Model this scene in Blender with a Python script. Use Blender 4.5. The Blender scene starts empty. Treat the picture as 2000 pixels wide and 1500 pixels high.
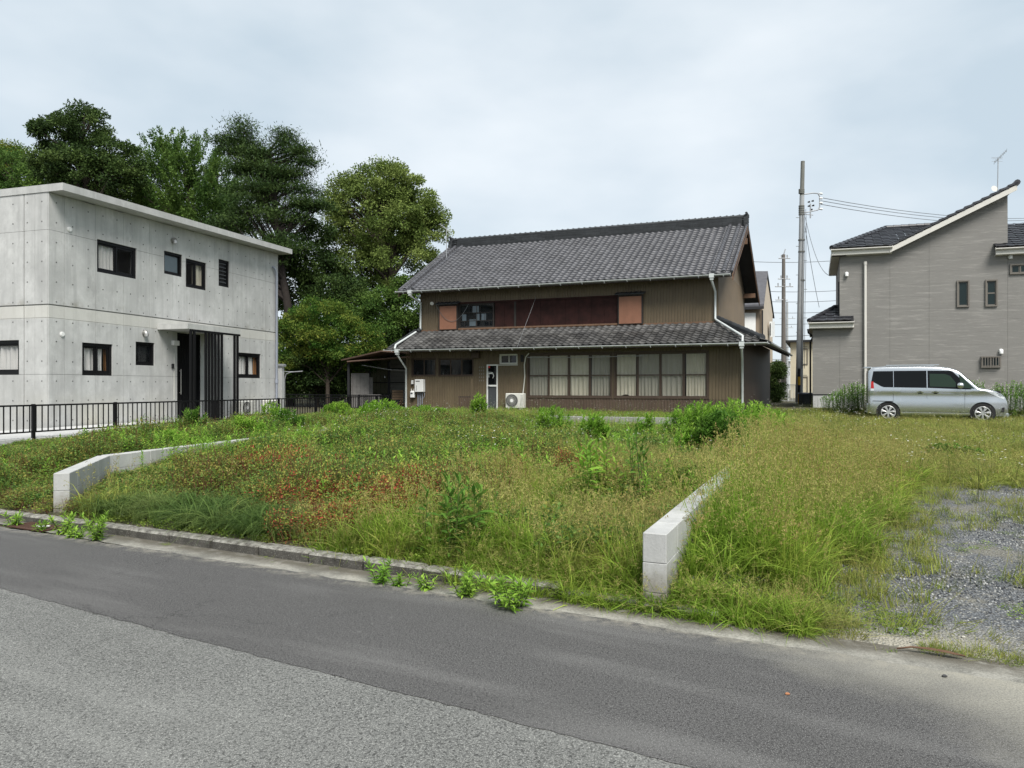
import bpy, bmesh, math, random
import numpy as np
from mathutils import Vector, Matrix, Euler
random.seed(7); rng = np.random.default_rng(7)
SC = bpy.context.scene; COL = SC.collection
R = math.radians
EYE = 1.55; FP = 1400.0; HZ = 754.0
# ------------------------------------------------------------------ camera, sky, sun, exposure
cam = bpy.data.cameras.new('camera'); camo = bpy.data.objects.new('camera', cam); COL.objects.link(camo)
camo.location = (0, 0, EYE); camo.rotation_euler = (R(90), 0, 0)
cam.sensor_width = 36; cam.lens = FP / 2000 * 36; cam.shift_y = 4 / 2000
cam.clip_start = 0.1; cam.clip_end = 3000
SC.camera = camo
SUN_EL, SUN_AZ = R(52), R(163)       # azimuth clockwise from +Y: behind the camera, a little right
W = bpy.data.worlds.new('World'); SC.world = W; W.use_nodes = True
nt = W.node_tree; nt.nodes.clear()
def N(t, ty, **k):
    n = t.nodes.new(ty)
    for a, v in k.items():
        if a.startswith('i_'): n.inputs[a[2:].replace('_', ' ')].default_value = v
        else: setattr(n, a, v)
    return n
out = N(nt, 'ShaderNodeOutputWorld'); bg = N(nt, 'ShaderNodeBackground'); bg.inputs[1].default_value = 0.060
sky = N(nt, 'ShaderNodeTexSky', sky_type='NISHITA', sun_disc=False, sun_elevation=SUN_EL, sun_rotation=SUN_AZ)
tc = N(nt, 'ShaderNodeTexCoord'); mp = N(nt, 'ShaderNodeMapping'); mp.inputs['Scale'].default_value = (1, 1, 2.2)
nz = N(nt, 'ShaderNodeTexNoise'); nz.inputs['Scale'].default_value = 2.3; nz.inputs['Detail'].default_value = 5; nz.inputs['Roughness'].default_value = .48
cr = N(nt, 'ShaderNodeValToRGB')
cr.color_ramp.elements[0].position = .36; cr.color_ramp.elements[0].color = (.45, .53, .59, 1)
cr.color_ramp.elements[1].position = .66; cr.color_ramp.elements[1].color = (.66, .705, .74, 1)
sc = N(nt, 'ShaderNodeVectorMath', operation='SCALE'); sc.inputs['Scale'].default_value = 6.6
mx = N(nt, 'ShaderNodeMix', data_type='RGBA'); mx.inputs[0].default_value = .93
L = nt.links.new
L(tc.outputs['Generated'], mp.inputs['Vector']); L(mp.outputs[0], nz.inputs['Vector']); L(nz.outputs['Fac'], cr.inputs[0])
L(cr.outputs[0], sc.inputs[0]); L(sky.outputs[0], mx.inputs[6]); L(sc.outputs[0], mx.inputs[7]); L(mx.outputs[2], bg.inputs[0]); L(bg.outputs[0], out.inputs[0])
sun = bpy.data.lights.new('sun', 'SUN'); sun.energy = 1.5; sun.angle = R(26); sun.color = (1, .965, .91)
so = bpy.data.objects.new('sun', sun); COL.objects.link(so)
sd = Vector((math.sin(SUN_AZ) * math.cos(SUN_EL), math.cos(SUN_AZ) * math.cos(SUN_EL), math.sin(SUN_EL)))
so.rotation_euler = sd.to_track_quat('Z', 'Y').to_euler(); so.location = sd * 60
SC.view_settings.view_transform = 'Standard'; SC.view_settings.look = 'None'; SC.view_settings.gamma = 1
SC.view_settings.use_curve_mapping = False; SC.view_settings.exposure = 1.78
SC.cycles.max_bounces = 6; SC.cycles.transparent_max_bounces = 12; SC.cycles.diffuse_bounces = 3; SC.cycles.glossy_bounces = 3

# ------------------------------------------------------------------ helpers
def at(px, py, Y): return Vector(((px - 1000) / FP * Y, Y, EYE - (py - HZ) / FP * Y))
def tag(o, label=None, cat=None, group=None, kind=None):
    if label: o['label'] = label
    if cat: o['category'] = cat
    if group: o['group'] = group
    if kind: o['kind'] = kind
    return o
def empty(name, loc, label, cat, group=None, rz=0):
    o = bpy.data.objects.new(name, None); COL.objects.link(o); o.location = loc; o.rotation_euler = (0, 0, rz)
    o.empty_display_size = .2
    return tag(o, label, cat, group)
def link_mesh(name, me, mat, parent=None, loc=None):
    o = bpy.data.objects.new(name, me); COL.objects.link(o)
    if mat is not None and len(me.materials) == 0: me.materials.append(mat)
    if parent is not None: o.parent = parent
    if loc is not None: o.location = loc
    return o
def np_mesh(name, V, F, attrs=None, smooth=False):
    """V (n,3), F (m,k) same-size polygons, as numpy arrays"""
    me = bpy.data.meshes.new(name); V = np.asarray(V, dtype=np.float32); F = np.asarray(F, dtype=np.int32)
    m, k = F.shape
    me.vertices.add(len(V)); me.vertices.foreach_set('co', V.ravel())
    me.loops.add(m * k); me.loops.foreach_set('vertex_index', F.ravel())
    me.polygons.add(m); me.polygons.foreach_set('loop_start', np.arange(0, m * k, k, dtype=np.int32))
    me.polygons.foreach_set('loop_total', np.full(m, k, dtype=np.int32))
    if smooth: me.polygons.foreach_set('use_smooth', np.ones(m, dtype=bool))
    for n_, a in (attrs or {}).items():
        at_ = me.attributes.new(n_, 'FLOAT', 'POINT'); at_.data.foreach_set('value', np.asarray(a, dtype=np.float32))
    me.update(); me.validate(); return me
class Fr:
    """a local frame: k along the facade, d into the building, h up; maps to offsets from the origin"""
    def __init__(s, O, ex, ey): s.O = Vector(O); s.ex = Vector((*ex, 0)); s.ey = Vector((*ey, 0))
    def m(s, k, d, h): return s.ex * k + s.ey * d + Vector((0, 0, h))
    def w(s, k, d, h): return s.O + s.m(k, d, h)
    def at(s, px, py, d=0.0):
        r = (px - 1000) / FP; P = s.O + s.ey * d
        k = (r * P.y - P.x) / (s.ex.x - r * s.ex.y); Y = P.y + s.ex.y * k
        return k, EYE - (py - HZ) / FP * Y - s.O.z
ID = Fr((0, 0, 0), (1, 0), (0, 1))
class MB:
    def __init__(s, fr=ID): s.v = []; s.f = []; s.fr = fr; s.sm = []
    def quadlist(s, pts, faces, smooth=False):
        b = len(s.v)
        for p in pts: s.v.append(tuple(s.fr.m(*p)))
        for f in faces: s.f.append([b + i for i in f]); s.sm.append(smooth)
        return s
    def box(s, x0, x1, y0, y1, z0, z1):
        p = [(x0, y0, z0), (x1, y0, z0), (x1, y1, z0), (x0, y1, z0), (x0, y0, z1), (x1, y0, z1), (x1, y1, z1), (x0, y1, z1)]
        return s.quadlist(p, [(0, 3, 2, 1), (4, 5, 6, 7), (0, 1, 5, 4), (1, 2, 6, 5), (2, 3, 7, 6), (3, 0, 4, 7)])
    def bbox(s, x0, x1, y0, y1, z0, z1, b=.01):
        """box with chamfered vertical and top edges"""
        def ring(i, z): return [(x0 + i, y0, z), (x1 - i, y0, z), (x1, y0 + i, z), (x1, y1 - i, z), (x1 - i, y1, z), (x0 + i, y1, z), (x0, y1 - i, z), (x0, y0 + i, z)]
        def ring2(i, z): return [(x0 + i + b, y0 + b, z), (x1 - i - b, y0 + b, z), (x1 - b, y0 + i + b, z), (x1 - b, y1 - i - b, z), (x1 - i - b, y1 - b, z), (x0 + i + b, y1 - b, z), (x0 + b, y1 - i - b, z), (x0 + b, y0 + i + b, z)]
        p = ring(b, z0) + ring(b, z1 - b) + ring2(b * .6, z1)
        f = [tuple(range(7, -1, -1)), tuple(range(16, 24))]
        for r in (0, 8):
            for i in range(8): j = (i + 1) % 8; f.append((r + i, r + j, r + 8 + j, r + 8 + i))
        return s.quadlist(p, f)
    def prism(s, poly, y0, y1):
        """polygon in (x,z), counterclockwise seen from -y, extruded along y"""
        n = len(poly); p = [(x, y0, z) for x, z in poly] + [(x, y1, z) for x, z in poly]
        f = [tuple(range(n)), tuple(range(2 * n - 1, n - 1, -1))] + [((i + 1) % n, i, n + i, n + (i + 1) % n) for i in range(n)]
        return s.quadlist(p, f)
    def slab(s, poly, z0, z1):
        n = len(poly); p = [(x, y, z0) for x, y in poly] + [(x, y, z1) for x, y in poly]
        f = [tuple(range(n - 1, -1, -1)), tuple(range(n, 2 * n))] + [(i, (i + 1) % n, n + (i + 1) % n, n + i) for i in range(n)]
        return s.quadlist(p, f)
    def tube(s, path, r, n=8, caps=True, smooth=True):
        path = [Vector(p) for p in path]; rs = r if isinstance(r, (list, tuple)) else [r] * len(path)
        pts = []; up = None
        for i, p in enumerate(path):
            t = (path[min(i + 1, len(path) - 1)] - path[max(i - 1, 0)]).normalized()
            if up is None: up = Vector((0, 0, 1)) if abs(t.z) < .9 else Vector((1, 0, 0))
            a = t.cross(up).normalized(); b = a.cross(t); up = b
            for j in range(n):
                q = 2 * math.pi * j / n; pts.append(tuple(p + (a * math.cos(q) + b * math.sin(q)) * rs[i]))
        m = len(path); f = []
        for i in range(m - 1):
            for j in range(n): k = (j + 1) % n; f.append((i * n + j, i * n + k, (i + 1) * n + k, (i + 1) * n + j))
        s.quadlist(pts, f, smooth)
        if caps:
            if max(rs[0], rs[-1]) < .011 and n < 8: return s
            s.quadlist(pts[:n], [tuple(range(n - 1, -1, -1))]); s.quadlist(pts[-n:], [tuple(range(n))])
        return s
    def disc(s, c, ax, r, th, n=20):
        ax = Vector(ax).normalized(); c = Vector(c); return s.tube([c - ax * th / 2, c + ax * th / 2], r, n, True, False)
    def build(s, name, mat, parent=None, label=None, kind=None, cat=None, group=None, loc=None):
        me = bpy.data.meshes.new(name); me.from_pydata(s.v, [], s.f)
        me.polygons.foreach_set('use_smooth', s.sm); me.update()
        o = link_mesh(name, me, mat, parent, loc); return tag(o, label, cat, group, kind)
def rects_minus(rect, holes):
    x0, x1, z0, z1 = rect
    xs = sorted({x0, x1, *[min(max(v, x0), x1) for h in holes for v in h[:2]]})
    zs = sorted({z0, z1, *[min(max(v, z0), z1) for h in holes for v in h[2:]]})
    o = []
    for a, b in zip(xs, xs[1:]):
        run = None
        for c, d in zip(zs, zs[1:]):
            mx_, mz_ = (a + b) / 2, (c + d) / 2
            if b - a < 1e-5 or d - c < 1e-5: continue
            if any(h[0] < mx_ < h[1] and h[2] < mz_ < h[3] for h in holes):
                if run: o.append((a, b, *run)); run = None
            else: run = (run[0] if run else c, d)
        if run: o.append((a, b, *run))
    return o
def copy_child(src, parent, loc=None, rot=None, scl=None):
    c = src.copy(); COL.objects.link(c); c.parent = parent
    if loc is not None: c.location = loc
    if rot is not None: c.rotation_euler = rot
    if scl is not None: c.scale = scl
    return c
def copy_thing(root, loc, rz=None, label=None):
    r = root.copy(); COL.objects.link(r); r.location = loc
    if rz is not None: r.rotation_euler = (0, 0, rz)
    if label: r['label'] = label
    for ch in list(root.children):
        c = ch.copy(); COL.objects.link(c); c.parent = r
        for g in list(ch.children):
            q = g.copy(); COL.objects.link(q); q.parent = c
    return r

# ------------------------------------------------------------------ materials
def newmat(name):
    m = bpy.data.materials.new(name); m.use_nodes = True; t = m.node_tree; b = t.nodes['Principled BSDF']; return m, t, b
def mixc(t, fac, a, b, mode='MIX'):
    n = N(t, 'ShaderNodeMix', data_type='RGBA', blend_type=mode)
    for i, v in ((0, fac), (6, a), (7, b)):
        if isinstance(v, (int, float)): n.inputs[i].default_value = v
        elif isinstance(v, (tuple, list)): n.inputs[i].default_value = (*v[:3], 1)
        else: t.links.new(v, n.inputs[i])
    return n.outputs[2]
def noise(t, scale, detail=4, rough=.55, vec=None, stretch=None, coord='Object'):
    n = N(t, 'ShaderNodeTexNoise'); n.inputs['Scale'].default_value = scale; n.inputs['Detail'].default_value = detail; n.inputs['Roughness'].default_value = rough
    if vec is None:
        if coord == 'World': c = N(t, 'ShaderNodeNewGeometry').outputs['Position']
        else: c = N(t, 'ShaderNodeTexCoord').outputs[coord]
        if stretch:
            m = N(t, 'ShaderNodeMapping'); m.inputs['Scale'].default_value = stretch; t.links.new(c, m.inputs[0]); c = m.outputs[0]
        vec = c
    t.links.new(vec, n.inputs['Vector']); return n.outputs['Fac']
def ramp(t, fac, lo, hi):
    n = N(t, 'ShaderNodeMapRange'); n.inputs[1].default_value = lo; n.inputs[2].default_value = hi; t.links.new(fac, n.inputs[0]); return n.outputs[0]
def pm(name, c, rough=.8, var=.15, scale=6, c2=None, bump=0, bscale=60, metal=0, rnd=0, spec=.3, streak=0, coord='World', detail=5):
    m, t, b = newmat(name)
    c2 = c2 or tuple(x * (1 - var) for x in c); f = ramp(t, noise(t, scale, detail, .6, coord=coord), .3, .7)
    col = mixc(t, f, c, c2)
    if streak:
        s = ramp(t, noise(t, 5, 4, .6, stretch=(1, 1, .08), coord=coord), .5, .75)
        col = mixc(t, mulf(t, s, streak), col, tuple(x * .55 for x in c))
    if rnd:
        oi = N(t, 'ShaderNodeObjectInfo'); ge = N(t, 'ShaderNodeNewGeometry')
        a = N(t, 'ShaderNodeMath', operation='ADD'); fr = N(t, 'ShaderNodeMath', operation='FRACT')
        t.links.new(oi.outputs['Random'], a.inputs[0]); t.links.new(ge.outputs['Random Per Island'], a.inputs[1]); t.links.new(a.outputs[0], fr.inputs[0])
        mr = N(t, 'ShaderNodeMapRange'); mr.inputs[3].default_value = 1 - rnd; mr.inputs[4].default_value = 1 + rnd; t.links.new(fr.outputs[0], mr.inputs[0])
        v = N(t, 'ShaderNodeVectorMath', operation='SCALE'); t.links.new(col, v.inputs[0]); t.links.new(mr.outputs[0], v.inputs['Scale']); col = v.outputs[0]
    t.links.new(col, b.inputs['Base Color'])
    b.inputs['Roughness'].default_value = rough; b.inputs['Metallic'].default_value = metal; b.inputs['Specular IOR Level'].default_value = spec
    if bump:
        bp = N(t, 'ShaderNodeBump'); bp.inputs['Strength'].default_value = bump; bp.inputs['Distance'].default_value = .02
        t.links.new(noise(t, bscale, 4, .6, coord=coord), bp.inputs['Height']); t.links.new(bp.outputs[0], b.inputs['Normal'])
    return m
def mulf(t, a, v):
    n = N(t, 'ShaderNodeMath', operation='MULTIPLY')
    t.links.new(a, n.inputs[0])
    if isinstance(v, (int, float)): n.inputs[1].default_value = v
    else: t.links.new(v, n.inputs[1])
    n.use_clamp = True; return n.outputs[0]
def leafmat(name, cols, rnd=.3, transl=.35, patch=.6, clump=False, rough=.55):
    """cols: list of base colours, chosen per island / instance and by patches of place"""
    m, t, b = newmat(name)
    oi = N(t, 'ShaderNodeObjectInfo'); ge = N(t, 'ShaderNodeNewGeometry')
    a = N(t, 'ShaderNodeMath', operation='ADD'); fr = N(t, 'ShaderNodeMath', operation='FRACT')
    t.links.new(oi.outputs['Random'], a.inputs[0]); t.links.new(ge.outputs['Random Per Island'], a.inputs[1]); t.links.new(a.outputs[0], fr.inputs[0])
    f = fr.outputs[0]
    if clump:
        at_ = N(t, 'ShaderNodeAttribute', attribute_name='clump'); 
        mm = N(t, 'ShaderNodeMix', data_type='FLOAT'); mm.inputs[0].default_value = .6
        t.links.new(f, mm.inputs[2]); t.links.new(at_.outputs['Fac'], mm.inputs[3]); f = mm.outputs[0]
    else:
        pn = ramp(t, noise(t, 1.3, 3, .5, coord='World'), .3, .7)
        mm = N(t, 'ShaderNodeMix', data_type='FLOAT'); mm.inputs[0].default_value = patch
        t.links.new(f, mm.inputs[2]); t.links.new(pn, mm.inputs[3]); f = mm.outputs[0]
    cr_ = N(t, 'ShaderNodeValToRGB'); els = cr_.color_ramp.elements
    while len(els) < len(cols): els.new(.5)
    for i, c in enumerate(cols): els[i].position = .1 + .8 * i / max(1, len(cols) - 1); els[i].color = (*c, 1)
    t.links.new(f, cr_.inputs[0]); col = cr_.outputs[0]
    mr = N(t, 'ShaderNodeMapRange'); mr.inputs[3].default_value = 1 - rnd; mr.inputs[4].default_value = 1 + rnd; t.links.new(fr.outputs[0], mr.inputs[0])
    v = N(t, 'ShaderNodeVectorMath', operation='SCALE'); t.links.new(col, v.inputs[0]); t.links.new(mr.outputs[0], v.inputs['Scale']); col = v.outputs[0]
    t.links.new(col, b.inputs['Base Color']); b.inputs['Roughness'].default_value = rough; b.inputs['Specular IOR Level'].default_value = .10
    tr = N(t, 'ShaderNodeBsdfTranslucent'); t.links.new(col, tr.inputs[0]); ms = N(t, 'ShaderNodeMixShader'); ms.inputs[0].default_value = transl
    o = t.nodes['Material Output']; t.links.new(b.outputs[0], ms.inputs[1]); t.links.new(tr.outputs[0], ms.inputs[2]); t.links.new(ms.outputs[0], o.inputs[0])
    return m
def glassmat(name, tint=(.03, .035, .04), alpha=.45, rough=.03):
    m, t, b = newmat(name)
    b.inputs['Base Color'].default_value = (*tint, 1); b.inputs['Roughness'].default_value = rough; b.inputs['Specular IOR Level'].default_value = .6
    tr = N(t, 'ShaderNodeBsdfTransparent'); ms = N(t, 'ShaderNodeMixShader'); ms.inputs[0].default_value = alpha
    t.links.new(b.outputs[0], ms.inputs[2]); t.links.new(tr.outputs[0], ms.inputs[1]); t.links.new(ms.outputs[0], t.nodes['Material Output'].inputs[0])
    return m
M = {}
def concrete_mat(name, base, stain=.5, streaks=.5, spots=True, zband=None, splash=None):
    m, t, b = newmat(name)
    n1 = ramp(t, noise(t, 1.1, 6, .62, coord='World'), .32, .68)
    col = mixc(t, n1, tuple(x * 1.06 for x in base), tuple(x * .74 for x in base))
    n2 = ramp(t, noise(t, 9, 5, .65, coord='World'), .3, .75)
    col = mixc(t, mulf(t, n2, .45), col, tuple(x * .78 for x in base))
    s = ramp(t, noise(t, 3.2, 6, .65, stretch=(1.6, 1.6, .12), coord='World'), .46, .8)
    col = mixc(t, mulf(t, s, streaks), col, tuple(x * .62 for x in base))
    w = ramp(t, noise(t, 1.3, 6, .75, stretch=(1, 1, .6), coord='World'), .52, .68)
    col = mixc(t, mulf(t, w, .5), col, tuple(min(1, x * 1.22) for x in base))
    if zband:
        ge = N(t, 'ShaderNodeNewGeometry'); sx = N(t, 'ShaderNodeSeparateXYZ'); t.links.new(ge.outputs['Position'], sx.inputs[0])
        z0, z1, z2 = zband   # pale lift band under the floor joint, dirty splash just above it
        a1 = ramp(t, sx.outputs[2], z0 - .03, z0); a2 = ramp(t, sx.outputs[2], z1, z1 - .01)
        col = mixc(t, mulf(t, mulf(t, a1, a2), .5), col, (base[0] * 1.10, base[1] * 1.07, base[2] * .99))
        b1 = ramp(t, sx.outputs[2], z1, z1 + .01); b2 = ramp(t, sx.outputs[2], z2, z1)
        sn = ramp(t, noise(t, 1.6, 5, .7, coord='World'), .52, .66)
        col = mixc(t, mulf(t, mulf(t, mulf(t, b1, b2), sn), .8), col, (base[0] * .5, base[1] * .47, base[2] * .4))
        pn = ramp(t, noise(t, 3.4, 5, .7, stretch=(1, 1, 1.6), coord='World'), .66, .71)
        col = mixc(t, mulf(t, pn, .55), col, tuple(x * .66 for x in base))
        g1 = ramp(t, sx.outputs[2], 1.5, .7); yn = ramp(t, noise(t, .5, 3, .5, coord='World'), .5, .65)
        col = mixc(t, mulf(t, mulf(t, g1, yn), .4), col, (base[0] * 1.0, base[1] * .92, base[2] * .68))
    if splash:
        ge = N(t, 'ShaderNodeNewGeometry'); sx = N(t, 'ShaderNodeSeparateXYZ'); t.links.new(ge.outputs['Position'], sx.inputs[0])
        ad = N(t, 'ShaderNodeMath', operation='MULTIPLY_ADD'); ad.inputs[1].default_value = -.45; t.links.new(noise(t, 7, 6, .7, coord='World'), ad.inputs[0]); t.links.new(sx.outputs[2], ad.inputs[2])
        col = mixc(t, mulf(t, ramp(t, ad.outputs[0], splash, -.12), .75), col, (.14, .115, .075))
        dn = ramp(t, noise(t, 11, 6, .75, stretch=(1, 1, .35), coord='World'), .58, .72); col = mixc(t, mulf(t, dn, .55), col, (.17, .165, .14))
        vd = ramp(t, noise(t, 130, 2, .6, coord='World'), .66, .72); col = mixc(t, mulf(t, vd, .7), col, (.1, .1, .095))
    t.links.new(col, b.inputs['Base Color']); b.inputs['Roughness'].default_value = .7; b.inputs['Specular IOR Level'].default_value = .3
    bp = N(t, 'ShaderNodeBump'); bp.inputs['Strength'].default_value = .25; bp.inputs['Distance'].default_value = .01
    t.links.new(noise(t, 40, 4, .6, coord='World'), bp.inputs['Height']); t.links.new(bp.outputs[0], b.inputs['Normal'])
    return m
M['concrete'] = concrete_mat('exposed_concrete', (.50, .50, .485), streaks=.95, zband=(3.18, 3.49, 3.75))
M['concrete_slab'] = concrete_mat('slab_concrete', (.47, .47, .455), streaks=.7)
M['tie'] = pm('tie_hole_mortar', (.14, .14, .135), .9)
M['joint'] = pm('joint_sealant', (.3, .3, .29), .9)  # plain grey of the panel joints and mortar, their own colour
M['block'] = concrete_mat('block_concrete', (.46, .46, .445), streaks=.6, splash=.12)
M['oldblock'] = concrete_mat('old_block_concrete', (.31, .31, .29), streaks=.6)
M['kerb0'] = pm('kerb_concrete', (.22, .21, .19), .9, .5, 9, bump=.7, bscale=70, c2=(.09, .085, .07))
M['black'] = pm('black_metal', (.007, .007, .008), .5, .2, 8, spec=.18)
M['blackframe'] = pm('black_window_frame', (.008, .008, .009), .45, .2, 8, spec=.2)
M['door'] = pm('black_door', (.006, .006, .007), .6, .2, 3, spec=.15)
M['glass'] = glassmat('window_glass', (.012, .013, .014), .16)
M['darkglass'] = glassmat('dark_glass', (.010, .012, .014), .62)
M['frosted'] = pm('frosted_glass', (.10, .13, .15), .25, .15, 2, spec=.6)
M['curtain'] = pm('white_curtain', (.8, .79, .76), .9, .08, 3)
M['dull_curtain'] = pm('dull_curtain', (.50, .48, .40), .9, .1, 2)
M['cream_curtain'] = pm('cream_curtain', (.78, .74, .60), .9, .12, 2, c2=(.66, .62, .50))
M['wood_int'] = pm('interior_wood', (.35, .17, .07), .6)
M['steel'] = pm('stainless_steel', (.42, .41, .39), .35, .1, 10, metal=.7, spec=.5)
M['grey_pipe'] = pm('grey_pipe', (.27, .29, .34), .5, .1, 3)
M['white_pipe'] = pm('pale_downpipe', (.55, .58, .57), .5, .2, 3)
M['gutter'] = pm('gutter_plastic', (.40, .42, .41), .55, .3, 4)
M['white'] = pm('white_paint', (.72, .72, .70), .5, .08, 5)
M['offwhite'] = pm('offwhite_plastic', (.62, .61, .56), .5, .12, 4)
M['clad'] = pm('brown_cladding', (.140, .108, .066), .55, .2, 1.4, c2=(.108, .082, .052), spec=.35, streak=.35)
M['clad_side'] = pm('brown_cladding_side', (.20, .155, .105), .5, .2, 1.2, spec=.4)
M['clad_low'] = pm('brown_cladding_low', (.100, .070, .052), .6, .2, 1.5, spec=.3, streak=.4)
M['clad_plain'] = pm('brown_plain_sheet', (.078, .058, .046), .6, .2, 1, spec=.3)
M['brownframe'] = pm('bronze_frame', (.075, .052, .038), .5, .2, 3)
M['maroon'] = pm('maroon_boards', (.042, .017, .015), .7, .45, 3, c2=(.020, .010, .009), spec=.12, streak=.6)
M['orange'] = pm('orange_brown_sheet', (.27, .13, .082), .6, .15, 4, streak=.3)
M['sillwood'] = pm('orange_brown_wood', (.17, .10, .062), .7, .3, 3)
M['tile'] = pm('smoked_roof_tile', (.088, .088, .096), .5, .35, 2.2, c2=(.058, .058, .064), rnd=.2, spec=.5)
M['tile_old'] = pm('weathered_roof_tile', (.085, .082, .078), .55, .5, 1.5, c2=(.042, .041, .041), rnd=.38, spec=.35)
M['ridge'] = pm('ridge_tile', (.034, .037, .040), .55, .4, 5, rnd=.3, spec=.35)
M['roof_under'] = pm('roof_under_boards', (.035, .03, .027), .8)
M['grey_side'] = None
M['steel_black_tile'] = pm('flat_black_tile', (.035, .036, .042), .38, .3, 3, rnd=.35, spec=.55)
M['fascia'] = pm('white_fascia', (.60, .58, .53), .6, .1, 3)
M['bronze'] = pm('grey_bronze_frame', (.16, .145, .125), .5, .1, 5)
M['foundation'] = concrete_mat('foundation_concrete', (.5, .5, .49))
M['ac'] = pm('ivory_ac_case', (.62, .61, .56), .5, .1, 3)
M['dark'] = pm('dark_plastic', (.02, .02, .022), .6, .1, 6)
M['darkgrey'] = pm('dark_grey_plastic', (.06, .065, .07), .6, .1, 6)
M['cream_wall'] = pm('cream_render', (.50, .43, .34), .85, .1, 2, streak=.2)
M['tan_wall'] = pm('tan_render', (.24, .19, .14), .85, .1, 2)
M['yellow_wall'] = pm('pale_yellow_render', (.55, .50, .38), .85, .12, 2, streak=.3)
M['grey_roof'] = pm('grey_slate', (.10, .10, .11), .7, .3, 4)
M['far_wall'] = pm('far_white_wall', (.55, .57, .58), .9, .1, .6)
M['weathered'] = pm('weathered_board', (.22, .21, .20), .85, .3, 6, streak=.6)
M['rustsheet'] = pm('brown_roof_sheet', (.12, .075, .055), .7, .4, 3)
M['olive'] = pm('olive_sheet', (.15, .15, .10), .7, .25, 1)
M['lightboard'] = pm('pale_siding', (.33, .33, .31), .8, .2, 2)
M['polecon'] = pm('pole_concrete', (.36, .37, .37), .8, .15, 5, streak=.1)
M['polebrown'] = pm('far_pole', (.15, .135, .12), .85, .2, 5)
M['polecap'] = pm('steel_pole_top', (.17, .17, .15), .7, .2, 5)
M['yellow'] = pm('yellow_guard', (.75, .42, .03), .6, .1, 5)
M['cable'] = pm('cable_grey', (.14, .15, .16), .7)
M['galv'] = pm('galvanised', (.38, .39, .40), .5, .15, 8, metal=.4)
M['soil'] = pm('soil', (.10, .082, .055), .95, .4, 4, bump=.8, bscale=25)
M['rust'] = pm('rusted_iron', (.09, .045, .03), .8, .4, 30)
M['bark'] = pm('tree_bark', (.075, .06, .047), .9, .4, 9, bump=.8, bscale=30)
M['barkdark'] = pm('dark_bark', (.035, .028, .024), .9, .4, 9)
M['stem'] = leafmat('weed_stem', [(.10, .12, .04), (.07, .09, .03)], .2, .1)
M['darkstem'] = pm('dark_weed_stem', (.05, .04, .03), .8)
M['box_brown'] = pm('crate_wood', (.16, .11, .07), .8, .3, 6)
M['red'] = pm('red_sticker', (.6, .03, .03), .5)

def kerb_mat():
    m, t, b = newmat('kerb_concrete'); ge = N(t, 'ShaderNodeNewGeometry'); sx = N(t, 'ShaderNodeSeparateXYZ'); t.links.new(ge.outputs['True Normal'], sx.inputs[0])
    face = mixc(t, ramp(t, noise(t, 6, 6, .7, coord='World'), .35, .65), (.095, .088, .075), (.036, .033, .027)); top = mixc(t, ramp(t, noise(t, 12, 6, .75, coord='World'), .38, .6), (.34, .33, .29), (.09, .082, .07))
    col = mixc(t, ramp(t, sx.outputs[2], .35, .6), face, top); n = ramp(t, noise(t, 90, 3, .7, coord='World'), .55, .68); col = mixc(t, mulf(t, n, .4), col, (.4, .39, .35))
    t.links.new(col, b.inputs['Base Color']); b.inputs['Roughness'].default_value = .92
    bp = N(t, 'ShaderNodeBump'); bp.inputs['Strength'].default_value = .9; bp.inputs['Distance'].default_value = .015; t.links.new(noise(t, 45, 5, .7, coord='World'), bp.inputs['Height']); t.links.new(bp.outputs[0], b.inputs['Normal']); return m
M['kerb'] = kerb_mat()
# asphalt, gravel, ground -------------------------------------------------
LO = Vector((.21, 4.98)); LU = Vector((.894, -.447)); LV = Vector((.447, .894))
def st(x, y): return (x - LO.x) * LU.x + (y - LO.y) * LU.y, (x - LO.x) * LV.x + (y - LO.y) * LV.y
def xy(s, t): return LO.x + s * LU.x + t * LV.x, LO.y + s * LU.y + t * LV.y
def smooth(x, a, b):
    u = np.clip((x - a) / (b - a), 0, 1); return u * u * (3 - 2 * u)
def hT(x, y):
    s, t = st(x, y)
    h = .0225 * np.clip(t - .3, 0, 20.7) + .16 * smooth(t, 21.5, 25)
    lot = smooth(t, .42, .52) * (1 - smooth(s, 1.0, 1.6))
    h = h + .075 * lot + .22 * smooth(t, 1.4, 4.5) * smooth(-s, 5.5, 7.5) * (1 - smooth(t, 16, 21))
    h = np.where(t < .42, -.02 + .02 * smooth(t, .3, .42) * smooth(s, 1.6, 2.4), h)
    return h
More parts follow.
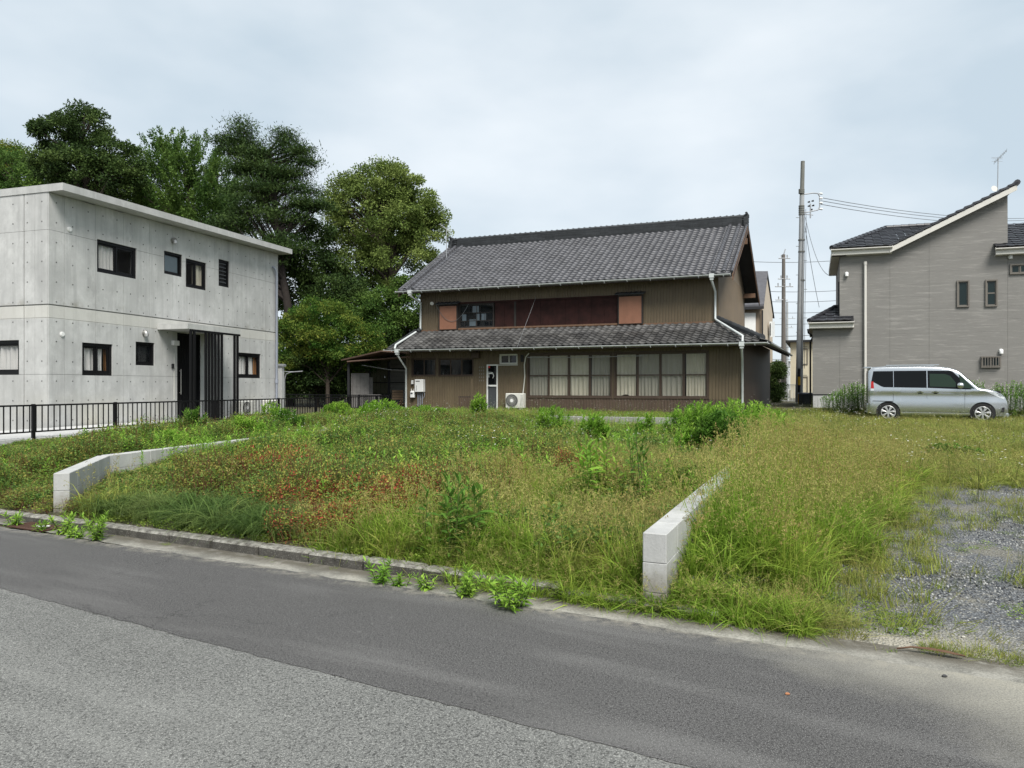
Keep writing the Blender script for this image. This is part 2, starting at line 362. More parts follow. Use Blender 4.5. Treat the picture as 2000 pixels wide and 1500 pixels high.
def asphalt(name, base, agg, dust=0, spk=.5):
    m, t, b = newmat(name)
    col = mixc(t, ramp(t, noise(t, .55, 5, .6, coord='World'), .3, .7), base, tuple(x * .78 for x in base))
    n = ramp(t, noise(t, 190, 3, .8, coord='World'), .52, .64); col = mixc(t, mulf(t, n, spk), col, agg)
    n = ramp(t, noise(t, 75, 2, .6, coord='World'), .48, .36); col = mixc(t, mulf(t, n, spk), col, tuple(x * .35 for x in base))
    n = ramp(t, noise(t, 14, 4, .7, coord='World'), .66, .74); col = mixc(t, mulf(t, n, .3), col, agg)
    ge = N(t, 'ShaderNodeNewGeometry'); sx = N(t, 'ShaderNodeSeparateXYZ')
    rot = N(t, 'ShaderNodeMapping', vector_type='TEXTURE'); rot.inputs['Location'].default_value = (LO.x, LO.y, 0); rot.inputs['Rotation'].default_value = (0, 0, math.atan2(LU.y, LU.x))
    t.links.new(ge.outputs['Position'], rot.inputs[0]); t.links.new(rot.outputs[0], sx.inputs[0])
    S, T = sx.outputs[0], sx.outputs[1]
    vc = N(t, 'ShaderNodeTexVoronoi', feature='DISTANCE_TO_EDGE'); vc.inputs['Scale'].default_value = .75
    wn = N(t, 'ShaderNodeTexNoise'); wn.inputs['Scale'].default_value = 2.5; wn.inputs['Detail'].default_value = 6; wn.inputs['Roughness'].default_value = .7; t.links.new(ge.outputs['Position'], wn.inputs['Vector'])
    wv_ = N(t, 'ShaderNodeVectorMath', operation='MULTIPLY_ADD'); wv_.inputs[1].default_value = (.55, .55, 0); t.links.new(wn.outputs['Color'], wv_.inputs[0]); t.links.new(ge.outputs['Position'], wv_.inputs[2]); t.links.new(wv_.outputs[0], vc.inputs['Vector'])
    ck = ramp(t, vc.outputs['Distance'], .006, .002); cm = ramp(t, noise(t, .55, 3, .5, coord='World'), .54, .60); col = mixc(t, mulf(t, mulf(t, ck, cm), .6), col, tuple(x * .3 for x in base))
    sn = ramp(t, noise(t, 1.1, 5, .65, coord='World'), .60, .70); col = mixc(t, mulf(t, sn, .22), col, tuple(x * .6 for x in base))
    # streaks along the road
    ns = N(t, 'ShaderNodeTexNoise'); ns.inputs['Scale'].default_value = 1.0; ns.inputs['Detail'].default_value = 5
    ms = N(t, 'ShaderNodeMapping'); ms.inputs['Scale'].default_value = (.35, 2.6, 1); t.links.new(rot.outputs[0], ms.inputs[0]); t.links.new(ms.outputs[0], ns.inputs['Vector'])
    f = ramp(t, ns.outputs['Fac'], .5, .75); col = mixc(t, mulf(t, f, .2 if dust else .15), col, agg)
    if dust:
        # sand washed from the gravel yard over the asphalt on the right
        a = N(t, 'ShaderNodeMath', operation='MULTIPLY_ADD'); a.inputs[1].default_value = 1.5; t.links.new(T, a.inputs[0]); t.links.new(S, a.inputs[2])
        n2 = N(t, 'ShaderNodeMath', operation='MULTIPLY_ADD'); n2.inputs[1].default_value = 1.8; t.links.new(noise(t, 1.6, 5, .6, coord='World'), n2.inputs[0]); t.links.new(a.outputs[0], n2.inputs[2])
        g = ramp(t, n2.outputs[0], 1.9, 3.5); gn = ramp(t, noise(t, 100, 4, .8, coord='World'), .25, .60)
        col = mixc(t, mulf(t, mulf(t, g, gn), .92), col, (.34, .325, .27))
        e = ramp(t, T, -.16, -.0); en = ramp(t, noise(t, 9, 5, .7, coord='World'), .42, .62); col = mixc(t, mulf(t, mulf(t, e, en), .7), col, (.30, .28, .23))
    t.links.new(col, b.inputs['Base Color']); b.inputs['Roughness'].default_value = .88; b.inputs['Specular IOR Level'].default_value = .25
    bp = N(t, 'ShaderNodeBump'); bp.inputs['Strength'].default_value = .55; bp.inputs['Distance'].default_value = .006
    t.links.new(noise(t, 120, 3, .7, coord='World'), bp.inputs['Height']); t.links.new(bp.outputs[0], b.inputs['Normal'])
    return m
M['asphalt_new'] = asphalt('dark_asphalt', (.066, .064, .063), (.34, .335, .32), 1, .75)
M['asphalt_old'] = asphalt('worn_asphalt', (.128, .129, .122), (.41, .41, .38), 0, .9)
def gutter_mat():
    m, t, b = newmat('gutter_concrete')
    col = mixc(t, ramp(t, noise(t, 2.2, 6, .7, coord='World'), .38, .62), (.36, .345, .30), (.15, .145, .125))
    n = ramp(t, noise(t, 60, 4, .75, coord='World'), .45, .65); col = mixc(t, mulf(t, n, .55), col, (.09, .085, .07))
    n = ramp(t, noise(t, 130, 3, .7, coord='World'), .55, .7); col = mixc(t, mulf(t, n, .6), col, (.5, .48, .42))
    ge = N(t, 'ShaderNodeNewGeometry'); sx = N(t, 'ShaderNodeSeparateXYZ')
    rot = N(t, 'ShaderNodeMapping', vector_type='TEXTURE'); rot.inputs['Location'].default_value = (LO.x, LO.y, 0); rot.inputs['Rotation'].default_value = (0, 0, math.atan2(LU.y, LU.x))
    t.links.new(ge.outputs['Position'], rot.inputs[0]); t.links.new(rot.outputs[0], sx.inputs[0])
    e = ramp(t, sx.outputs[1], .06, .20); en = ramp(t, noise(t, 7, 5, .7, coord='World'), .25, .5)
    col = mixc(t, mulf(t, mulf(t, e, en), .9), col, (.085, .075, .055))
    t.links.new(col, b.inputs['Base Color']); b.inputs['Roughness'].default_value = .9
    bp = N(t, 'ShaderNodeBump'); bp.inputs['Strength'].default_value = .8; bp.inputs['Distance'].default_value = .01
    t.links.new(noise(t, 70, 4, .7, coord='World'), bp.inputs['Height']); t.links.new(bp.outputs[0], b.inputs['Normal']); return m
M['gutterstrip'] = gutter_mat()
def ground_mat():
    m, t, b = newmat('yard_ground')
    soil = mixc(t, ramp(t, noise(t, 3, 6, .65, coord='World'), .35, .65), (.105, .085, .05), (.055, .06, .026))
    # crushed blue-grey stone of the yard
    vo = N(t, 'ShaderNodeTexVoronoi'); vo.inputs['Scale'].default_value = 62; ge = N(t, 'ShaderNodeNewGeometry'); t.links.new(ge.outputs['Position'], vo.inputs['Vector'])
    sv = N(t, 'ShaderNodeSeparateColor'); t.links.new(vo.outputs['Color'], sv.inputs[0])
    st_ = mixc(t, sv.outputs[0], (.080, .088, .100), (.21, .22, .228))
    st_ = mixc(t, ramp(t, sv.outputs[1], .86, .9), st_, (.34, .33, .29))
    st_ = mixc(t, ramp(t, vo.outputs['Distance'], .35, .8), st_, (.045, .045, .045))
    st_ = mixc(t, mulf(t, ramp(t, noise(t, 1.5, 5, .7, coord='World'), .5, .62), .6), st_, (.20, .185, .14))
    sx = N(t, 'ShaderNodeSeparateXYZ')
    rot = N(t, 'ShaderNodeMapping', vector_type='TEXTURE'); rot.inputs['Location'].default_value = (LO.x, LO.y, 0); rot.inputs['Rotation'].default_value = (0, 0, math.atan2(LU.y, LU.x))
    t.links.new(ge.outputs['Position'], rot.inputs[0]); t.links.new(rot.outputs[0], sx.inputs[0])
    g = N(t, 'ShaderNodeMath', operation='MULTIPLY_ADD'); g.inputs[1].default_value = 1.4; t.links.new(noise(t, .9, 4, .6, coord='World'), g.inputs[0]); t.links.new(sx.outputs[0], g.inputs[2])
    far = ramp(t, sx.outputs[1], 24, 18)
    col = mixc(t, mulf(t, ramp(t, g.outputs[0], 2.0, 2.6), far), soil, st_)
    # pale sandy apron where the yard meets the road
    e = ramp(t, sx.outputs[1], 1.0, .3); en = ramp(t, noise(t, 3.5, 5, .7, coord='World'), .3, .5)
    s1 = ramp(t, sx.outputs[0], 1.4, 1.9); s2 = ramp(t, sx.outputs[0], 3.6, 2.4)
    col = mixc(t, mulf(t, mulf(t, mulf(t, e, en), s1), s2), col, (.36, .335, .27))
    t.links.new(col, b.inputs['Base Color']); b.inputs['Roughness'].default_value = .95
    bp = N(t, 'ShaderNodeBump'); bp.inputs['Strength'].default_value = .9; bp.inputs['Distance'].default_value = .02
    t.links.new(vo.outputs['Distance'], bp.inputs['Height']); t.links.new(bp.outputs[0], b.inputs['Normal']); return m
M['ground'] = ground_mat()

def ground_sheet():
    ss = np.concatenate([[-900, -400, -200, -100, -60, -40], np.arange(-30, 30.1, .5), [40, 60, 100, 200, 400, 900]])
    ts = np.concatenate([[-900, -300, -100, -40, -15, -6], np.arange(-3, .2, .5), [.28, .30, .34, .38, .42, .44, .46, .48, .5, .52, .6, .8], np.arange(1, 32, .5), [40, 60, 100, 200, 400, 900]])
    S, T = np.meshgrid(ss, ts); X, Y = xy(S, T); Z = hT(X, Y)
    bump = .02 * np.sin(X * 2.1 + 1.3 * np.sin(Y * 1.3)) * np.cos(Y * 1.7) * smooth(T, .8, 2)
    V = np.stack([X, Y, Z + bump], -1).reshape(-1, 3); nx, ny = len(ss), len(ts)
    I = np.arange(nx * ny).reshape(ny, nx); F = np.stack([I[:-1, :-1], I[:-1, 1:], I[1:, 1:], I[1:, :-1]], -1).reshape(-1, 4)
    o = link_mesh('ground', np_mesh('ground', V, F, smooth=True), M['ground']); tag(o, kind='structure')
ground_sheet()
def lotsheet(name, s0, s1, t0, t1, z, mat, n=40, wob=0, m=2, w1=0):
    mb = MB(); pts = []; 
    for i in range(n + 1):
        s_ = s0 + (s1 - s0) * i / n
        for j in range(m + 1):
            t_ = t0 + (t1 - t0) * j / m + ((-.12 - .043 * max(-12, min(12, s_)) if wob and j == 0 else 0) + wob * (.4 * math.sin(s_ * 1.1) + math.sin(s_ * 7.7) * .2 + math.sin(s_ * 19) * .2 + random.uniform(-.6, .6)) if j in (0,) else 0) + (w1 * (math.sin(s_ * 4.3) + math.sin(s_ * 11.1) * .6 + math.sin(s_ * 31) * .5) if j == m else 0)
            pts.append((*xy(s_, t_), z))
    fs = [(i * (m + 1) + j, (i + 1) * (m + 1) + j, (i + 1) * (m + 1) + j + 1, i * (m + 1) + j + 1) for i in range(n) for j in range(m)]
    mb.quadlist(pts, fs); return mb.build(name, mat, kind='structure')
lotsheet('road', -120, 120, -7.5, -.9, -.003, M['asphalt_old'], 400, 0)
lotsheet('road_patch', -120, 120, -1.44, .0, 0, M['asphalt_new'], 4800, .012, w1=.012)
lotsheet('gutter_strip', -120, 120, -.07, .30, -.0035, M['gutterstrip'], 2400, .010)
# ------------------------------------------------------------------ kerb, drain
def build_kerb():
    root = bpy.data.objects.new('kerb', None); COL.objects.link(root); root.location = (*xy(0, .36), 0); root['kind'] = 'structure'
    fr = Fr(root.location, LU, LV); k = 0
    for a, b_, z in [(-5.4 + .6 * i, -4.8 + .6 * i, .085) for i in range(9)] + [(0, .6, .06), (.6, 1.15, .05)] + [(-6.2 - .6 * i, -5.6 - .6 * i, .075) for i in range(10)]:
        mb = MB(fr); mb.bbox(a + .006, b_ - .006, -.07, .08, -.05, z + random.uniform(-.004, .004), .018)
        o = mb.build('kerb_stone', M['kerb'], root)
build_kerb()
def build_drain():
    x, y = xy(-6.15, .15); fr = Fr((x, y, .006), LU, LV)
    r = empty('drain_grate', (x, y, .006), 'rusty iron drain grate in the gutter beside the left kerb stones', 'drain grate')
    mb = MB(fr)
    for a in ((-.31, .31, -.13, -.10), (-.31, .31, .10, .13), (-.31, -.28, -.10, .10), (.28, .31, -.10, .10)): mb.box(*a, -.004, .008)
    mb.build('frame', M['rust'], r)
    bar = None
    for i in range(14):
        if bar is None: mb = MB(fr); mb.box(-.012, .012, -.10, .10, -.004, .006); bar = mb.build('bar', M['rust'], r); bar.location = fr.m(-.26, 0, 0)
        else: copy_child(bar, r, fr.m(-.26 + i * .04, 0, 0))
    mb = MB(fr); mb.box(-.28, .28, -.10, .10, -.005, -.002); mb.build('pit', M['dark'], r)
build_drain()

# ------------------------------------------------------------------ block walls
def block_wall(name, label, segs, top, thick=.165, rows=2, blk=.4, h=.2, mat='block', cat='wall', side=1):
    """segs: list of xy points; blocks are laid along the run"""
    P0 = Vector((*segs[0], 0)); root = empty(name, P0, label, cat)
    for a, b in zip(segs, segs[1:]):
        a = Vector(a); b = Vector(b); d = (b - a); Ln = d.length; d.normalize(); nrm = Vector((d.y, -d.x)) * side
        fr = Fr((P0.x, P0.y, 0), (d.x, d.y), (nrm.x, nrm.y) if side > 0 else (-nrm.x, -nrm.y)); off = a - Vector(segs[0])
        sh = Vector((off.x, off.y, 0)); n = max(1, int(round(Ln / blk)))
        y0, y1 = (0, thick) if side > 0 else (-thick, 0)
        for r_ in range(rows):
            for i in range(n):
                k0 = i * Ln / n + .002; k1 = (i + 1) * Ln / n - .002
                mb = MB(Fr((0, 0, 0), fr.ex[:2], (nrm.x * side, nrm.y * side) if False else (fr.ey.x, fr.ey.y)))
                z1 = top - r_ * (h + .006); mb.bbox(k0, k1, y0, y1, z1 - h, z1, .004 if r_ else .006)
                o = mb.build('block', M[mat], root); o.location = sh
        mb = MB(Fr((0, 0, 0), fr.ex[:2], (fr.ey.x, fr.ey.y))); mb.box(.012, Ln - .012, y0 + .01, y1 - .01, top - rows * (h + .006) - .2, top - .012); o = mb.build('mortar', M['joint'], root); o.location = sh
    return root
rw = block_wall('block_wall', 'low pale concrete block wall running back through tall grass beside the gravel yard', [(.905, 4.97), (3.5, 10.9), (6.4, 17.5)], .535, rows=3)
for kk in (2.05, 3.6):   # three short trowel lines scored across the top of the wall
    d = Vector((3.5 - .905, 10.9 - 4.97)).normalized(); mb = MB(Fr((0, 0, 0), d, (d.y, -d.x)))
    for j in range(3): mb.box(kk + j * .07, kk + j * .07 + .012, .015, .15, .5352, .5375)
    mb.build('joint_mark', M['joint'], rw)
block_wall('block_wall', 'low pale block wall bending away behind the weeds at the left, its end by the drain', [(-5.29 + .12, 8.375), (-5.99 + .1, 10.5), (-5.29 + .1, 13.2), (-4.2, 17.2)], .535, rows=3, side=-1)
block_wall('block_wall', 'weathered low block wall in front of the brown house with its corner facing the weeds', [(-1.72, 17.2), (.31, 22), (6.2, 19.8)], .65, thick=.15, rows=2, mat='oldblock')

# ------------------------------------------------------------------ concrete house
YN = 17.0; CX = (95 - 1000) / FP * YN
CF = Fr((CX, YN, .60), (.259, .966), (-.955, .297))
CHL = CF.at(543, 700)[0]
def cw(px0, px1, yt, yb, d=0):
    k0, h1 = CF.at(px0, yt, d); _, h0 = CF.at(px0, yb, d); k1, _ = CF.at(px1, yt, d); return (k0, k1, h0, h1)
ch = empty('concrete_house', CF.O, 'two storey house of bare concrete panels with black framed windows', 'house')
HJ = 3.49 - .60
top_k = lambda k: 6.17 - .60 + .22 * k / CHL           # roof soffit height along the facade
_k, hn = CF.at(95, 374.6); _k2, hf = CF.at(543, 496)
top_k = lambda k: hn + (hf - hn) * k / CHL
wins = {'W1': cw(189.6, 267, 466.5, 530.6), 'W2': cw(320.6, 356, 489, 534), 'W3': cw(363, 403, 504, 560), 'W4': cw(427, 448, 505.3, 558),
        'G1': cw(160.5, 220, 668.6, 733), 'G2': cw(265, 302, 667, 713), 'G3': cw(462, 509, 688, 738), 'D': cw(346, 392, 649.5, 815)}
wins['D'] = (wins['D'][0], wins['D'][1], -.05, wins['D'][3])
holes = list(wins.values())
def panels(fr, root, length, flip, holes, kfun, topf):
    """cast panels: separate slabs with recessed joints, cut round the openings"""
    rows = [(-.25, 2.18 - .95), (2.18 - .95, HJ - .31), (HJ - .31, HJ - .012), (HJ + .012, HJ + 1.78), (HJ + 1.78, 9)]
    ks = [0] + list(np.arange(.43, length - .3, .92)) + [length]
    for a, b in zip(ks, ks[1:]):
        for z0, z1 in rows:
            g = .0035
            if z1 > 8: z1 = min(topf(a), topf(b)) ; 
            mb = MB(fr); rs = rects_minus((a + g, b - g, z0 + g, z1 - g), holes)
            if not rs: continue
            for (x0, x1, y0, y1) in rs: kfun(mb, x0, x1, y0, y1)
            if z0 == HJ + 1.78:   # wedge up to the sloping soffit
                pass
            mb.build('wall_panel', M['concrete'], root)
panels(CF, ch, CHL, False, holes, lambda mb, a, b, c, d: mb.box(a, b, -.0, .03, c, d), lambda k: top_k(k) + .0)
mbw = MB(CF)
for r_ in rects_minus((0.032, CHL - .002, -.3, min(hn, hf) - .01), holes): mbw.box(r_[0], r_[1], .034, .22, r_[2], r_[3])
# left facade at k = 0, d from 0 to 9
LFW = None
def lf(px, py):      # left facade: plane k=0, unknown d
    r = (px - 1000) / FP; P = CF.O; d = (r * P.y - P.x) / (CF.ey.x - r * CF.ey.y); Y = P.y + CF.ey.y * d
    return d, EYE - (py - HZ) / FP * Y - P.z
dR, gt = lf(37, 664); _, gb = lf(37, 732); G0 = (dR, dR + 1.75, gb, gt)
DL = 9.0
dj = lf(47, 500)[0]
def left_panels():
    rows = [(-.25, 2.18 - .95), (2.18 - .95, HJ - .31), (HJ - .31, HJ - .012), (HJ + .012, HJ + 1.78), (HJ + 1.78, hn)]
    ks = [0.031, .43, dj - .01, dj + .01] + list(np.arange(dj + .92, DL, .92)) + [DL]
    for a, b in zip(ks, ks[1:]):
        if b - a < .05: continue
        for z0, z1 in rows:
            g = .0035; mb = MB(CF); rs = rects_minus((a + g, b - g, z0 + g, z1 - g), [G0])
            for (x0, x1, y0, y1) in rs: mb.box(0, .03, x0, x1, y0, y1)
            if rs: mb.build('wall_panel', M['concrete'], ch)
left_panels()
for r_ in rects_minus((.23, DL - .01, -.3, hn - .01), [G0]): mbw.box(.034, .22, r_[0], r_[1], r_[2], r_[3])
mbw.box(.3, CHL - .01, DL - .2, DL, -.3, hn - .02); mbw.box(CHL - .2, CHL - .003, .24, DL - .22, -.3, hn - .02)
mbw.build('wall', M['joint'], ch)
mb = MB(CF)
for k_ in np.arange(.21, CHL, .46):
    for z_ in np.arange(.12, top_k(k_) - .1, .475):
        if any(h[0] - .06 < k_ < h[1] + .06 and h[2] - .06 < z_ < h[3] + .06 for h in holes): continue
        mb.disc((k_, -.0012, z_), (0, 1, 0), .018, .006, 8)
for d_ in np.arange(.21, 4, .46):
    for z_ in np.arange(.12, hn - .1, .475):
        if G0[0] - .06 < d_ < G0[1] + .06 and G0[2] - .06 < z_ < G0[3] + .06: continue
        mb.disc((-.0012, d_, z_), (1, 0, 0), .018, .006, 8)
mb.build('tie_hole', M['tie'], ch, kind='stuff')
# roof slab with its overhang on the entrance side
mb = MB(CF); oh = .46; ke = CHL + .22
zt = lambda k: top_k(k) + .002
p = []
for d_, k_ in ((-oh, -.02), (-oh, ke), (DL + .1, ke), (DL + .1, -.02)): p.append((k_, d_, zt(k_)))
for d_, k_ in ((-oh, -.02), (-oh, ke), (DL + .1, ke), (DL + .1, -.02)): p.append((k_, d_, zt(k_) + .175))
mb.quadlist(p, [(0, 3, 2, 1), (4, 5, 6, 7), (0, 1, 5, 4), (1, 2, 6, 5), (2, 3, 7, 6), (3, 0, 4, 7)]); mb.build('roof_slab', M['concrete_slab'], ch)
mb = MB(CF); mb.prism([(0.0, HJ - .6), (CHL, HJ - .6), (CHL, HJ - .59), (0, HJ - .59)], .1, .12)
def curtain(fr, root, k0, k1, h0, h1, d, mat, amp=.028, wl=None, swag=0):
    wl = wl or random.uniform(.10, .19); mb = MB(fr); n = max(8, int((k1 - k0) / .016)); pts = []; ph = random.uniform(0, 9)
    for i in range(n + 1):
        k = k0 + (k1 - k0) * i / n
        for j in range(7):
            z = h0 + (h1 - h0) * j / 6; u = 1 - j / 6; w = wl * (1 + .5 * u)
            q = amp * (math.sin(k * 2 * math.pi / wl + ph + .8 * math.sin(k * 5 + ph)) * (.5 + .7 * u) + .5 * math.sin(k * 23 + z * 2 + ph))
            zz = z + (swag * math.sin(math.pi * i / n) ** 2 * u if swag else 0)
            pts.append((k, d + q, zz))
    mb.quadlist(pts, [(i * 7 + j, (i + 1) * 7 + j, (i + 1) * 7 + j + 1, i * 7 + j + 1) for i in range(n) for j in range(6)], True)
    return mb.build('curtain', M[mat], root)
def window(fr, root, rect, d=0.0, fw=.045, split=2, mat='blackframe', glass='glass', curt=None, rail=False, dep=.07, proud=.01, name='window', label=None, curtspan=None, wf=None, cols=None):
    """frame + one pane per sash; sub-parts pane and curtain"""
    k0, k1, h0, h1 = rect; mb = MB(fr); y0, y1 = d - proud, d + dep
    mb.box(k0, k1, y0, y1, h0, h0 + fw); mb.box(k0, k1, y0, y1, h1 - fw, h1); mb.box(k0, k0 + fw, y0, y1, h0 + fw, h1 - fw); mb.box(k1 - fw, k1, y0, y1, h0 + fw, h1 - fw)
    w = (k1 - k0 - 2 * fw) / split; sf = fw * .75
    for i in range(split):
        a = k0 + fw + i * w; b = a + w; yy = d + (.012 if i % 2 else .032)
        mb.box(a, a + sf, yy, yy + .02, h0 + fw, h1 - fw); mb.box(b - sf, b, yy, yy + .02, h0 + fw, h1 - fw)
        mb.box(a + sf, b - sf, yy, yy + .02, h0 + fw, h0 + fw + sf); mb.box(a + sf, b - sf, yy, yy + .02, h1 - fw - sf, h1 - fw)
        if rail: zc = h0 + (h1 - h0) * rail; mb.box(a + sf, b - sf, yy - .004, yy + .018, zc - .022, zc + .022)
    f = mb.build(name, M[mat], root, label)
    for i in range(split):
        a = k0 + fw + i * w + sf; b = a + w - 2 * sf; yy = d + (.022 if i % 2 else .042)
        segs = [(h0 + fw + sf, h1 - fw - sf)]
        if rail: zc = h0 + (h1 - h0) * rail; segs = [(h0 + fw + sf, zc - .022), (zc + .022, h1 - fw - sf)]
        for s0, s1 in segs: m_ = MB(fr); m_.box(a, b, yy - .002, yy + .002, s0, s1); m_.build('pane', M[glass], f)
    if curt:
        for (a, b, m_, *sw) in curt: curtain(fr, f, k0 + (k1 - k0) * a, k0 + (k1 - k0) * b, h0 + .02 + (sw[1] if len(sw) > 1 else 0), h1 - .03, d + .095, m_, swag=sw[0] if sw else 0)
    return f
window(CF, ch, wins['W1'], .05, .07, 2, curt=[(.03, .48, 'curtain', .08)], label='wide upstairs black window with a white curtain drawn aside')
window(CF, ch, wins['W2'], .05, .06, 1, glass='frosted')
window(CF, ch, wins['W3'], .05, .07, 2, curt=[(.5, .95, 'cream_curtain')])
f4 = window(CF, ch, wins['W4'], .05, .06, 1, glass='darkglass')
mb = MB(CF); a = wins['W4']
for z_ in np.arange(a[2] + .13, a[3] - .1, .12): mb.box(a[0] + .1, a[1] - .1, .055, .075, z_, z_ + .03)
mb.build('louvre', M['darkgrey'], f4)
window(CF, ch, wins['G1'], .05, .075, 2, curt=[(.05, .5, 'curtain'), (.5, .8, 'curtain'), (.8, .93, 'wood_int')])
window(CF, ch, wins['G2'], .05, .06, 1, curt=[(.35, .8, 'curtain')], glass='darkglass')
window(CF, ch, wins['G3'], .05, .075, 2, curt=[(.05, .5, 'curtain'), (.5, .78, 'curtain'), (.8, .95, 'wood_int')])
# left facade window (rotated frame: k runs along the left facade)
CL = Fr(CF.O, CF.ey[:2], CF.ex[:2])
window(CL, ch, G0, .05, .075, 2, curt=[(.05, .5, 'curtain')])
mb = MB(CF); mb.box(.5, CHL - .4, 1.6, 1.65, -.2, hn - .1); mb.build('room_partition', M['cream_wall'], ch)
# door
k0, k1, h0, h1 = wins['D']; mb = MB(CF); w3 = (k1 - k0) / 2
mb.box(k0, k0 + .06, .02, .12, h0, h1); mb.box(k1 - .06, k1, .02, .12, h0, h1); mb.box(k0 + .06, k1 - .06, .02, .12, h1 - .06, h1); mb.box(k0 + .06, k1 - .06, .06, .10, h0, h1 - .06)
for i in range(9): q = k0 + .1 + i * (k1 - k0 - .2) / 9; mb.box(q, q + .012, .052, .06, h0 + .05, h1 - .1)
dr = mb.build('door', M['door'], ch)
mb = MB(CF); mb.tube([(k0 + .16, -.0, h0 + .75), (k0 + .16, -.0, h0 + 1.5)], .014, 8); mb.tube([(k0 + .16, 0, h0 + .8), (k0 + .16, .06, h0 + .8)], .01, 6); mb.tube([(k0 + .16, 0, h0 + 1.45), (k0 + .16, .06, h0 + 1.45)], .01, 6); mb.build('handle', M['steel'], dr)
# canopy and the screen of black posts
kc, _ = CF.at(307, 640); _, hc0 = CF.at(369, 642, -1.06); _, hc1 = CF.at(369, 631.5, -1.06); ke2, _ = CF.at(470, 641, -1.06)
mb = MB(CF); mb.box(kc, ke2, -1.06, -.002, hc0, hc1); mb.build('canopy', M['concrete_slab'], ch)
scr = MB(CF); kb, _ = CF.at(371, 650, -1.02); scr.box(kb, ke2, -1.055, -1.0, hc0 - .06, hc0 - .002); scr = scr.build('screen_beam', M['black'], ch)
for i, px in enumerate([372.6, 379.6, 402, 408.3, 414.6, 420.8, 427, 433.3, 458.2, 464]):
    kk = CF.at(px, 700, -1.03)[0]; mb = MB(CF); mb.box(kk - .028, kk + .028, -1.056, -.999, -.22, hc0 - .062); mb.build('post', M['black'], ch)
# vents, lamp, intercom, pipes
def hood(fr, root, px, py, mat='steel', r=.075, name='vent_hood'):
    k, h = fr.at(px, py); mb = MB(fr); pts = []; n = 10
    mb.disc((k, -.01, h), (0, 1, 0), r, .02, 14); mb.tube([(k, -.02, h + r * .3), (k, -.07, h + r * .2), (k, -.09, h - r * .3), (k, -.09, h - r * 1.2)], [r * .9, r * .95, r * .85, r * .85], 12); mb.build(name, M[mat], root)
for px, py in ((337, 470), (281, 651)): hood(CF, ch, px, py)
for px, py in ((135.5, 448), (121, 653)):
    k, h = CF.at(px, py); mb = MB(CF); mb.disc((k, -.012, h), (0, 1, 0), .062, .02, 20); mb.disc((k, -.026, h), (0, 1, 0), .045, .01, 20); mb.build('round_vent', M['white'], ch)
k, h = CF.at(340, 670); mb = MB(CF); mb.bbox(k - .12, k + .12, -.1, -.002, h - .07, h + .07, .01); mb.build('wall_lamp', M['white'], ch)
k, h = CF.at(336.6, 715); mb = MB(CF); mb.bbox(k - .045, k + .045, -.035, -.002, h - .07, h + .07, .006); mb.build('intercom', M['dark'], ch)
k, h = CF.at(340, 690); mb = MB(CF); mb.box(k - .008, k + .008, -.012, -.001, .55, h); mb.build('conduit', M['offwhite'], ch)
kd, hd = CF.at(536, 530); mb = MB(CF)
mb.tube([(kd - .14, .0, hd + .12), (kd - .14, -.07, hd + .12), (kd - .08, -.09, hd + .05), (kd, -.09, hd - .1), (kd, -.09, -.2)], .04, 10); mb.tube([(kd, -.09, 1.05), (kd, -.09, 1.2)], .06, 10); mb.build('downpipe', M['grey_pipe'], ch)
# units by the wall
def ac_unit(name, label, fr, k, h, d0, w=.8, hh=.6, dp=.3, bare=False, group=None):
    O = fr.w(k, d0, h); r = empty(name, O, label, 'air conditioner', group); f2 = Fr(O, fr.ex[:2], fr.ey[:2])
    mb = MB(f2); mb.bbox(-w / 2, w / 2, -dp, -.02, .06, .06 + hh, .02)
    for x in (-w / 2 + .1, w / 2 - .18): mb.box(x, x + .08, -dp + .02, -.04, 0, .06)
    mb.build('case', M['ac'], r)
    cx, cz, rr = -w * .13, .06 + hh * .5, hh * .44
    mb = MB(f2); mb.disc((cx, -dp - .004, cz), (0, 1, 0), rr, .012, 32); mb.build('fan_recess', M['dark'], r)
    g = MB(f2)
    for i in range(36):
        a = i * math.pi / 18; sw = .45
        g.tube([(cx + rr * .27 * math.cos(a), -dp - .017, cz + rr * .27 * math.sin(a)), (cx + rr * .97 * math.cos(a + sw), -dp - .017, cz + rr * .97 * math.sin(a + sw))], .0055, 4)
    for q in (.45, .72, .99): g.tube([(cx + rr * q * math.cos(t), -dp - .02, cz + rr * q * math.sin(t)) for t in np.linspace(0, 2 * math.pi, 25)], .005, 4, False)
    g.build('fan_grille', M['lightboard'], r)
    mb = MB(f2); mb.disc((cx, -dp - .024, cz), (0, 1, 0), rr * .27, .012, 20); mb.build('fan_hub', M['white'], r)
    mb = MB(f2)
    for i in range(9): mb.box(w * .36, w * .49, -dp - .004, -dp - .001, .14 + i * .05, .155 + i * .05)
    mb.build('side_vent', M['lightboard'], r)
    return r
k, h = CF.at(478, 800, -.05); ac_unit('air_conditioner', 'pale outdoor unit on the ground behind the black railing, right of the black posts', CF, k - .3, -.05, -.12, hh=.45)
k, h = CF.at(520, 800, -.05); ac_unit('air_conditioner', 'outdoor unit at the far foot of the concrete house beside the grey downpipe', CF, k, -.05, -.12, hh=.45)

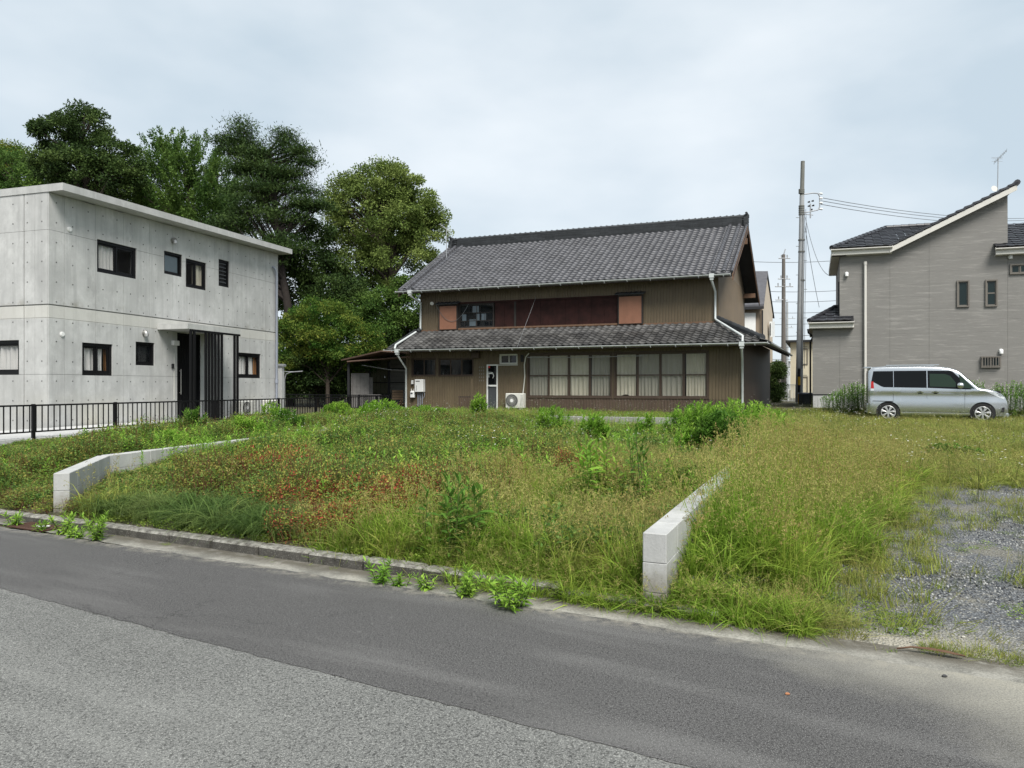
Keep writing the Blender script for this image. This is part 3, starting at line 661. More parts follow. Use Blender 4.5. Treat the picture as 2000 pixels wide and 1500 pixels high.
# fence on its kerb ---------------------------------------------------------
FD = Vector((.33, .944)); FO = Vector((-9.95, 14.9))
FF = Fr((FO.x, FO.y, 0), FD, (-FD.y, FD.x))
def railing(name, label, fr, k0, k1, zt, zb, zg, posts, step=.135, mat='black'):
    r = empty(name, fr.O, label, 'fence')
    mb = MB(fr); mb.box(k0, k1, -.022, .022, zt - .035, zt); mb.build('top_rail', M[mat], r)
    mb = MB(fr); mb.box(k0, k1, -.015, .015, zb - .03, zb); mb.build('bottom_rail', M[mat], r)
    p0 = None
    for k in posts:
        if p0 is None: mb = MB(fr); mb.box(-.028, .028, -.028, .028, zg - .1, zt + .012); p0 = mb.build('post', M[mat], r, loc=fr.m(k, 0, 0))
        else: copy_child(p0, r, fr.m(k, 0, 0))
    b0 = None; k = k0 + step / 2
    while k < k1:
        if min(abs(k - p) for p in posts) > .05:
            if b0 is None: mb = MB(fr); mb.box(-.010, .010, -.008, .008, zb - .005, zt - .03); b0 = mb.build('baluster', M[mat], r, loc=fr.m(k, 0, 0))
            else: copy_child(b0, r, fr.m(k, 0, 0))
        k += step
    return r
railing('railing', 'long black metal railing on the concrete kerb before the grey concrete house', FF, -4.6, 15.0, 1.165, .615, .46, [-4, -2, 0, 2, 4, 6, 8, 10, 12, 14, 14.95])
c2 = Vector((FO.x + FD.x * 15.0, FO.y + FD.y * 15.0)); e2 = Vector((at(548, 700, 34).x, 34.0)); dd = (e2 - c2); L2 = dd.length; dd.normalize()
railing('railing', 'second black railing further back, in front of the dark hedge between the two houses', Fr((c2.x, c2.y, 0), dd, (-dd.y, dd.x)), .06, L2, 1.18, .63, .5, [.1, 1.9, 3.8, 5.4, L2 - .05])
block_wall('retaining_wall', 'low pale concrete retaining wall carrying the long black railing', [tuple(FO + FD * -5.2), tuple(FO + FD * 4.2), tuple(FO + FD * 15.2)], .47, thick=.15, rows=2, side=-1, blk=.8)
# apron between the railing and the house
mb = MB(); a = FO + FD * -5.2 + Vector((-.944, .33)) * .16; b = FO + FD * 15.2 + Vector((-.944, .33)) * .16
c = CF.w(CHL + 4, -.05, 0); d = CF.w(-4, -.05, 0)
mb.quadlist([(a.x, a.y, .462), (b.x, b.y, .5), (c.x, c.y, .585), (d.x, d.y, .56), (d.x - 9, d.y + 3, .56), (a.x - 9, a.y + 3, .462)], [(0, 1, 2, 3), (0, 3, 4, 5)]); mb.build('pavement', M['foundation'], kind='structure')
# small things beyond the concrete house
P = at(556, 800, 30); r = empty('clothes_pole', (P.x, P.y, .5), 'slim steel clothes pole with curved arms right of the concrete house', 'clothes pole')
mb = MB(); z1 = EYE + 27 / FP * 30 - .5
mb.tube([(0, 0, 0), (0, 0, z1 - .3), (.06, 0, z1 - .08), (.25, 0, z1), (.75, 0, z1 + .04)], .022, 8); mb.build('pole', M['galv'], r)
mb = MB(); mb.tube([(-.3, 0, z1 - .28), (0, 0, z1 - .28)], .018, 6); mb.tube([(-.25, 0, z1 + .02), (.7, .02, z1 + .02)], .018, 6); mb.build('arm', M['galv'], r)
P = at(547, 800, 29); r = empty('gate_pillar', (P.x, P.y, .5), 'narrow white pillar with grey cap at the far corner of the concrete house', 'pillar')
zz = EYE + 38 / FP * 29 - .5; mb = MB(); mb.box(-.12, .12, -.15, .15, 0, zz); mb.build('shaft', M['white'], r); mb = MB(); mb.bbox(-.17, .19, -.2, .2, zz, zz + .1, .02); mb.build('cap', M['polecon'], r)

# ------------------------------------------------------------------ pantiles
TW, TL, TE = .265, .30, .238
def tile_profile(flat=False):
    if flat: return [(0, .0), (.02, .012), (.13, .008), (.25, .012), (.2575, 0)]
    return [(-.014, .016), (.018, .042), (.066, .042), (.11, .020), (.16, .004), (.21, .004), (.251, .018)]
def tile_verts(uw, vv, nn, prof, wtile=None, tl=TL):
    V = []; 
    for v, dz in ((0, .036), (tl, .0)):
        for u, w in prof: V.append(uw * u + vv * v + nn * (w + dz))
    for u, w in prof: V.append(uw * u + vv * .006 + nn * (w - .002))
    n = len(prof); F = [(i, i + 1, n + i + 1, n + i) for i in range(n - 1)] + [(2 * n + i, 2 * n + i + 1, i + 1, i) for i in range(n - 1)]
    return V, F
def tile_field(root, origin, u, v, U, Lv, inside, mat, single=None, prof=None, tw=TW, te=TE, name='roof_tile', limit=10**9, jit=.004):
    """origin offset from root; u, v unit 3D directions; lays tiles where inside(uc, vc)"""
    u = Vector(u).normalized(); v = Vector(v).normalized(); n = u.cross(v).normalized(); prof = prof or tile_profile()
    if tw != TW: prof = [(a * tw / TW, b) for a, b in prof]
    V0, F0 = tile_verts(u, v, n, prof, tl=te * 1.25); pos = []
    for j in range(int(Lv / te) + 1):
        for i in range(int(U / tw) + 1):
            if inside(i * tw + tw / 2, j * te + te / 2): pos.append((i, j))
    made = 0; me = None; rest = []
    for i, j in pos:
        o = Vector(origin) + u * (i * tw) + v * (j * te) + n * random.uniform(-jit, jit)
        if single and single(i, j) and made < limit:
            if me is None: me = bpy.data.meshes.new(name); me.from_pydata([tuple(a) for a in V0], [], F0); me.update(); me.materials.append(mat)
            q = bpy.data.objects.new(name, me); COL.objects.link(q); q.parent = root; q.location = o; made += 1
        else: rest.append(o)
    if rest:
        A = np.array([tuple(a) for a in V0]); O = np.array([tuple(a) for a in rest]); V = (O[:, None, :] + A[None]).reshape(-1, 3)
        F = (np.array(F0)[None] + (np.arange(len(rest)) * len(V0))[:, None, None]).reshape(-1, 4)
        q = link_mesh(name + '_field', np_mesh(name, V, F), mat, root); q['kind'] = 'stuff'
    return made
def roll_tiles(fr_root, a, b, r, mat, step=.24, n=8, name='roll_tile', sub=.0):
    """a row of half-round tiles from a to b (offsets), overlapping like scales"""
    a = Vector(a); b = Vector(b); L_ = (b - a).length; d = (b - a).normalized(); c = int(L_ / step); mb = MB()
    for i in range(c + 1):
        p = a + d * (i * step); q = p + d * min(step * 1.02, max(.02, L_ - i * step + .05)); mb.tube([p, q], [r * 1.08, r * .9], n, True, True)
    return mb.build(name, mat, fr_root, kind='stuff')

# ------------------------------------------------------------------ brown house
H0 = .60
HF = Fr((0, 29, H0), (.932, -.362), (.42, .907))
bh = empty('brown_house', HF.O, 'old two storey house with brown ribbed metal cladding and dark pantile roofs', 'house')
def hw(px0, px1, yt, yb, d=0.0):
    k0, h1 = HF.at(px0, yt, d); _, h0 = HF.at(px0, yb, d); k1, _ = HF.at(px1, yt, d); return (k0, k1, h0, h1)
KL, KR, KUL, KUR = -4.89, 8.89, -4.98, 7.86
DW = 10.6; DU0, DU1 = 1.3, 9.2
he, ht = 2.46, 3.36                    # lower roof: eave and top heights
ue, ur = 5.10, 7.83                    # upper roof: eave and ridge heights
# ground floor openings
Wk1 = hw(804, 852, 700, 735); Wk2 = hw(856.5, 925, 700, 735); Wd = hw(951, 972.5, 712, 798); Ws = hw(976.5, 1011, 692, 711)
Wd = (Wd[0], Wd[1], -.05, Wd[3])
WL = hw(1029.5, 1196, 690.5, 777); WR = hw(1199, 1384.5, 688.5, 779)
WL = (WL[0], WL[1], WL[2], WL[3]); WR = (WR[0], WR[1], WL[2], WL[3])
lower = [Wk1, Wk2, Wd, Ws, WL, WR]
def ribbed(fr, root, k0, k1, h0, h1, holes, d, mat, pitch=.115, name='cladding', topf=None, rib=.024):
    mb = MB(fr)
    for r_ in rects_minus((k0, k1, h0, h1), holes): mb.box(r_[0], r_[1], d, d + .1, r_[2], r_[3])
    k = k0 + pitch / 2
    while k < k1 - .04:
        for r_ in rects_minus((k - .022, k + .022, h0 + .003, h1 - .003), holes):
            if r_[1] - r_[0] > .02: 
                a, b = r_[0], r_[1]; mb.quadlist([(a, d + .001, r_[2]), (a + .012, d - rib, r_[2]), (b - .012, d - rib, r_[2]), (b, d + .001, r_[2]), (a, d + .001, r_[3]), (a + .012, d - rib, r_[3]), (b - .012, d - rib, r_[3]), (b, d + .001, r_[3])],
                    [(0, 1, 5, 4), (1, 2, 6, 5), (2, 3, 7, 6)])
        k += pitch
    return mb.build(name, M[mat], root)
kmid = HF.at(1025, 750)[0]
ribbed(HF, bh, KL, kmid, -.1, 2.75, [h for h in lower if h[1] < kmid], 0, 'clad')
ribbed(HF, bh, kmid + .004, KR, -.1, WL[2] - .02, [], 0, 'clad_low')
ribbed(HF, bh, kmid + .004, KR, WL[2] - .018, 2.75, [WL, WR], 0, 'clad')
mb = MB(HF); mb.box(KR - .1, KR, .105, DW, -.1, 2.75); mb.box(KL, KL + .1, .105, DW, -.1, 2.75); mb.box(KL, KR, DW + .003, DW + .1, -.1, 2.75); mb.box(KL + .1, KR - .1, 2.6, 2.65, -.1, 2.7); mb.build('side_wall', M['clad_plain'], bh)
mb = MB(HF); mb.box(KL + .02, KR - .02, -.03, .06, -.35, -.1); mb.build('footing', M['oldblock'], bh)
# upper floor
Wu = hw(896, 965.5, 590, 640, DU0); Bm = hw(966, 1207, 588, 637, DU0)
ka, ha1 = HF.at(870, 596, DU0 - .12); 
uh0, uh1 = ht - .05, ue + .45
band = (Wu[0], Bm[1], HF.at(1000, 638, DU0)[1], HF.at(1000, 587, DU0)[1])
ribbed(HF, bh, KUL, KUR, uh0, uh1, [band], DU0, 'clad')
sw = MB(HF); sw.box(KUR - .1, KUR, DU0 + .105, DU1, uh0, uh1)
k_ = DU0 + .12
while k_ < DU1: sw.box(KUR, KUR + .012, k_ - .03, k_ + .03, uh0, uh1 + (.0)); k_ += .16
sw.build('side_cladding', M['clad_side'], bh)
mb = MB(HF); mb.box(KUL, KUL + .1, DU0 + .105, DU1, uh0, uh1); mb.box(KUL, KUR, DU1 + .002, DU1 + .1, uh0, uh1); mb.box(KUL + .1, KUR - .1, DU0 + 1.2, DU0 + 1.25, uh0, uh1); mb.build('back_wall', M['clad_plain'], bh)
RD, RE0, RE1 = 5.25, .65, 9.85
KVL, KVR = -5.69, 8.50
slope = (ur - ue) / (RD - RE0)
roofh = lambda d: ue + slope * (d - RE0) if d < RD else ur - slope * (d - RD)
for kk in (KUR, KUL + .1):    # gable triangles
    mb = MB(HF); p = [(kk - .1, DU0, uh1), (kk - .1, DU1, uh1), (kk - .1, DU1, roofh(DU1) - .06), (kk - .1, RD, ur - .06), (kk - .1, DU0, roofh(DU0) - .06)]
    q = [(kk, b, c) for a, b, c in p]; mb.quadlist(p + q, [(4, 3, 2, 1, 0), (5, 6, 7, 8, 9)] + [(i, (i + 1) % 5, 5 + (i + 1) % 5, 5 + i) for i in range(5)]); mb.build('gable_wall', M['clad_side'], bh)
# roof decks
mb = MB(HF)
def deck(mb, a, b, c, d, th=.1):
    """four corner points (k,d,h) counterclockwise from above, thickened down"""
    p = [a, b, c, d]; q = [(x, y, z - th) for x, y, z in p]; mb.quadlist(p + q, [(0, 1, 2, 3), (7, 6, 5, 4), (0, 4, 5, 1), (1, 5, 6, 2), (2, 6, 7, 3), (3, 7, 4, 0)])
deck(mb, (KVL, RE0, ue), (KVR, RE0, ue), (KVR, RD, ur), (KVL, RD, ur)); mb.build('roof_deck', M['roof_under'], bh)
mb = MB(HF); deck(mb, (KVL, RD, ur), (KVR, RD, ur), (KVR, RE1, ue), (KVL, RE1, ue)); mb.build('rear_roof', M['ridge'], bh)
u3 = HF.ex; v3 = (HF.m(0, RD, ur) - HF.m(0, RE0, ue)); LvU = v3.length
tile_field(bh, HF.m(KVL + .02, RE0 - .05, ue + .0 + .01), u3, v3, KVR - KVL - .04, LvU, lambda a, b: a < KVR - KVL - .03 and b < LvU, M['tile'])
# lower roof front, right side, left
mb = MB(HF); LK0, LK1 = -5.29, 9.78
deck(mb, (LK0, -.75, he), (LK1, -.75, he), (KUR, DU0, ht), (LK0, DU0, ht)); mb.build('lower_roof_deck', M['roof_under'], bh)
v4 = (HF.m(0, DU0, ht) - HF.m(0, -.75, he)); Lv4 = v4.length
cnt = tile_field(bh, HF.m(LK0, -.80, he + .01), u3, v4, LK1 - LK0, Lv4, lambda a, b: a < (LK1 - LK0) - (LK1 - KUR) * b / Lv4 - .05 and b < Lv4, M['tile_old'], single=lambda i, j: (j < 6) and i > 4, limit=300)
mb = MB(HF); deck(mb, (LK1, -.75, he), (LK1, DW, he), (KUR, DW, ht), (KUR, DU0, ht)); mb.build('side_roof_deck', M['roof_under'], bh)
v5 = (HF.m(KUR, 0, ht) - HF.m(LK1, 0, he)); Lv5 = v5.length; us = HF.ey
tile_field(bh, HF.m(LK1 + .04, -.75, he + .01), us, v5, DW + .75, Lv5, lambda a, b: a > (DU0 + .75) * b / Lv5 and b < Lv5, M['tile_old'])
# hip, ridge and verge tiles
hp0 = HF.m(LK1 - .22, -.5, he + .16); hp1 = HF.m(KUR - .02, DU0, ht + .12)
roll_tiles(bh, hp1 + Vector((0, 0, .06)), hp0 + Vector((0, 0, .06)), .10, M['ridge'], .25, name='hip_tile')
mb = MB(HF)
for j in range(3):
    a = HF.m(LK1 - .3, -.42, he + .02 + j * .04); 
for j, (rr, dz) in enumerate(((.15, -.10), (.12, -.03))): MBh = MB(); MBh.tube([hp1 + Vector((0, 0, dz)), hp0 + Vector((0, 0, dz))], rr, 6); MBh.build('hip_bed', M['ridge'], bh)
mbo = MB(); mbo.disc(hp0 + Vector((.02, -.05, .02)), HF.m(1, -1, 0), .13, .09, 14); mbo.disc(hp0 + Vector((.05, -.1, -.1)), HF.m(1, -1, 0), .10, .08, 12); mbo.build('hip_end_ornament', M['ridge'], bh)
for kk in (KVL + .06, KVL + .36, KVL + .74, KVR - .06, KVR - .36, KVR - .74): roll_tiles(bh, HF.m(kk, RE0 - .02, ue + .085), HF.m(kk, RD - .1, ur + .03), .088 if abs(kk - KVR) > .1 and abs(kk - KVL) > .1 else .055, M['tile'], .235, name='verge_tile')
for kk in (LK0 + .05,): roll_tiles(bh, HF.m(kk, -.75, he + .07), HF.m(kk, DU0, ht + .06), .075, M['ridge'], .235, name='verge_tile')
roll_tiles(bh, HF.m(LK0 + .33, DU0 - .3, ht - .02), HF.m(LK0 + .33, DU0 - .02, ht + .12), .10, M['ridge'], .2, name='verge_tile')
# main ridge: stacked flat courses, cover roll, ornaments
n_ = 34; sl = (KVR - KVL - .5) / n_
for c_ in range(8):
    mb = MB(HF); wdt = .18 - .010 * c_
    for i in range(n_): a = KVL + .25 + i * sl + (c_ % 2) * sl / 2; mb.box(a + .004, min(a + sl - .004, KVR - .2), RD - wdt, RD + wdt, ur - .03 + c_ * .048, ur + .010 + c_ * .048 + random.uniform(-.002, .002))
    mb.build('ridge_course', M['ridge'], bh, kind='stuff')
roll_tiles(bh, HF.m(KVL + .2, RD, ur + .39), HF.m(KVR - .2, RD, ur + .39), .085, M['ridge'], .27, name='ridge_cap')
mb = MB()
for i in range(52): p = HF.m(KVL + .3 + i * .265, RD, ur + .455); mb.tube([p - HF.ex * .03, p + HF.ex * .04], .045, 8)
mb.build('ridge_collar', M['ridge'], bh, kind='stuff')
for kk, sgn in ((KVL + .1, -1), (KVR - .1, 1)):
    mb = MB(HF); mb.bbox(kk - .09, kk + .09, RD - .26, RD + .26, ur - .05, ur + .14, .03); mb.bbox(kk - .10, kk + .10, RD - .2, RD + .2, ur + .13, ur + .34, .03); mb.bbox(kk - .08, kk + .12, RD - .12, RD + .12, ur + .33, ur + .48, .03)
    mb.tube([(kk + sgn * .03, RD - .19, ur + .50), (kk + sgn * .03, RD + .19, ur + .50)], .055, 8); mb.build('ridge_ornament', M['ridge'], bh)
# barge boards and soffit
for a, b, ha, hb in ((RE0 - .02, RD, ue, ur), (RE1, RD, ue, ur)):
    for kk, mm in ((KVR - .045, 'sillwood'), (KVL + .01, 'clad')):
        mb = MB(HF); mb.quadlist([(kk, a, ha - .24), (kk, b, hb - .24), (kk, b, hb - .0), (kk, a, ha - .0), (kk + .035, a, ha - .24), (kk + .035, b, hb - .24), (kk + .035, b, hb - .0), (kk + .035, a, ha - .0)], [(0, 1, 2, 3), (7, 6, 5, 4), (0, 4, 5, 1), (3, 2, 6, 7), (0, 3, 7, 4), (1, 5, 6, 2)])
        mb.build('barge_board', M[mm], bh)
mb = MB(HF); mb.box(KUR + .02, KVR - .05, DU0 + 3.9, DU0 + 4.02, ur - .8, ur - .55); mb.box(KUR + .02, KVR - .1, DU1 - .6, DU1 - .4, ue + .02, ue + .22); mb.build('beam_end', M['sillwood'], bh)
# gutters with brackets and downpipes
def gutter(fr, root, k0, k1, d, h, r=.062, mat='gutter', step=.9, ax='k', hooks=True):
    mb = MB(fr); n = 8; pts = []; ends = (k0, k1)
    for k in ends:
        for i in range(n + 1): a = math.pi * i / n; pts.append(((k, d - r * math.cos(a), h - r * math.sin(a)) if ax == 'k' else (d + r * math.cos(a), k, h - r * math.sin(a))))
    for k in ends:
        for i in range(n + 1): a = math.pi * i / n; pts.append(((k, d - (r - .007) * math.cos(a), h - (r - .007) * math.sin(a)) if ax == 'k' else (d + (r - .007) * math.cos(a), k, h - (r - .007) * math.sin(a))))
    m_ = n + 1; f = [(i, i + 1, m_ + i + 1, m_ + i) for i in range(n)] + [(2 * m_ + i, 3 * m_ + i, 3 * m_ + i + 1, 2 * m_ + i + 1) for i in range(n)]
    f += [(0, m_, 3 * m_, 2 * m_), (n, 2 * m_ + n, 3 * m_ + n, m_ + n)]
    mb.quadlist(pts, f, True); 
    if ax == 'k':
        mb.disc((k0, d, h - .02), (1, 0, 0), r * .95, .01, 12); mb.disc((k1, d, h - .02), (1, 0, 0), r * .95, .01, 12)
    g = mb.build('gutter', M[mat], root)
    if hooks:
        mb = MB(fr); k = k0 + .4
        while k < k1: 
            if ax == 'k': mb.box(k - .012, k + .012, d - r - .004, d + r, h - r - .016, h - r + .012); mb.box(k - .01, k + .01, d - .01, d + .01, h - r - .05, h - r)
            k += step
        if mb.v: mb.build('bracket', M[mat], g, kind='stuff')
    return g
gutter(HF, bh, KVL - .05, KVR - .1, RE0 - .12, ue - .0)
gutter(HF, bh, LK0 - .1, LK1 + .05, -.87, he - .0)
gutter(HF, bh, -.80, DW, LK1 + .10, he, ax='d', hooks=False)
def dpipe(name, pts, r=.042, mat='white_pipe', hopper=True):
    mb = MB(HF); mb.tube(pts, r, 10)
    if hopper: k, d, h = pts[0]; mb.box(k - .085, k + .085, d - .085, d + .085, h - .02, h + .13); mb.box(k - .06, k + .06, d - .06, d + .06, h - .1, h - .02)
    return mb.build(name, M[mat], bh)
kk, _ = HF.at(801, 600, .53); kk2, hh2 = HF.at(824, 590, .9)
k821 = HF.at(822, 600, 1.22)[0]
dpipe('downpipe', [(kk, .53, ue - .1), (kk, .53, ue - .2), (k821, 1.2, ue - .45), (k821, 1.2, HF.at(822, 645, 1.2)[1]), (k821 - .08, 1.15, ht + .05), (k821 - .12, 1.1, ht + .02), (HF.at(775, 680, -.7)[0], -.78, he + .22), (HF.at(775, 680, -.7)[0], -.86, he + .05)])
k775 = HF.at(776, 690, -.87)[0]; k793 = HF.at(793, 720, -.08)[0]
dpipe('downpipe', [(k775, -.87, he - .1), (k775, -.87, he - .2), (k793, -.08, he - .75), (k793, -.08, -.15)])
kA = HF.at(1390, 545, .53)[0]; kB = HF.at(1397, 590, 1.2)[0]; kC = HF.at(1450, 672, -.86)[0]
dpipe('downpipe', [(kA, .53, ue - .1), (kA, .53, ue - .22), (kB, 1.2, ue - .55), (kB, 1.2, HF.at(1396, 622, 1.2)[1]), (kB + .05, 1.05, ht + .1), (kC, -.78, he + .24), (kC, -.86, he + .05)])
kD = HF.at(1450, 720, -.08)[0]
dpipe('downpipe', [(kC - .02, -.87, he - .1), (kC - .02, -.87, he - .2), (kD, -.08, he - .55), (kD, -.08, -.2)])
# sill band under the upper floor and head board
mb = MB(HF); mb.box(KUL + .05, KUR - .02, DU0 - .06, DU0 - .016, ht - .04, ht + .07); mb.build('sill_band', M['sillwood'], bh)
mb = MB(HF); mb.box(band[0] - .1, band[1], DU0 - .09, DU0 - .018, band[2] - .07, band[2]); mb.build('window_sill', M['sillwood'], bh)
mb = MB(HF); mb.box(band[0], band[1], DU0 - .05, DU0 + .05, band[3] - .05, band[3] + .02); mb.build('lintel', M['maroon'], bh)
wu = window(HF, bh, (band[0], HF.at(965, 600, DU0)[0], band[2], band[3] - .052), DU0, .04, 2, mat='roof_under', glass='darkglass', label='old upstairs window with patched panes')
a0, a1 = band[0] + .08, HF.at(965, 600, DU0)[0] - .06; hz0, hz1 = band[2] + .06, band[3] - .11
mb = MB(HF)
for z in (.25, .62): mb.box(a0, a1, DU0 + .006, DU0 + .012, hz0 + (hz1 - hz0) * z, hz0 + (hz1 - hz0) * z + .025)
for f_ in (.13, .27, .42, .62, .75, .88): q = a0 + (a1 - a0) * f_; z0 = random.choice([0, .25, .62]); z1 = {0: .25, .25: .62, .62: 1}[z0]; mb.box(q, q + .018, DU0 + .005, DU0 + .011, hz0 + (hz1 - hz0) * z0, hz0 + (hz1 - hz0) * z1)
mb.build('glazing_bar', M['roof_under'], wu)
for i in range(5):
    q0 = a0 + (a1 - a0) * random.uniform(0, .8); z0 = random.choice([.03, .28, .65]); mb = MB(HF); mb.box(q0, q0 + random.uniform(.12, .3), DU0 + .016, DU0 + .018, hz0 + (hz1 - hz0) * z0, hz0 + (hz1 - hz0) * (z0 + .3)); mb.build('patched_pane', M['frosted'], wu)
# maroon board shutters
kx = HF.at(966, 600, DU0)[0]; nbd = 12; kp = HF.at(1006, 600, DU0)[0]
edges = list(np.linspace(kx + .02, kp - .04, 3)) + [None] + list(np.linspace(kp + .06, band[1] - .02, 9))
for a, b in zip(edges, edges[1:]):
    if a is None or b is None: continue
    mb = MB(HF); dz = random.uniform(0, .008); mb.box(a + .004, b - .004, DU0 - .008 - dz, DU0 + .02, band[2] + .005, band[3] - .055); mb.build('shutter_board', M['maroon'], bh)
mb = MB(HF); mb.box(kp - .036, kp + .056, DU0 - .03, DU0 + .03, band[2] + .003, band[3] - .055); mb.build('shutter_post', M['roof_under'], bh)
mb = MB(HF); mb.box(kx + .01, band[1] - .01, DU0 + .022, DU0 + .04, band[2], band[3] - .05); mb.build('shutter_backing', M['roof_under'], bh)
def shutter_box(px0, px1, y0, y1, lab):
    k0, k1, h0, h1 = hw(px0, px1, y0, y1, DU0 - .16); O = HF.m(k0, 0, 0)
    mb = MB(HF); mb.box(k0, k1, DU0 - .15, DU0 - .018, h0, h1); sb = mb.build('shutter_case', M['roof_under'], bh, lab)
    mb = MB(HF); mb.box(k0 + .05, k1 - .05, DU0 - .158, DU0 - .151, h0 + .03, h1 - .06)
    k = k0 + .06
    while k < k1 - .07: mb.box(k, k + .022, DU0 - .166, DU0 - .159, h0 + .031, h1 - .061); k += .045
    mb.build('front_sheet', M['orange'], sb)
    mb = MB(HF); mb.quadlist([(k0 - .09, DU0 - .3, h1 + .0), (k1 + .09, DU0 - .3, h1 + .0), (k1 + .09, DU0 - .02, h1 + .1), (k0 - .09, DU0 - .02, h1 + .1), (k0 - .09, DU0 - .3, h1 + .035), (k1 + .09, DU0 - .3, h1 + .035), (k1 + .09, DU0 - .02, h1 + .135), (k0 - .09, DU0 - .02, h1 + .135)], [(0, 3, 2, 1), (4, 5, 6, 7), (0, 1, 5, 4), (1, 2, 6, 5), (2, 3, 7, 6), (3, 0, 4, 7)])
    k = k0 - .05
    while k < k1 + .05: mb.tube([(k, DU0 - .31, h1 + .04), (k, DU0 - .04, h1 + .14)], .022, 6); k += .19
    mb.build('small_roof', M['ridge'], sb)
shutter_box(856.5, 893, 596, 645, 'orange brown shutter case at the left end of the upper windows')
shutter_box(1206.5, 1255, 577, 634, 'orange brown shutter case at the right end of the maroon boards')
# ground floor windows, door
wk = window(HF, bh, Wk1, 0, .04, 2, mat='brownframe', glass='darkglass', proud=.03)
wk2 = window(HF, bh, Wk2, 0, .04, 3, mat='brownframe', glass='darkglass', proud=.03)
for w_, q, hh_, col in ((Wk1, .2, .13, 'white'), (Wk1, .9, .2, 'offwhite'), (Wk2, .12, .22, 'white'), (Wk2, .4, .2, 'lightboard'), (Wk2, .5, .14, 'white'), (Wk2, .66, .12, 'offwhite'), (Wk2, .72, .12, 'lightboard')):
    k = w_[0] + (w_[1] - w_[0]) * q; mb = MB(HF); mb.tube([(k, .1, w_[2] + .08), (k, .1, w_[2] + .08 + hh_ * .6), (k, .1, w_[2] + .08 + hh_)], [.06, .055, .02], 8); mb.build('sill_bottle', M[col], wk if w_ is Wk1 else wk2)
ww = window(HF, bh, Ws, 0, .03, 2, mat='offwhite', glass='darkglass', proud=.04); mb = MB(HF); mb.box(Ws[0] - .06, Ws[1] + .02, -.07, -.016, Ws[2] - .06, Ws[2] - .025); mb.build('sill', M['offwhite'], ww)
k0, k1, h0, h1 = Wd; mb = MB(HF)
for a in ((k0, k0 + .05, h0, h1), (k1 - .05, k1, h0, h1), (k0 + .05, k1 - .05, h1 - .05, h1), (k0 + .05, k1 - .05, .93, 1.0)): mb.box(a[0], a[1], -.03, .05, a[2], a[3])
dr = mb.build('door', M['white'], bh, 'narrow white framed glass door')
mb = MB(HF); mb.box(k0 + .05, k1 - .05, .005, .01, 1.0, h1 - .05); mb.build('pane', M['darkglass'], dr)
mb = MB(HF); mb.box(k0 + .05, k1 - .05, .005, .01, h0, .93); mb.build('lower_panel', M['darkgrey'], dr)
mb = MB(HF); mb.tube([(k0 + .09, -.04, .95), (k0 + .09, -.08, .95), (k0 + .16, -.08, .95)], .014, 6); mb.build('handle', M['steel'], dr)
mb = MB(HF); mb.box(k0 + .06, k0 + .14, -.002, .003, h1 - .14, h1 - .07); mb.build('sticker', M['red'], dr)
mb = MB(HF); mb.box(k0 + .08, k0 + .25, -.04, -.01, 1.45, 1.5); mb.tube([(k0 + .1, -.03, 1.3), (k0 + .1, -.03, 1.55), (k0 + .27, -.03, 1.5), (k0 + .32, -.03, 1.35), (k0 + .27, -.03, 1.27)], .014, 6); mb.build('hanging_hook', M['white'], dr)
cc = [[(.01, .24, 'dull_curtain'), (.26, .49, 'cream_curtain', .04), (.5, .74, 'cream_curtain', .05), (.76, .99, 'dull_curtain')], [(.01, .235, 'cream_curtain', .13), (.255, .495, 'dull_curtain'), (.51, .745, 'dull_curtain', .05), (.765, .98, 'cream_curtain', .09)]]
window(HF, bh, WL, 0, .06, 4, mat='brownframe', glass='glass', rail=.5, proud=.035, curt=cc[0]); window(HF, bh, WR, 0, .06, 4, mat='brownframe', glass='glass', rail=.5, proud=.035, curt=cc[1])
# vent box, lamp, meter, cables on the wall
k, h = HF.at(932, 694); mb = MB(HF); mb.bbox(k - .17, k + .17, -.22, -.016, h - .12, h + .12, .02); mb.build('vent_cover', M['brownframe'], bh)
k, h = HF.at(1020, 700, -.05); mb = MB(HF); mb.bbox(k - .05, k + .05, -.1, -.016, h - .14, h + .14, .01); mb.build('meter_box', M['dark'], bh)
k, h = HF.at(845, 592, DU0 - .1); mb = MB(HF); mb.tube([(k, DU0 - .02, h), (k, DU0 - .12, h), (k + .02, DU0 - .2, h - .03)], [.02, .03, .08], 10); mb.build('flood_lamp', M['offwhite'], bh)
k1_, h1_ = HF.at(853, 595, DU0 - .1); k2_, h2_ = HF.at(917, 594, DU0 - .1)
mb = MB(HF); mb.tube([(k1_ + (k2_ - k1_) * t, DU0 - .19, h1_ + (h2_ - h1_) * t - .75 * 4 * t * (1 - t)) for t in np.linspace(0, 1, 16)], .008, 5); mb.build('hanging_cable', M['cable'], bh)
a = HF.w(*[HF.at(1046, 580, DU0 - .3)[0], DU0 - .3, HF.at(1046, 580, DU0 - .3)[1]]); b = HF.at(1010, 678, -.9)
mb = MB(HF); ka_, ha_ = HF.at(1046, 580, DU0 - .1); mb.tube([(ka_, DU0 - .05, ha_), (b[0], -.9, b[1])], .0045, 4); mb.build('aerial_wire', M['galv'], bh)
k1_, h1_ = HF.at(1030, 698, -.2); k2_, h2_ = HF.at(1255, 695, -.2)
mb = MB(HF); mb.tube([(k1_, -.2, h1_), ((k1_ + k2_) / 2, -.22, (h1_ + h2_) / 2 - .03), (k2_, -.2, h2_)], .014, 6)
for q in (.12, .5, .88): kq = k1_ + (k2_ - k1_) * q; mb.tube([(kq, -.2, h1_ + (h2_ - h1_) * q + .015), (kq, -.02, h1_ + (h2_ - h1_) * q + .05)], .008, 5)
mb.build('laundry_pole', M['galv'], bh)
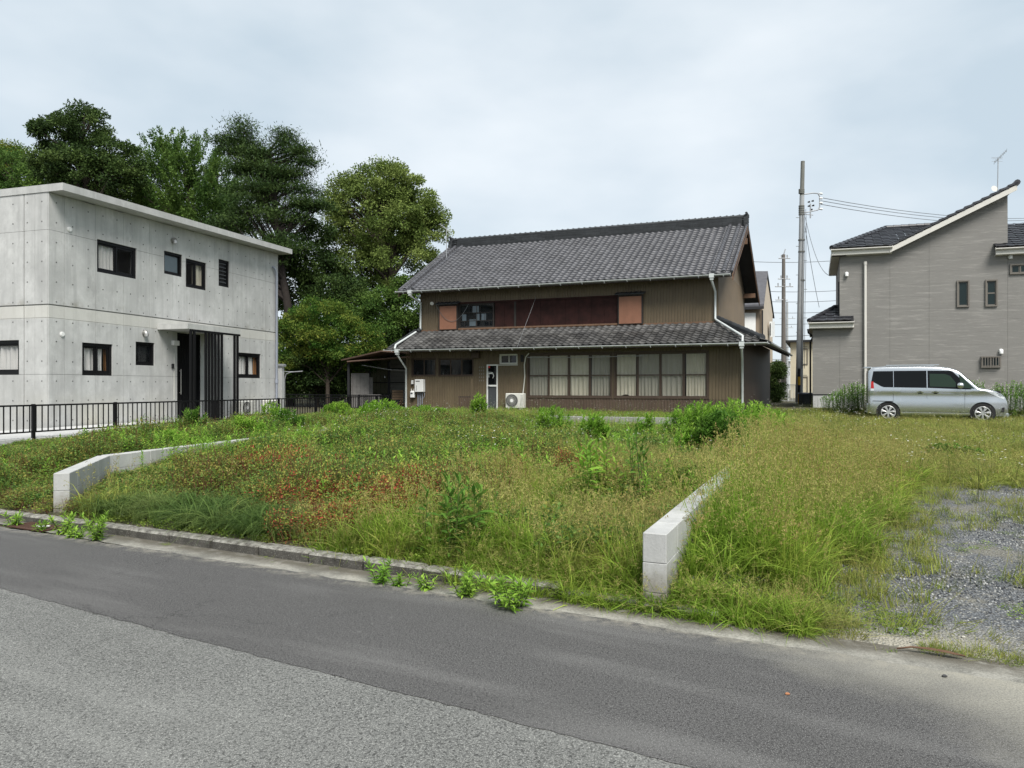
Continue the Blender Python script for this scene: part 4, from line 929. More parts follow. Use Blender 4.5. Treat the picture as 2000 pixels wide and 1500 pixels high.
for i in range(3):
    for j in range(5):
        k, h = HF.at(937 + i * 4, 717 + j * 6.5); mb = MB(HF) if (i, j) == (0, 0) else mb
        mb.box(k - .008, k + .008, -.02, -.015, h - .035, h + .025)
mb.build('peeled_paint', M['lightboard'], bh, kind='stuff')
# lean-to floor mounted things
k, h = HF.at(1010, 799, -.1); ac_unit('air_conditioner', 'ivory outdoor unit standing at the foot of the brown house beside the cream curtains', HF, k, .02, -.08, .76, .58)
k, h = HF.at(1024, 770, -.05); r = empty('drain_hose', HF.w(k, -.05, .6), 'thin pale hose running down the brown wall to the ivory outdoor unit', 'hose')
mb = MB(); O = HF.w(k, -.05, .6)
def rel(px, py, d=-.06): a, b = HF.at(px, py, d); return tuple(HF.w(a, d, b) - O)
mb.tube([rel(1033, 690), rel(1027, 697), rel(1024, 712), rel(1025, 735), rel(1023, 755), rel(1021, 772)], .022, 8); mb.build('hose', M['offwhite'], r)
k0, h1 = HF.at(815, 741); k1, h0 = HF.at(831, 765); O = HF.w((k0 + k1) / 2, -.1, h0)
r = empty('water_heater', O, 'white wall mounted gas water heater left on the brown house', 'water heater'); f2 = Fr(O, HF.ex[:2], HF.ey[:2]); w = (k1 - k0) / 2; hh = h1 - h0
mb = MB(f2); mb.bbox(-w, w, -.12, .09, 0, hh, .015); mb.build('case', M['white'], r)
mb = MB(f2); mb.box(-w * .7, w * .3, -.126, -.121, hh * .82, hh * .88); mb.build('exhaust_slot', M['dark'], r)
mb = MB(f2)
for i in range(6): mb.box(-w * .6, -w * .45, -.124, -.121, hh * (.1 + i * .07), hh * (.14 + i * .07))
mb.build('printed_label', M['darkgrey'], r)
mb = MB(f2)
for x in (-.1, 0, .1): mb.tube([(x, .0, 0), (x, .0, -.62)], .018, 6)
mb.tube([(.14, 0, 0), (.22, 0, -.08), (.2, 0, -.2), (.14, 0, -.3)], .012, 6); mb.build('pipe', M['grey_pipe'], r)
k0, h1 = HF.at(808.5, 762); O = HF.w(k0, -.1, HF.at(808, 776)[1]); r = empty('gas_meter', O, 'small white gas meter beside the water heater pipes', 'gas meter'); f2 = Fr(O, HF.ex[:2], HF.ey[:2])
mb = MB(f2); mb.bbox(-.1, .1, -.08, .07, 0, .28, .04); mb.build('body', M['white'], r)
mb = MB(f2); mb.tube([(-.06, 0, .27), (-.06, 0, .37)], .02, 6); mb.tube([(.06, 0, .27), (.06, 0, .37)], .02, 6); mb.build('pipe', M['offwhite'], r)
mb = MB(f2); mb.box(-.05, .05, -.087, -.082, .14, .2); mb.build('dial', M['darkgrey'], r)
k0, h1 = HF.at(807, 746.5); O = HF.w(k0, -.06, h1); r = empty('electric_box', O, 'tiny white switch box on the brown wall above the gas meter', 'switch box'); f2 = Fr(O, HF.ex[:2], HF.ey[:2])
mb = MB(f2); mb.bbox(-.045, .045, -.04, .045, -.08, .08, .01); mb.build('cover', M['white'], r)
# little slatted fence by the door
O = HF.w(HF.at(915, 790, -.4)[0], -.4, 0); r = empty('slatted_fence', O, 'short dark slatted fence panel left of the white framed door', 'fence'); f2 = Fr(O, HF.ex[:2], HF.ey[:2])
mb = MB(f2); mb.box(-.45, .45, -.015, .015, .48, .53); mb.build('top_rail', M['roof_under'], r); b0 = None
for i in range(9):
    if b0 is None: mb = MB(f2); mb.box(-.03, .03, -.01, .01, 0, .52); b0 = mb.build('slat', M['clad_low'], r, loc=f2.m(-.4, -.02, 0))
    else: copy_child(b0, r, f2.m(-.4 + i * .1, -.02, 0))
mb = MB(f2); mb.tube([(.15, 0, 0), (.15, 0, 1.25)], .025, 6); mb.tube([(-.1, 0, .5), (.15, 0, .62), (.5, 0, .95)], .012, 5); mb.build('stake', M['clad'], r)

# carport / lean-to on the left -------------------------------------------------
CY = 31.5
def SP(px, py, Y=CY): return at(px, py, Y)
O = Vector((SP(730, 790).x, CY, .6)); cp = empty('lean_to', O, 'dark open lean-to shed with brown sheet roof left of the brown house', 'shed')
def q3(px, py, Y): return tuple(at(px, py, Y) - O)
mb = MB(); p = [q3(668, 700, CY - .9), q3(800, 690, 30.4), q3(800, 670, 36.5), q3(690, 692, 37)]
pts = [q3(666, 702, CY), q3(745, 684, 30.0), q3(800, 688, 29.9), q3(812, 688, 36), q3(700, 700, 37)]
mb.quadlist([(a, b, c) for a, b, c in pts] + [(a, b, c - .06) for a, b, c in pts], [(0, 1, 2, 3, 4), (9, 8, 7, 6, 5)] + [(i, 5 + i, 5 + (i + 1) % 5, (i + 1) % 5) for i in range(5)]); mb.build('roof', M['rustsheet'], cp)
for i in range(5):
    y_ = 31 + i * 1.2; a = Vector(q3(678 + i * 2, 704, y_)); b = Vector(q3(800, 694, y_ - 1)); mb = MB(); mb.tube([a + Vector((0, 0, -.06)), b + Vector((0, 0, -.06))], .04, 4); mb.build('rafter', M['rustsheet'], cp)
for px, Y in ((681, 31.6), (722, 33.5), (759.5, 33.5), (683, 36.5)):
    a = Vector(q3(px, 706, Y)); mb = MB(); mb.box(a.x - .05, a.x + .05, a.y - .05, a.y + .05, -.1, a.z); mb.build('post', M['dark'], cp)
for zf in (.55, 1.1, 1.75):
    mb = MB(); a = q3(684, 700, 34); b = q3(800, 700, 34); mb.box(a[0], b[0], a[1], a[1] + .04, zf, zf + .04); mb.build('crossbar', M['dark'], cp)
mb = MB(); a = q3(684, 700, 34.3); b = q3(760, 700, 34.3); n = 9
for i in range(n): x0 = a[0] + (b[0] - a[0]) * i / n; x1 = a[0] + (b[0] - a[0]) * (i + 1) / n; mb = MB(); mb.box(x0 + .01, x1 - .01, a[1], a[1] + .02 + .01 * (i % 2), 0, 2.3); mb.build('wall_sheet', M['olive'], cp)
for i in range(12): mb = MB(); x0 = b[0] + .02; x1 = q3(815, 700, 34.3)[0]; mb.box(x0, x1, a[1] + .1, a[1] + .12, .1 + i * .19, .1 + i * .19 + .18); mb.build('board', M['lightboard'], cp)
mb = MB(); mb.tube([q3(707, 713, 31.4), q3(760, 722, 31.4), q3(800, 724, 31.2)], .02, 6); mb.build('pole', M['galv'], cp)
def slab_thing(name, label, cat, px0, px1, y0, Y, mat, parts=1, tilt=0, pn='board', th=.03, hz=.6):
    a = at(px0, y0, Y); b = at(px1, y0, Y); O_ = Vector(((a.x + b.x) / 2, Y, hz)); r = empty(name, O_, label, cat); w = (b.x - a.x) / 2; H_ = a.z - hz
    fr_ = MB(); fr_.box(-w, -w + .04, -.02, .0, 0, H_); fr_.box(w - .04, w, -.02, 0, 0, H_); fr_.box(-w + .04, w - .04, -.02, 0, H_ - .04, H_); fr_.build('frame', M['weathered'], r)
    for i in range(parts): mb = MB(); x0 = -w + .045 + (2 * w - .09) * i / parts; mb.box(x0, x0 + (2 * w - .09) / parts - .006, .002, th, 0, H_ - .045); mb.build(pn, M[mat], r)
    return r
slab_thing('board_panel', 'tall weathered grey board panel leaning inside the lean-to shed', 'panel', 686, 721, 729, 31.8, 'weathered', 4)
slab_thing('board_panel', 'narrow pale board standing right of the tall weathered panel in the shed', 'panel', 721, 728, 737, 32.0, 'weathered', 1)
a = at(733, 790, 31.6); r = empty('plank_stack', (a.x, a.y, .6), 'stack of grey planks in front of the shed wall behind the railing', 'planks')
for i in range(7): mb = MB(); s_ = random.uniform(-.05, .05); mb.box(-.28 + s_, .28 + s_, -.2, .2, i * .085, i * .085 + .07); mb.build('plank', M['weathered'], r)
a = at(778, 790, 31.8); r = empty('wooden_crate', (a.x, a.y, .6), 'brown wooden crate of odds and ends beneath the shed roof', 'crate')
for i in range(4): mb = MB(); mb.box(-.25, .25, -.2, -.18, .35 + i * .11, .44 + i * .11); mb.build('slat', M['box_brown'], r)
mb = MB(); mb.box(-.25, .25, -.17, .2, 0, .75); mb.build('box', M['dark'], r)
mb = MB()
for i in range(26): q = Vector((random.uniform(-.3, .3), random.uniform(-.4, -.2), random.uniform(.02, .3))); mb.tube([q, q + Vector((random.uniform(-.15, .15), .1, random.uniform(-.05, .1)))], .03, 5)
mb.build('scrap_wood', M['box_brown'], r, kind='stuff')

# ------------------------------------------------------------------ grey house
GY = 27.5; GF = Fr(((1640 - 1000) / FP * GY, GY, .62), (.951, -.3096), (.388, .922))
gh = empty('grey_house', GF.O, 'modern grey sided house with black tiled roofs and white fascia boards', 'house')
def gp(px, py, d=0.0): return GF.at(px, py, d)
gm, t, b = newmat('grey_siding')
col = mixc(t, ramp(t, noise(t, 1.2, 4, .5, coord='World'), .3, .7), (.200, .193, .178), (.182, .175, .162))
s_ = ramp(t, noise(t, 2.2, 6, .72, stretch=(.5, .5, 5.5), coord='World'), .53, .66); col = mixc(t, mulf(t, s_, .55), col, (.33, .315, .29))
s_ = ramp(t, noise(t, 9, 3, .6, stretch=(.5, .5, 9), coord='World'), .3, .7); col = mixc(t, mulf(t, s_, .25), col, (.15, .142, .128))
t.links.new(col, b.inputs['Base Color']); b.inputs['Roughness'].default_value = .75
wv = noise(t, 12, 3, .6, stretch=(.3, .3, 6), coord='World'); bp = N(t, 'ShaderNodeBump'); bp.inputs['Strength'].default_value = .5; bp.inputs['Distance'].default_value = .012; t.links.new(wv, bp.inputs['Height']); t.links.new(bp.outputs[0], b.inputs['Normal'])
M['grey_side'] = gm
hf0 = gp(1700, 770)[1]
kL1 = gp(1587, 700)[0]; kL2 = 0.0; kS1 = gp(1738, 487)[0]; hS1 = gp(1738, 490)[1]; kS2, hS2 = gp(1968, 376); kR = gp(2075, 500)[0]; hE = gp(1640, 492)[1]; hE2 = gp(1990, 486)[1]
hP = gp(1600, 634)[1]
def clip(poly, a, b, c):      # keep a*x+b*z<=c
    o = []; n = len(poly)
    for i in range(n):
        p, q = poly[i], poly[(i + 1) % n]; fp = a * p[0] + b * p[1] - c; fq = a * q[0] + b * q[1] - c
        if fp <= 0: o.append(p)
        if fp * fq < 0: s_ = fp / (fp - fq); o.append((p[0] + (q[0] - p[0]) * s_, p[1] + (q[1] - p[1]) * s_))
    return o
def region(k0, k1, top, rake=None):
    ks = [k0] + [k for k in np.arange(kL2 - 3.03, kR, 3.03) if k0 + .1 < k < k1 - .1] + [k1]
    z = hf0; rows = []
    while z < top: rows.append((z, min(z + .455, top))); z += .455
    for a, b in zip(ks, ks[1:]):
        for z0, z1 in rows:
            poly = [(a + .003, z0 + .001), (b - .003, z0 + .001), (b - .003, z1 - .001), (a + .003, z1 - .001)]
            if rake: poly = clip(poly, *rake)
            if len(poly) < 3: continue
            mb = MB(GF); mb.prism(poly, -.016, 0); mb.build('siding_panel', M['grey_side'], gh)
region(kL1, kL2, hP); region(kL2, kS1, hE)
sl_ = (hS2 - hS1) / (kS2 - kS1); region(kS1, kS2, hS2, (-sl_, 1, hS1 - sl_ * kS1)); region(kS2, kR, hE2)
mb = MB(GF); mb.box(kL1 + .01, kR, .002, .15, -.2, hP - .01); mb.box(kL2 + .01, kR, .002, .15, hP - .01, hE - .02); mb.prism([(kS1, hE - .02), (kS2, hE - .02), (kS2, hS2 - .02), (kS1, hS1 - .02)], .002, .15)
mb.box(kL1, kL1 + .1, .16, 5, -.2, hP - .02); mb.box(kL2, kL2 + .1, .16, 5, hP - .02, hE - .02); mb.box(kR - .1, kR, .16, 5, -.2, hE); mb.box(kS2 - .12, kS2 - .01, .16, 5, hE2, hS2 - .02); mb.box(kL1, kL2, 5.01, 5.1, -.2, hP - .05); mb.box(kL2 + .01, kR, 5.01, 5.1, -.2, hE - .02)
mb.build('wall', M['grey_side'], gh)
mb = MB(GF); mb.box(kL1 + .02, kR, .02 - .03, .1, -.45, hf0 - .03); mb.build('foundation', M['foundation'], gh); mb = MB(GF); mb.box(kL1, kR, -.03, -.012, hf0 - .035, hf0 - .002); mb.build('drip_edge', M['dark'], gh)
mb = MB(GF)
for kk in (gp(1642.5, 500)[0],): mb.box(kL2 + .0, kL2 + .06, -.022, -.017, gp(1640, 615)[1], hE)
mb.box(kL1, kL1 + .05, -.022, -.017, hf0, hP); mb.build('corner_trim', M['grey_side'], gh)
# rake roof: slope facing left, seen on edge
def rake_roof():
    ov = .32; th = .10
    a = (kS1 - .03, hS1 + .05); b = (kS2 + .22, hS2 + .05 + sl_ * .22)
    for d0, d1, nm in ((-ov, 5.3, 'roof_deck'),):
        mb = MB(GF); mb.quadlist([(a[0], d0, a[1]), (b[0], d0, b[1]), (b[0], d1, b[1]), (a[0], d1, a[1]), (a[0], d0, a[1] + th), (b[0], d0, b[1] + th), (b[0], d1, b[1] + th), (a[0], d1, a[1] + th)], [(0, 3, 2, 1), (4, 5, 6, 7), (0, 1, 5, 4), (1, 2, 6, 5), (2, 3, 7, 6), (3, 0, 4, 7)]); mb.build(nm, M['dark'], gh)
    mb = MB(GF); mb.prism([(a[0], a[1] - .17), (b[0], b[1] - .17), (b[0], b[1] + .02), (a[0], a[1] + .02)], -ov - .03, -ov - .002); mb.build('rake_fascia', M['fascia'], gh)
    mb = MB(GF); mb.quadlist([(a[0], -ov, a[1] - .02), (b[0], -ov, b[1] - .02), (b[0], -.02, b[1] - .02), (a[0], -.02, a[1] - .02)], [(3, 2, 1, 0)]); mb.build('soffit', M['fascia'], gh)
    Lr = math.hypot(b[0] - a[0], b[1] - a[1]); n = int(Lr / .30); dk = (b[0] - a[0]) / n; dh = (b[1] - a[1]) / n; t0 = None
    for i in range(n):
        if t0 is None:
            mb = MB(GF); mb.quadlist([(-.02, -ov - .06, .0), (-.02, -ov + .3, .0), (dk + .03, -ov + .3, dh - .02), (dk + .03, -ov - .06, dh - .02), (-.02, -ov - .06, .085), (-.02, -ov + .3, .085), (dk + .03, -ov + .3, dh + .05), (dk + .03, -ov - .06, dh + .05)], [(0, 1, 2, 3), (7, 6, 5, 4), (0, 4, 5, 1), (1, 5, 6, 2), (2, 6, 7, 3), (3, 7, 4, 0)])
            t0 = mb.build('rake_tile', M['steel_black_tile'], gh, loc=GF.m(a[0], 0, a[1] + .07))
        else: copy_child(t0, gh, GF.m(a[0] + i * dk, 0, a[1] + .07 + i * dh))
    mb = MB(GF); mb.tube([(b[0], -ov - .06, b[1] + .1), (b[0], 5.3, b[1] + .1)], .10, 8); mb.build('ridge_cap', M['steel_black_tile'], gh)
rake_roof()
def front_roof(k0, k1, he_, depth, rise, hipL=0, ov=.32, name='', fas=True, tw=.30, te=.28, kend=None):
    """a slope facing the viewer: eave at d=-ov, top at d=depth-ov"""
    th = .05; A = (k0, -ov, he_); B = (k1, -ov, he_); C = (k1, depth - ov, he_ + rise); D = (k0 + hipL, depth - ov, he_ + rise)
    mb = MB(GF); deck(mb, A, B, C, D, .05); mb.build('roof_deck', M['dark'], gh)
    u = GF.ex; v = GF.m(0, depth, rise); Lv = v.length
    tile_field(gh, GF.m(k0, -ov - .03, he_ + .01), u, v, k1 - k0, Lv, lambda a, b: a > hipL * b / Lv and b < Lv + .1 and a < k1 - k0, M['steel_black_tile'], single=lambda i, j: True, prof=[(-.01, .022), (.03, .03), (.10, .016), (.2, .012), (.245, .02), (.255, .005)], tw=tw, te=te)
    if fas:
        mb = MB(GF); mb.box(k0 + .0, k1, -ov + .0, -ov + .03, he_ - .24, he_ - .052); mb.box(k0 + .02, k1, -ov + .032, -.017, he_ - .25, he_ - .23); mb.build('fascia', M['fascia'], gh)
        gutter(GF, gh, k0 - .02, k1, -ov - .06, he_ - .03, .06, 'fascia', hooks=False)
    if hipL:
        roll_tiles(gh, GF.m(*A) + Vector((0, 0, .05)), GF.m(*D) + Vector((0, 0, .06)), .09, M['steel_black_tile'], .28, name='hip_tile')
        # the side slope falling to the left
        E = (k0, 5.2, he_); F_ = (k0 + hipL, 5.2, he_ + rise); mb = MB(GF); deck(mb, E, A, D, F_, .05); mb.build('side_slope', M['steel_black_tile'], gh)
        mb = MB(GF); mb.box(k0, k0 + .03, -ov + .04, 5.2, he_ - .24, he_ - .052); mb.box(k0 + .032, k0 + ov + .2, -ov + .04, 5.2, he_ - .25, he_ - .23); mb.build('side_fascia', M['fascia'], gh)
e1 = gp(1634, 487, -.32); front_roof(gp(1624, 487, -.32)[0], kS1 + .05, e1[1] + .02, 3.0, 1.22, 2.1)
roll_tiles(gh, GF.m(gp(1624, 487, -.32)[0] + 2.1, 2.68, e1[1] + 1.30), GF.m(kS1 + 2.2, 2.68, e1[1] + 1.30), .09, M['steel_black_tile'], .28, name='ridge_tile')
mb = MB(GF); deck(mb, (kS1 + .05, 2.3, e1[1] + 1.06), (kS1 + 2.3, 2.3, e1[1] + 1.06), (kS1 + 2.3, 2.7, e1[1] + 1.23), (kS1 + .05, 2.7, e1[1] + 1.23)); mb.build('upper_slope', M['steel_black_tile'], gh)
tile_field(gh, GF.m(kS1 + .05, -.35, e1[1] + .03), GF.ex, GF.m(0, 3.0, 1.22), 2.4, 3.2, lambda a, b: a < 2.3 * b / 3.2 + .3 and b > .3, M['steel_black_tile'], single=lambda i, j: True, prof=[(-.01, .022), (.03, .03), (.10, .016), (.2, .012), (.245, .02), (.255, .005)], tw=.30, te=.28)
kq = gp(1945, 484, -.32); front_roof(kq[0], kR + .3, kq[1], 3.0, 1.35, 0)
kq = gp(1580, 629, -.32); k1q = gp(1668, 629, -.32)[0]; front_roof(kq[0], k1q, kq[1], 1.3, .62, .95)
mb = MB(GF); mb.box(gp(1632, 600)[0] + .1, gp(1668, 600)[0] - .02, -.06, -.018, kq[1] + .12, kq[1] + .22); mb.build('flashing', M['dark'], gh)
def gwin(px0, px1, y0, y1, split=1, rail=False, mat='bronze', label=None):
    k0, h1 = gp(px0, y0, -.05); _, h0 = gp(px0, y1, -.05); k1, _ = gp(px1, y0, -.05); return window(GF, gh, (k0, k1, h0, h1), -.058, .045, split, mat=mat, glass='greenglass', rail=rail, dep=.03, proud=.02, label=label)
M['greenglass'] = pm('dark_green_glass', (.012, .022, .022), .1, .1, 2, spec=.3)
gwin(1869, 1893.5, 548, 600); gwin(1924.5, 1948.5, 546.5, 599, 1, .5); gwin(1972.5, 2012, 516, 536, 2)
gl = gwin(1916, 1955, 696, 718, 2); mb = None
for i in range(7):
    k0, h1 = gp(1919 + i * 5.3, 697, -.14); _, h0 = gp(1919 + i * 5.3, 716.5, -.14); mb = MB(GF); mb.box(k0 - .012, k0 + .012, -.15, -.13, h0, h1); mb.build('grille_bar', M['bronze'], gl)
mb = MB(GF); k0, h1 = gp(1916, 696, -.14); _, h0 = gp(1916, 718, -.14); k1, _ = gp(1955, 696, -.14); mb.box(k0, k1, -.152, -.125, h1 - .03, h1); mb.box(k0, k1, -.152, -.125, h0, h0 + .03); mb.build('grille_rail', M['bronze'], gl)
for px, py in ((1653.5, 535.5), (1973, 501.5), (1954.5, 686)): hood(GF, gh, px, py, 'white', .075)
kq, hq = gp(1690, 511, -.1); mb = MB(GF); mb.tube([(kq, -.1, hq), (kq, -.1, -.1)], .05, 10); mb.tube([(kq, -.1, hq - .12), (kq, -.1, hq)], .062, 10); mb.build('downpipe', M['fascia'], gh)
kq, hq = gp(1578, 640, -.3); mb = MB(GF); mb.tube([(kq, -.3, hq - .05), (kq + .02, -.3, hq - .2), (kL1 + .02, .4, hq - .3), (kL1 - .08, .5, hq - .5), (kL1 - .08, .5, 0)], .035, 8); mb.build('downpipe', M['dark'], gh)
# small side openings on the left return of the upper storey
mb = MB(GF); mb.box(kL2 - .03, kL2 - .002, .5, 1.3, 3.5, 5.0); mb.build('side_window', M['dark'], gh)
# aerial and dish on the roof
O = at(1948, 362, 28); r = empty('tv_aerial', (O.x, O.y, O.z - .5), 'television aerial on a thin mast above the peak of the grey house', 'aerial')
mb = MB(); zt_ = at(1950, 310, 28).z - O.z + .5; mb.tube([(0, 0, -.2), (.03, 0, zt_)], .016, 6); mb.build('mast', M['galv'], r)
mb = MB(); mb.tube([(-.12, 0, zt_ - .15), (.36, 0, zt_ + .32)], .010, 5)
for i in range(9): q = i / 8; c_ = Vector((-.12 + .48 * q, 0, zt_ - .15 + .47 * q)); mb.tube([c_ + Vector((-.07, -.12, .03)), c_ + Vector((.07, .12, -.03))], .006, 4)
for dz in (.05, .0, -.1): mb.tube([(-.22, 0, zt_ + dz), (.2, 0, zt_ + dz)], .006, 4)
mb.build('antenna', M['galv'], r)
mb = MB(); mb.tube([(-.15, 0, .35), (-.15, -.05, .36)], [.02, .12], 16); mb.build('dish', M['offwhite'], r)
O = at(872, 478, 33); r = empty('tv_aerial', (O.x, O.y, O.z), 'old television aerial leaning behind the left end of the main ridge', 'aerial')
mb = MB(); mb.tube([(.0, 0, -.6), (0, 0, .75)], .02, 6); mb.build('mast', M['galv'], r)
mb = MB(); mb.tube([(-.3, 0, .95), (.15, 0, .62)], .012, 5); mb.tube([(.0, 0, .62), (.2, 0, .62)], .010, 4)
for i in range(6): c_ = Vector((-.3 + .09 * i, 0, .95 - .066 * i)); mb.tube([c_ + Vector((-.04, -.2, -.08)), c_ + Vector((.04, .2, .08))], .007, 4)
mb.build('antenna', M['galv'], r)

# ------------------------------------------------------------------ poles and wires
def pole(name, label, px, Y, ytop, r0, r1, zb, mat, cap=None):
    a = at(px, ytop, Y); r = empty(name, (a.x, Y, zb), label, 'utility pole'); H_ = a.z - zb
    mb = MB()
    if cap: mb.tube([(-.12, 0, 0), (.02, 0, H_ * cap)], [r0, r0 + (r1 - r0) * cap], 14)
    else: mb.tube([(0, 0, 0), (0, 0, H_)], [r0, r1], 14)
    mb.build('shaft', M[mat], r)
    if cap: mb = MB(); mb.tube([(.02, 0, H_ * cap - .02), (.06, 0, H_)], [r1 * 1.05, r1 * .95], 14); mb.build('top_section', M['polecap'], r)
    return r, H_
PY = 34.0
p1, HP = pole('utility_pole', 'tall grey concrete utility pole with yellow guard between the brown and grey houses', 1565.5, PY, 315, .17, .095, .55, 'polecon', .86)
def pz(py, Y=PY): return EYE - (py - HZ) / FP * Y - .55
sx = FP / PY
mb = MB(); mb.tube([(.0, 0, pz(380)), (.55, 0, pz(377)), (.78, 0, pz(378)), (.86, 0, pz(384)), (.86, 0, pz(404)), (.78, 0, pz(410)), (.55, 0, pz(412)), (.05, 0, pz(416))], .028, 8); mb.build('bracket_arm', M['galv'], p1)
for i, y_ in enumerate((378, 387, 396, 408)): mb = MB(); mb.tube([(.84, 0, pz(y_)), (.98, 0, pz(y_ + .5))], [.04, .05], 8); mb.build('insulator', M['white'], p1)
for i, (x_, y_) in enumerate(((.3, 395), (.48, 393), (.3, 403), (.5, 402), (.42, 410))): mb = MB(); mb.tube([(x_, 0, pz(y_)), (x_ + .09, 0, pz(y_ - 1))], [.03, .045], 8); mb.build('insulator', M['dark'], p1)
mb = MB(); mb.tube([(.42, 0, pz(398)), (.42, 0, pz(426))], .03, 6); mb.tube([(.08, 0, pz(418)), (.55, 0, pz(420))], .02, 6); mb.build('lower_bracket', M['galv'], p1)
for y_ in (372, 375, 378, 404, 408, 412, 416, 420, 470, 493, 549): mb = MB(); z_ = pz(y_); mb.tube([(.0, 0, z_), (.0, 0, z_ + .06)], .135 + .02 * (y_ > 450), 12); mb.build('band', M['polecap'], p1)
for i in range(12): y_ = 425 + i * 28; mb = MB(); s_ = 1 if i % 2 else -1; mb.tube([(0, 0, pz(y_)), (s_ * .26, 0, pz(y_))], .012, 5); mb.build('step_bolt', M['polecap'], p1)
mb = MB()
for i, dx in enumerate((-.06, .02, .09)): mb.tube([(dx + .06, -.12, pz(410)), (dx + .08, -.14, pz(440)), (dx + .04, -.17, pz(520)), (dx, -.18, pz(600)), (dx - .03, -.18, pz(720))], .012, 5)
mb.build('riser_cable', M['cable'], p1)
for i, (a, b, m_) in enumerate(((720, 736, 'dark'), (736, 752, 'yellow'), (752, 768, 'dark'), (768, 790, 'yellow'))):
    mb = MB(); mb.tube([(-.20, -.20, pz(b)), (-.19, -.20, pz(a))], .06, 10); mb.build('guard', M[m_], p1)
r = empty('utility_box', (at(1572, 700, 33).x, 33, .5), 'low dark grey metal box at the foot of the tall utility pole', 'utility box'); mb = MB(); mb.bbox(-.2, .45, -.25, .25, 0, .68, .02); mb.build('case', M['darkgrey'], r); mb = MB(); mb.bbox(-.23, .48, -.28, .28, .68, .74, .01); mb.build('lid', M['grey_pipe'], r)
p2, H2 = pole('utility_pole', 'weathered brown utility pole with crossarms, further away left of the tall pole', 1530.5, 60, 497, .22, .13, .4, 'polebrown')
def arm(p, Y, px, py, x0, x1, mat='galv', n=3, zb=.4):
    z = EYE - (py - HZ) / FP * Y - zb; mb = MB(); mb.tube([(x0, -.1, z), (x1, -.1, z)], .045, 6); q = mb.build('crossarm', M[mat], p)
    for i in range(n): x = x0 + (x1 - x0) * (i + .5) / n; mb = MB(); mb.tube([(x, -.1, z + .04), (x, -.1, z + .28)], [.04, .055], 8); mb.build('insulator', M['galv'], q)
arm(p2, 60, 1530, 505, -.45, .5, n=2); arm(p2, 60, 1530, 545, -.5, .5, n=2); arm(p2, 60, 1530, 560, -.75, .75, n=3); arm(p2, 60, 1530, 586, -.7, .3, n=2)
mb = MB(); z_ = H2; mb.tube([(0, 0, z_), (.15, 0, z_ + .45)], .04, 6); mb.build('tip_bracket', M['galv'], p2)
p3, H3 = pole('utility_pole', 'thin distant utility pole just right of the weathered brown one', 1537.5, 110, 590, .2, .14, .4, 'polecon')
arm(p3, 110, 1537, 622, -1.2, 1.2, n=3); arm(p3, 110, 1537, 640, -.9, .9, n=3)
def wire(label, a, b, r=.012, sag=.3, n=14, grp=None, name='power_cable'):
    a = Vector(a); b = Vector(b); O = a.copy(); mb = MB()
    mb.tube([tuple(a + (b - a) * t - Vector((0, 0, sag * 4 * t * (1 - t))) - O) for t in np.linspace(0, 1, n)], r, 5)
    o = mb.build(name, M['cable'], None, label, cat='cable', group=grp, loc=O)
gr = 'cables strung from the tall pole towards the grey house'
for i, (y0, y1) in enumerate(((386, 428), (392, 432), (399, 438))):
    wire(['topmost cable from the bracket of the tall pole over the grey house', 'middle cable from the bracket of the tall pole over the grey house', 'lowest cable from the bracket of the tall pole over the grey house'][i], at(1603, y0, PY), at(2080, y1 - 6, 52), .016, .5, grp=gr)
wire('slack cable drooping from the tall pole to the upper corner of the grey house', at(1573, 425, PY), at(1632, 536, 29.5), .012, .9)
wire('slack cable from the tall pole down to the eave of the small porch', at(1572, 440, PY), at(1600, 600, 40), .012, .2)
gl_ = 'distant cables crossing between the houses'
for i, (ya, yb, Y, lab) in enumerate(((506, 500, 60, 'uppermost distant cable crossing the sky between the two houses'), (582, 579, 60, 'distant cable at the level of the first crossarm pair'), (562, 560, 61, 'distant cable joining the top crossarm of the far pole'), (655, 641, 70, 'distant cable crossing above the lower roof corner'), (672, 668, 70, 'distant cable below the long crossarm of the far pole'), (604, 600, 60, 'distant cable just beneath the crossarms of the far pole'), (700, 690, 90, 'lowest distant cable near the rooftops between the houses'), (632, 622, 90, 'thin distant cable reaching the farthest pole'))):
    wire(lab, at(1400, ya, Y), at(1720, yb, Y), .022 if Y < 65 else .03, .4, grp=gl_)

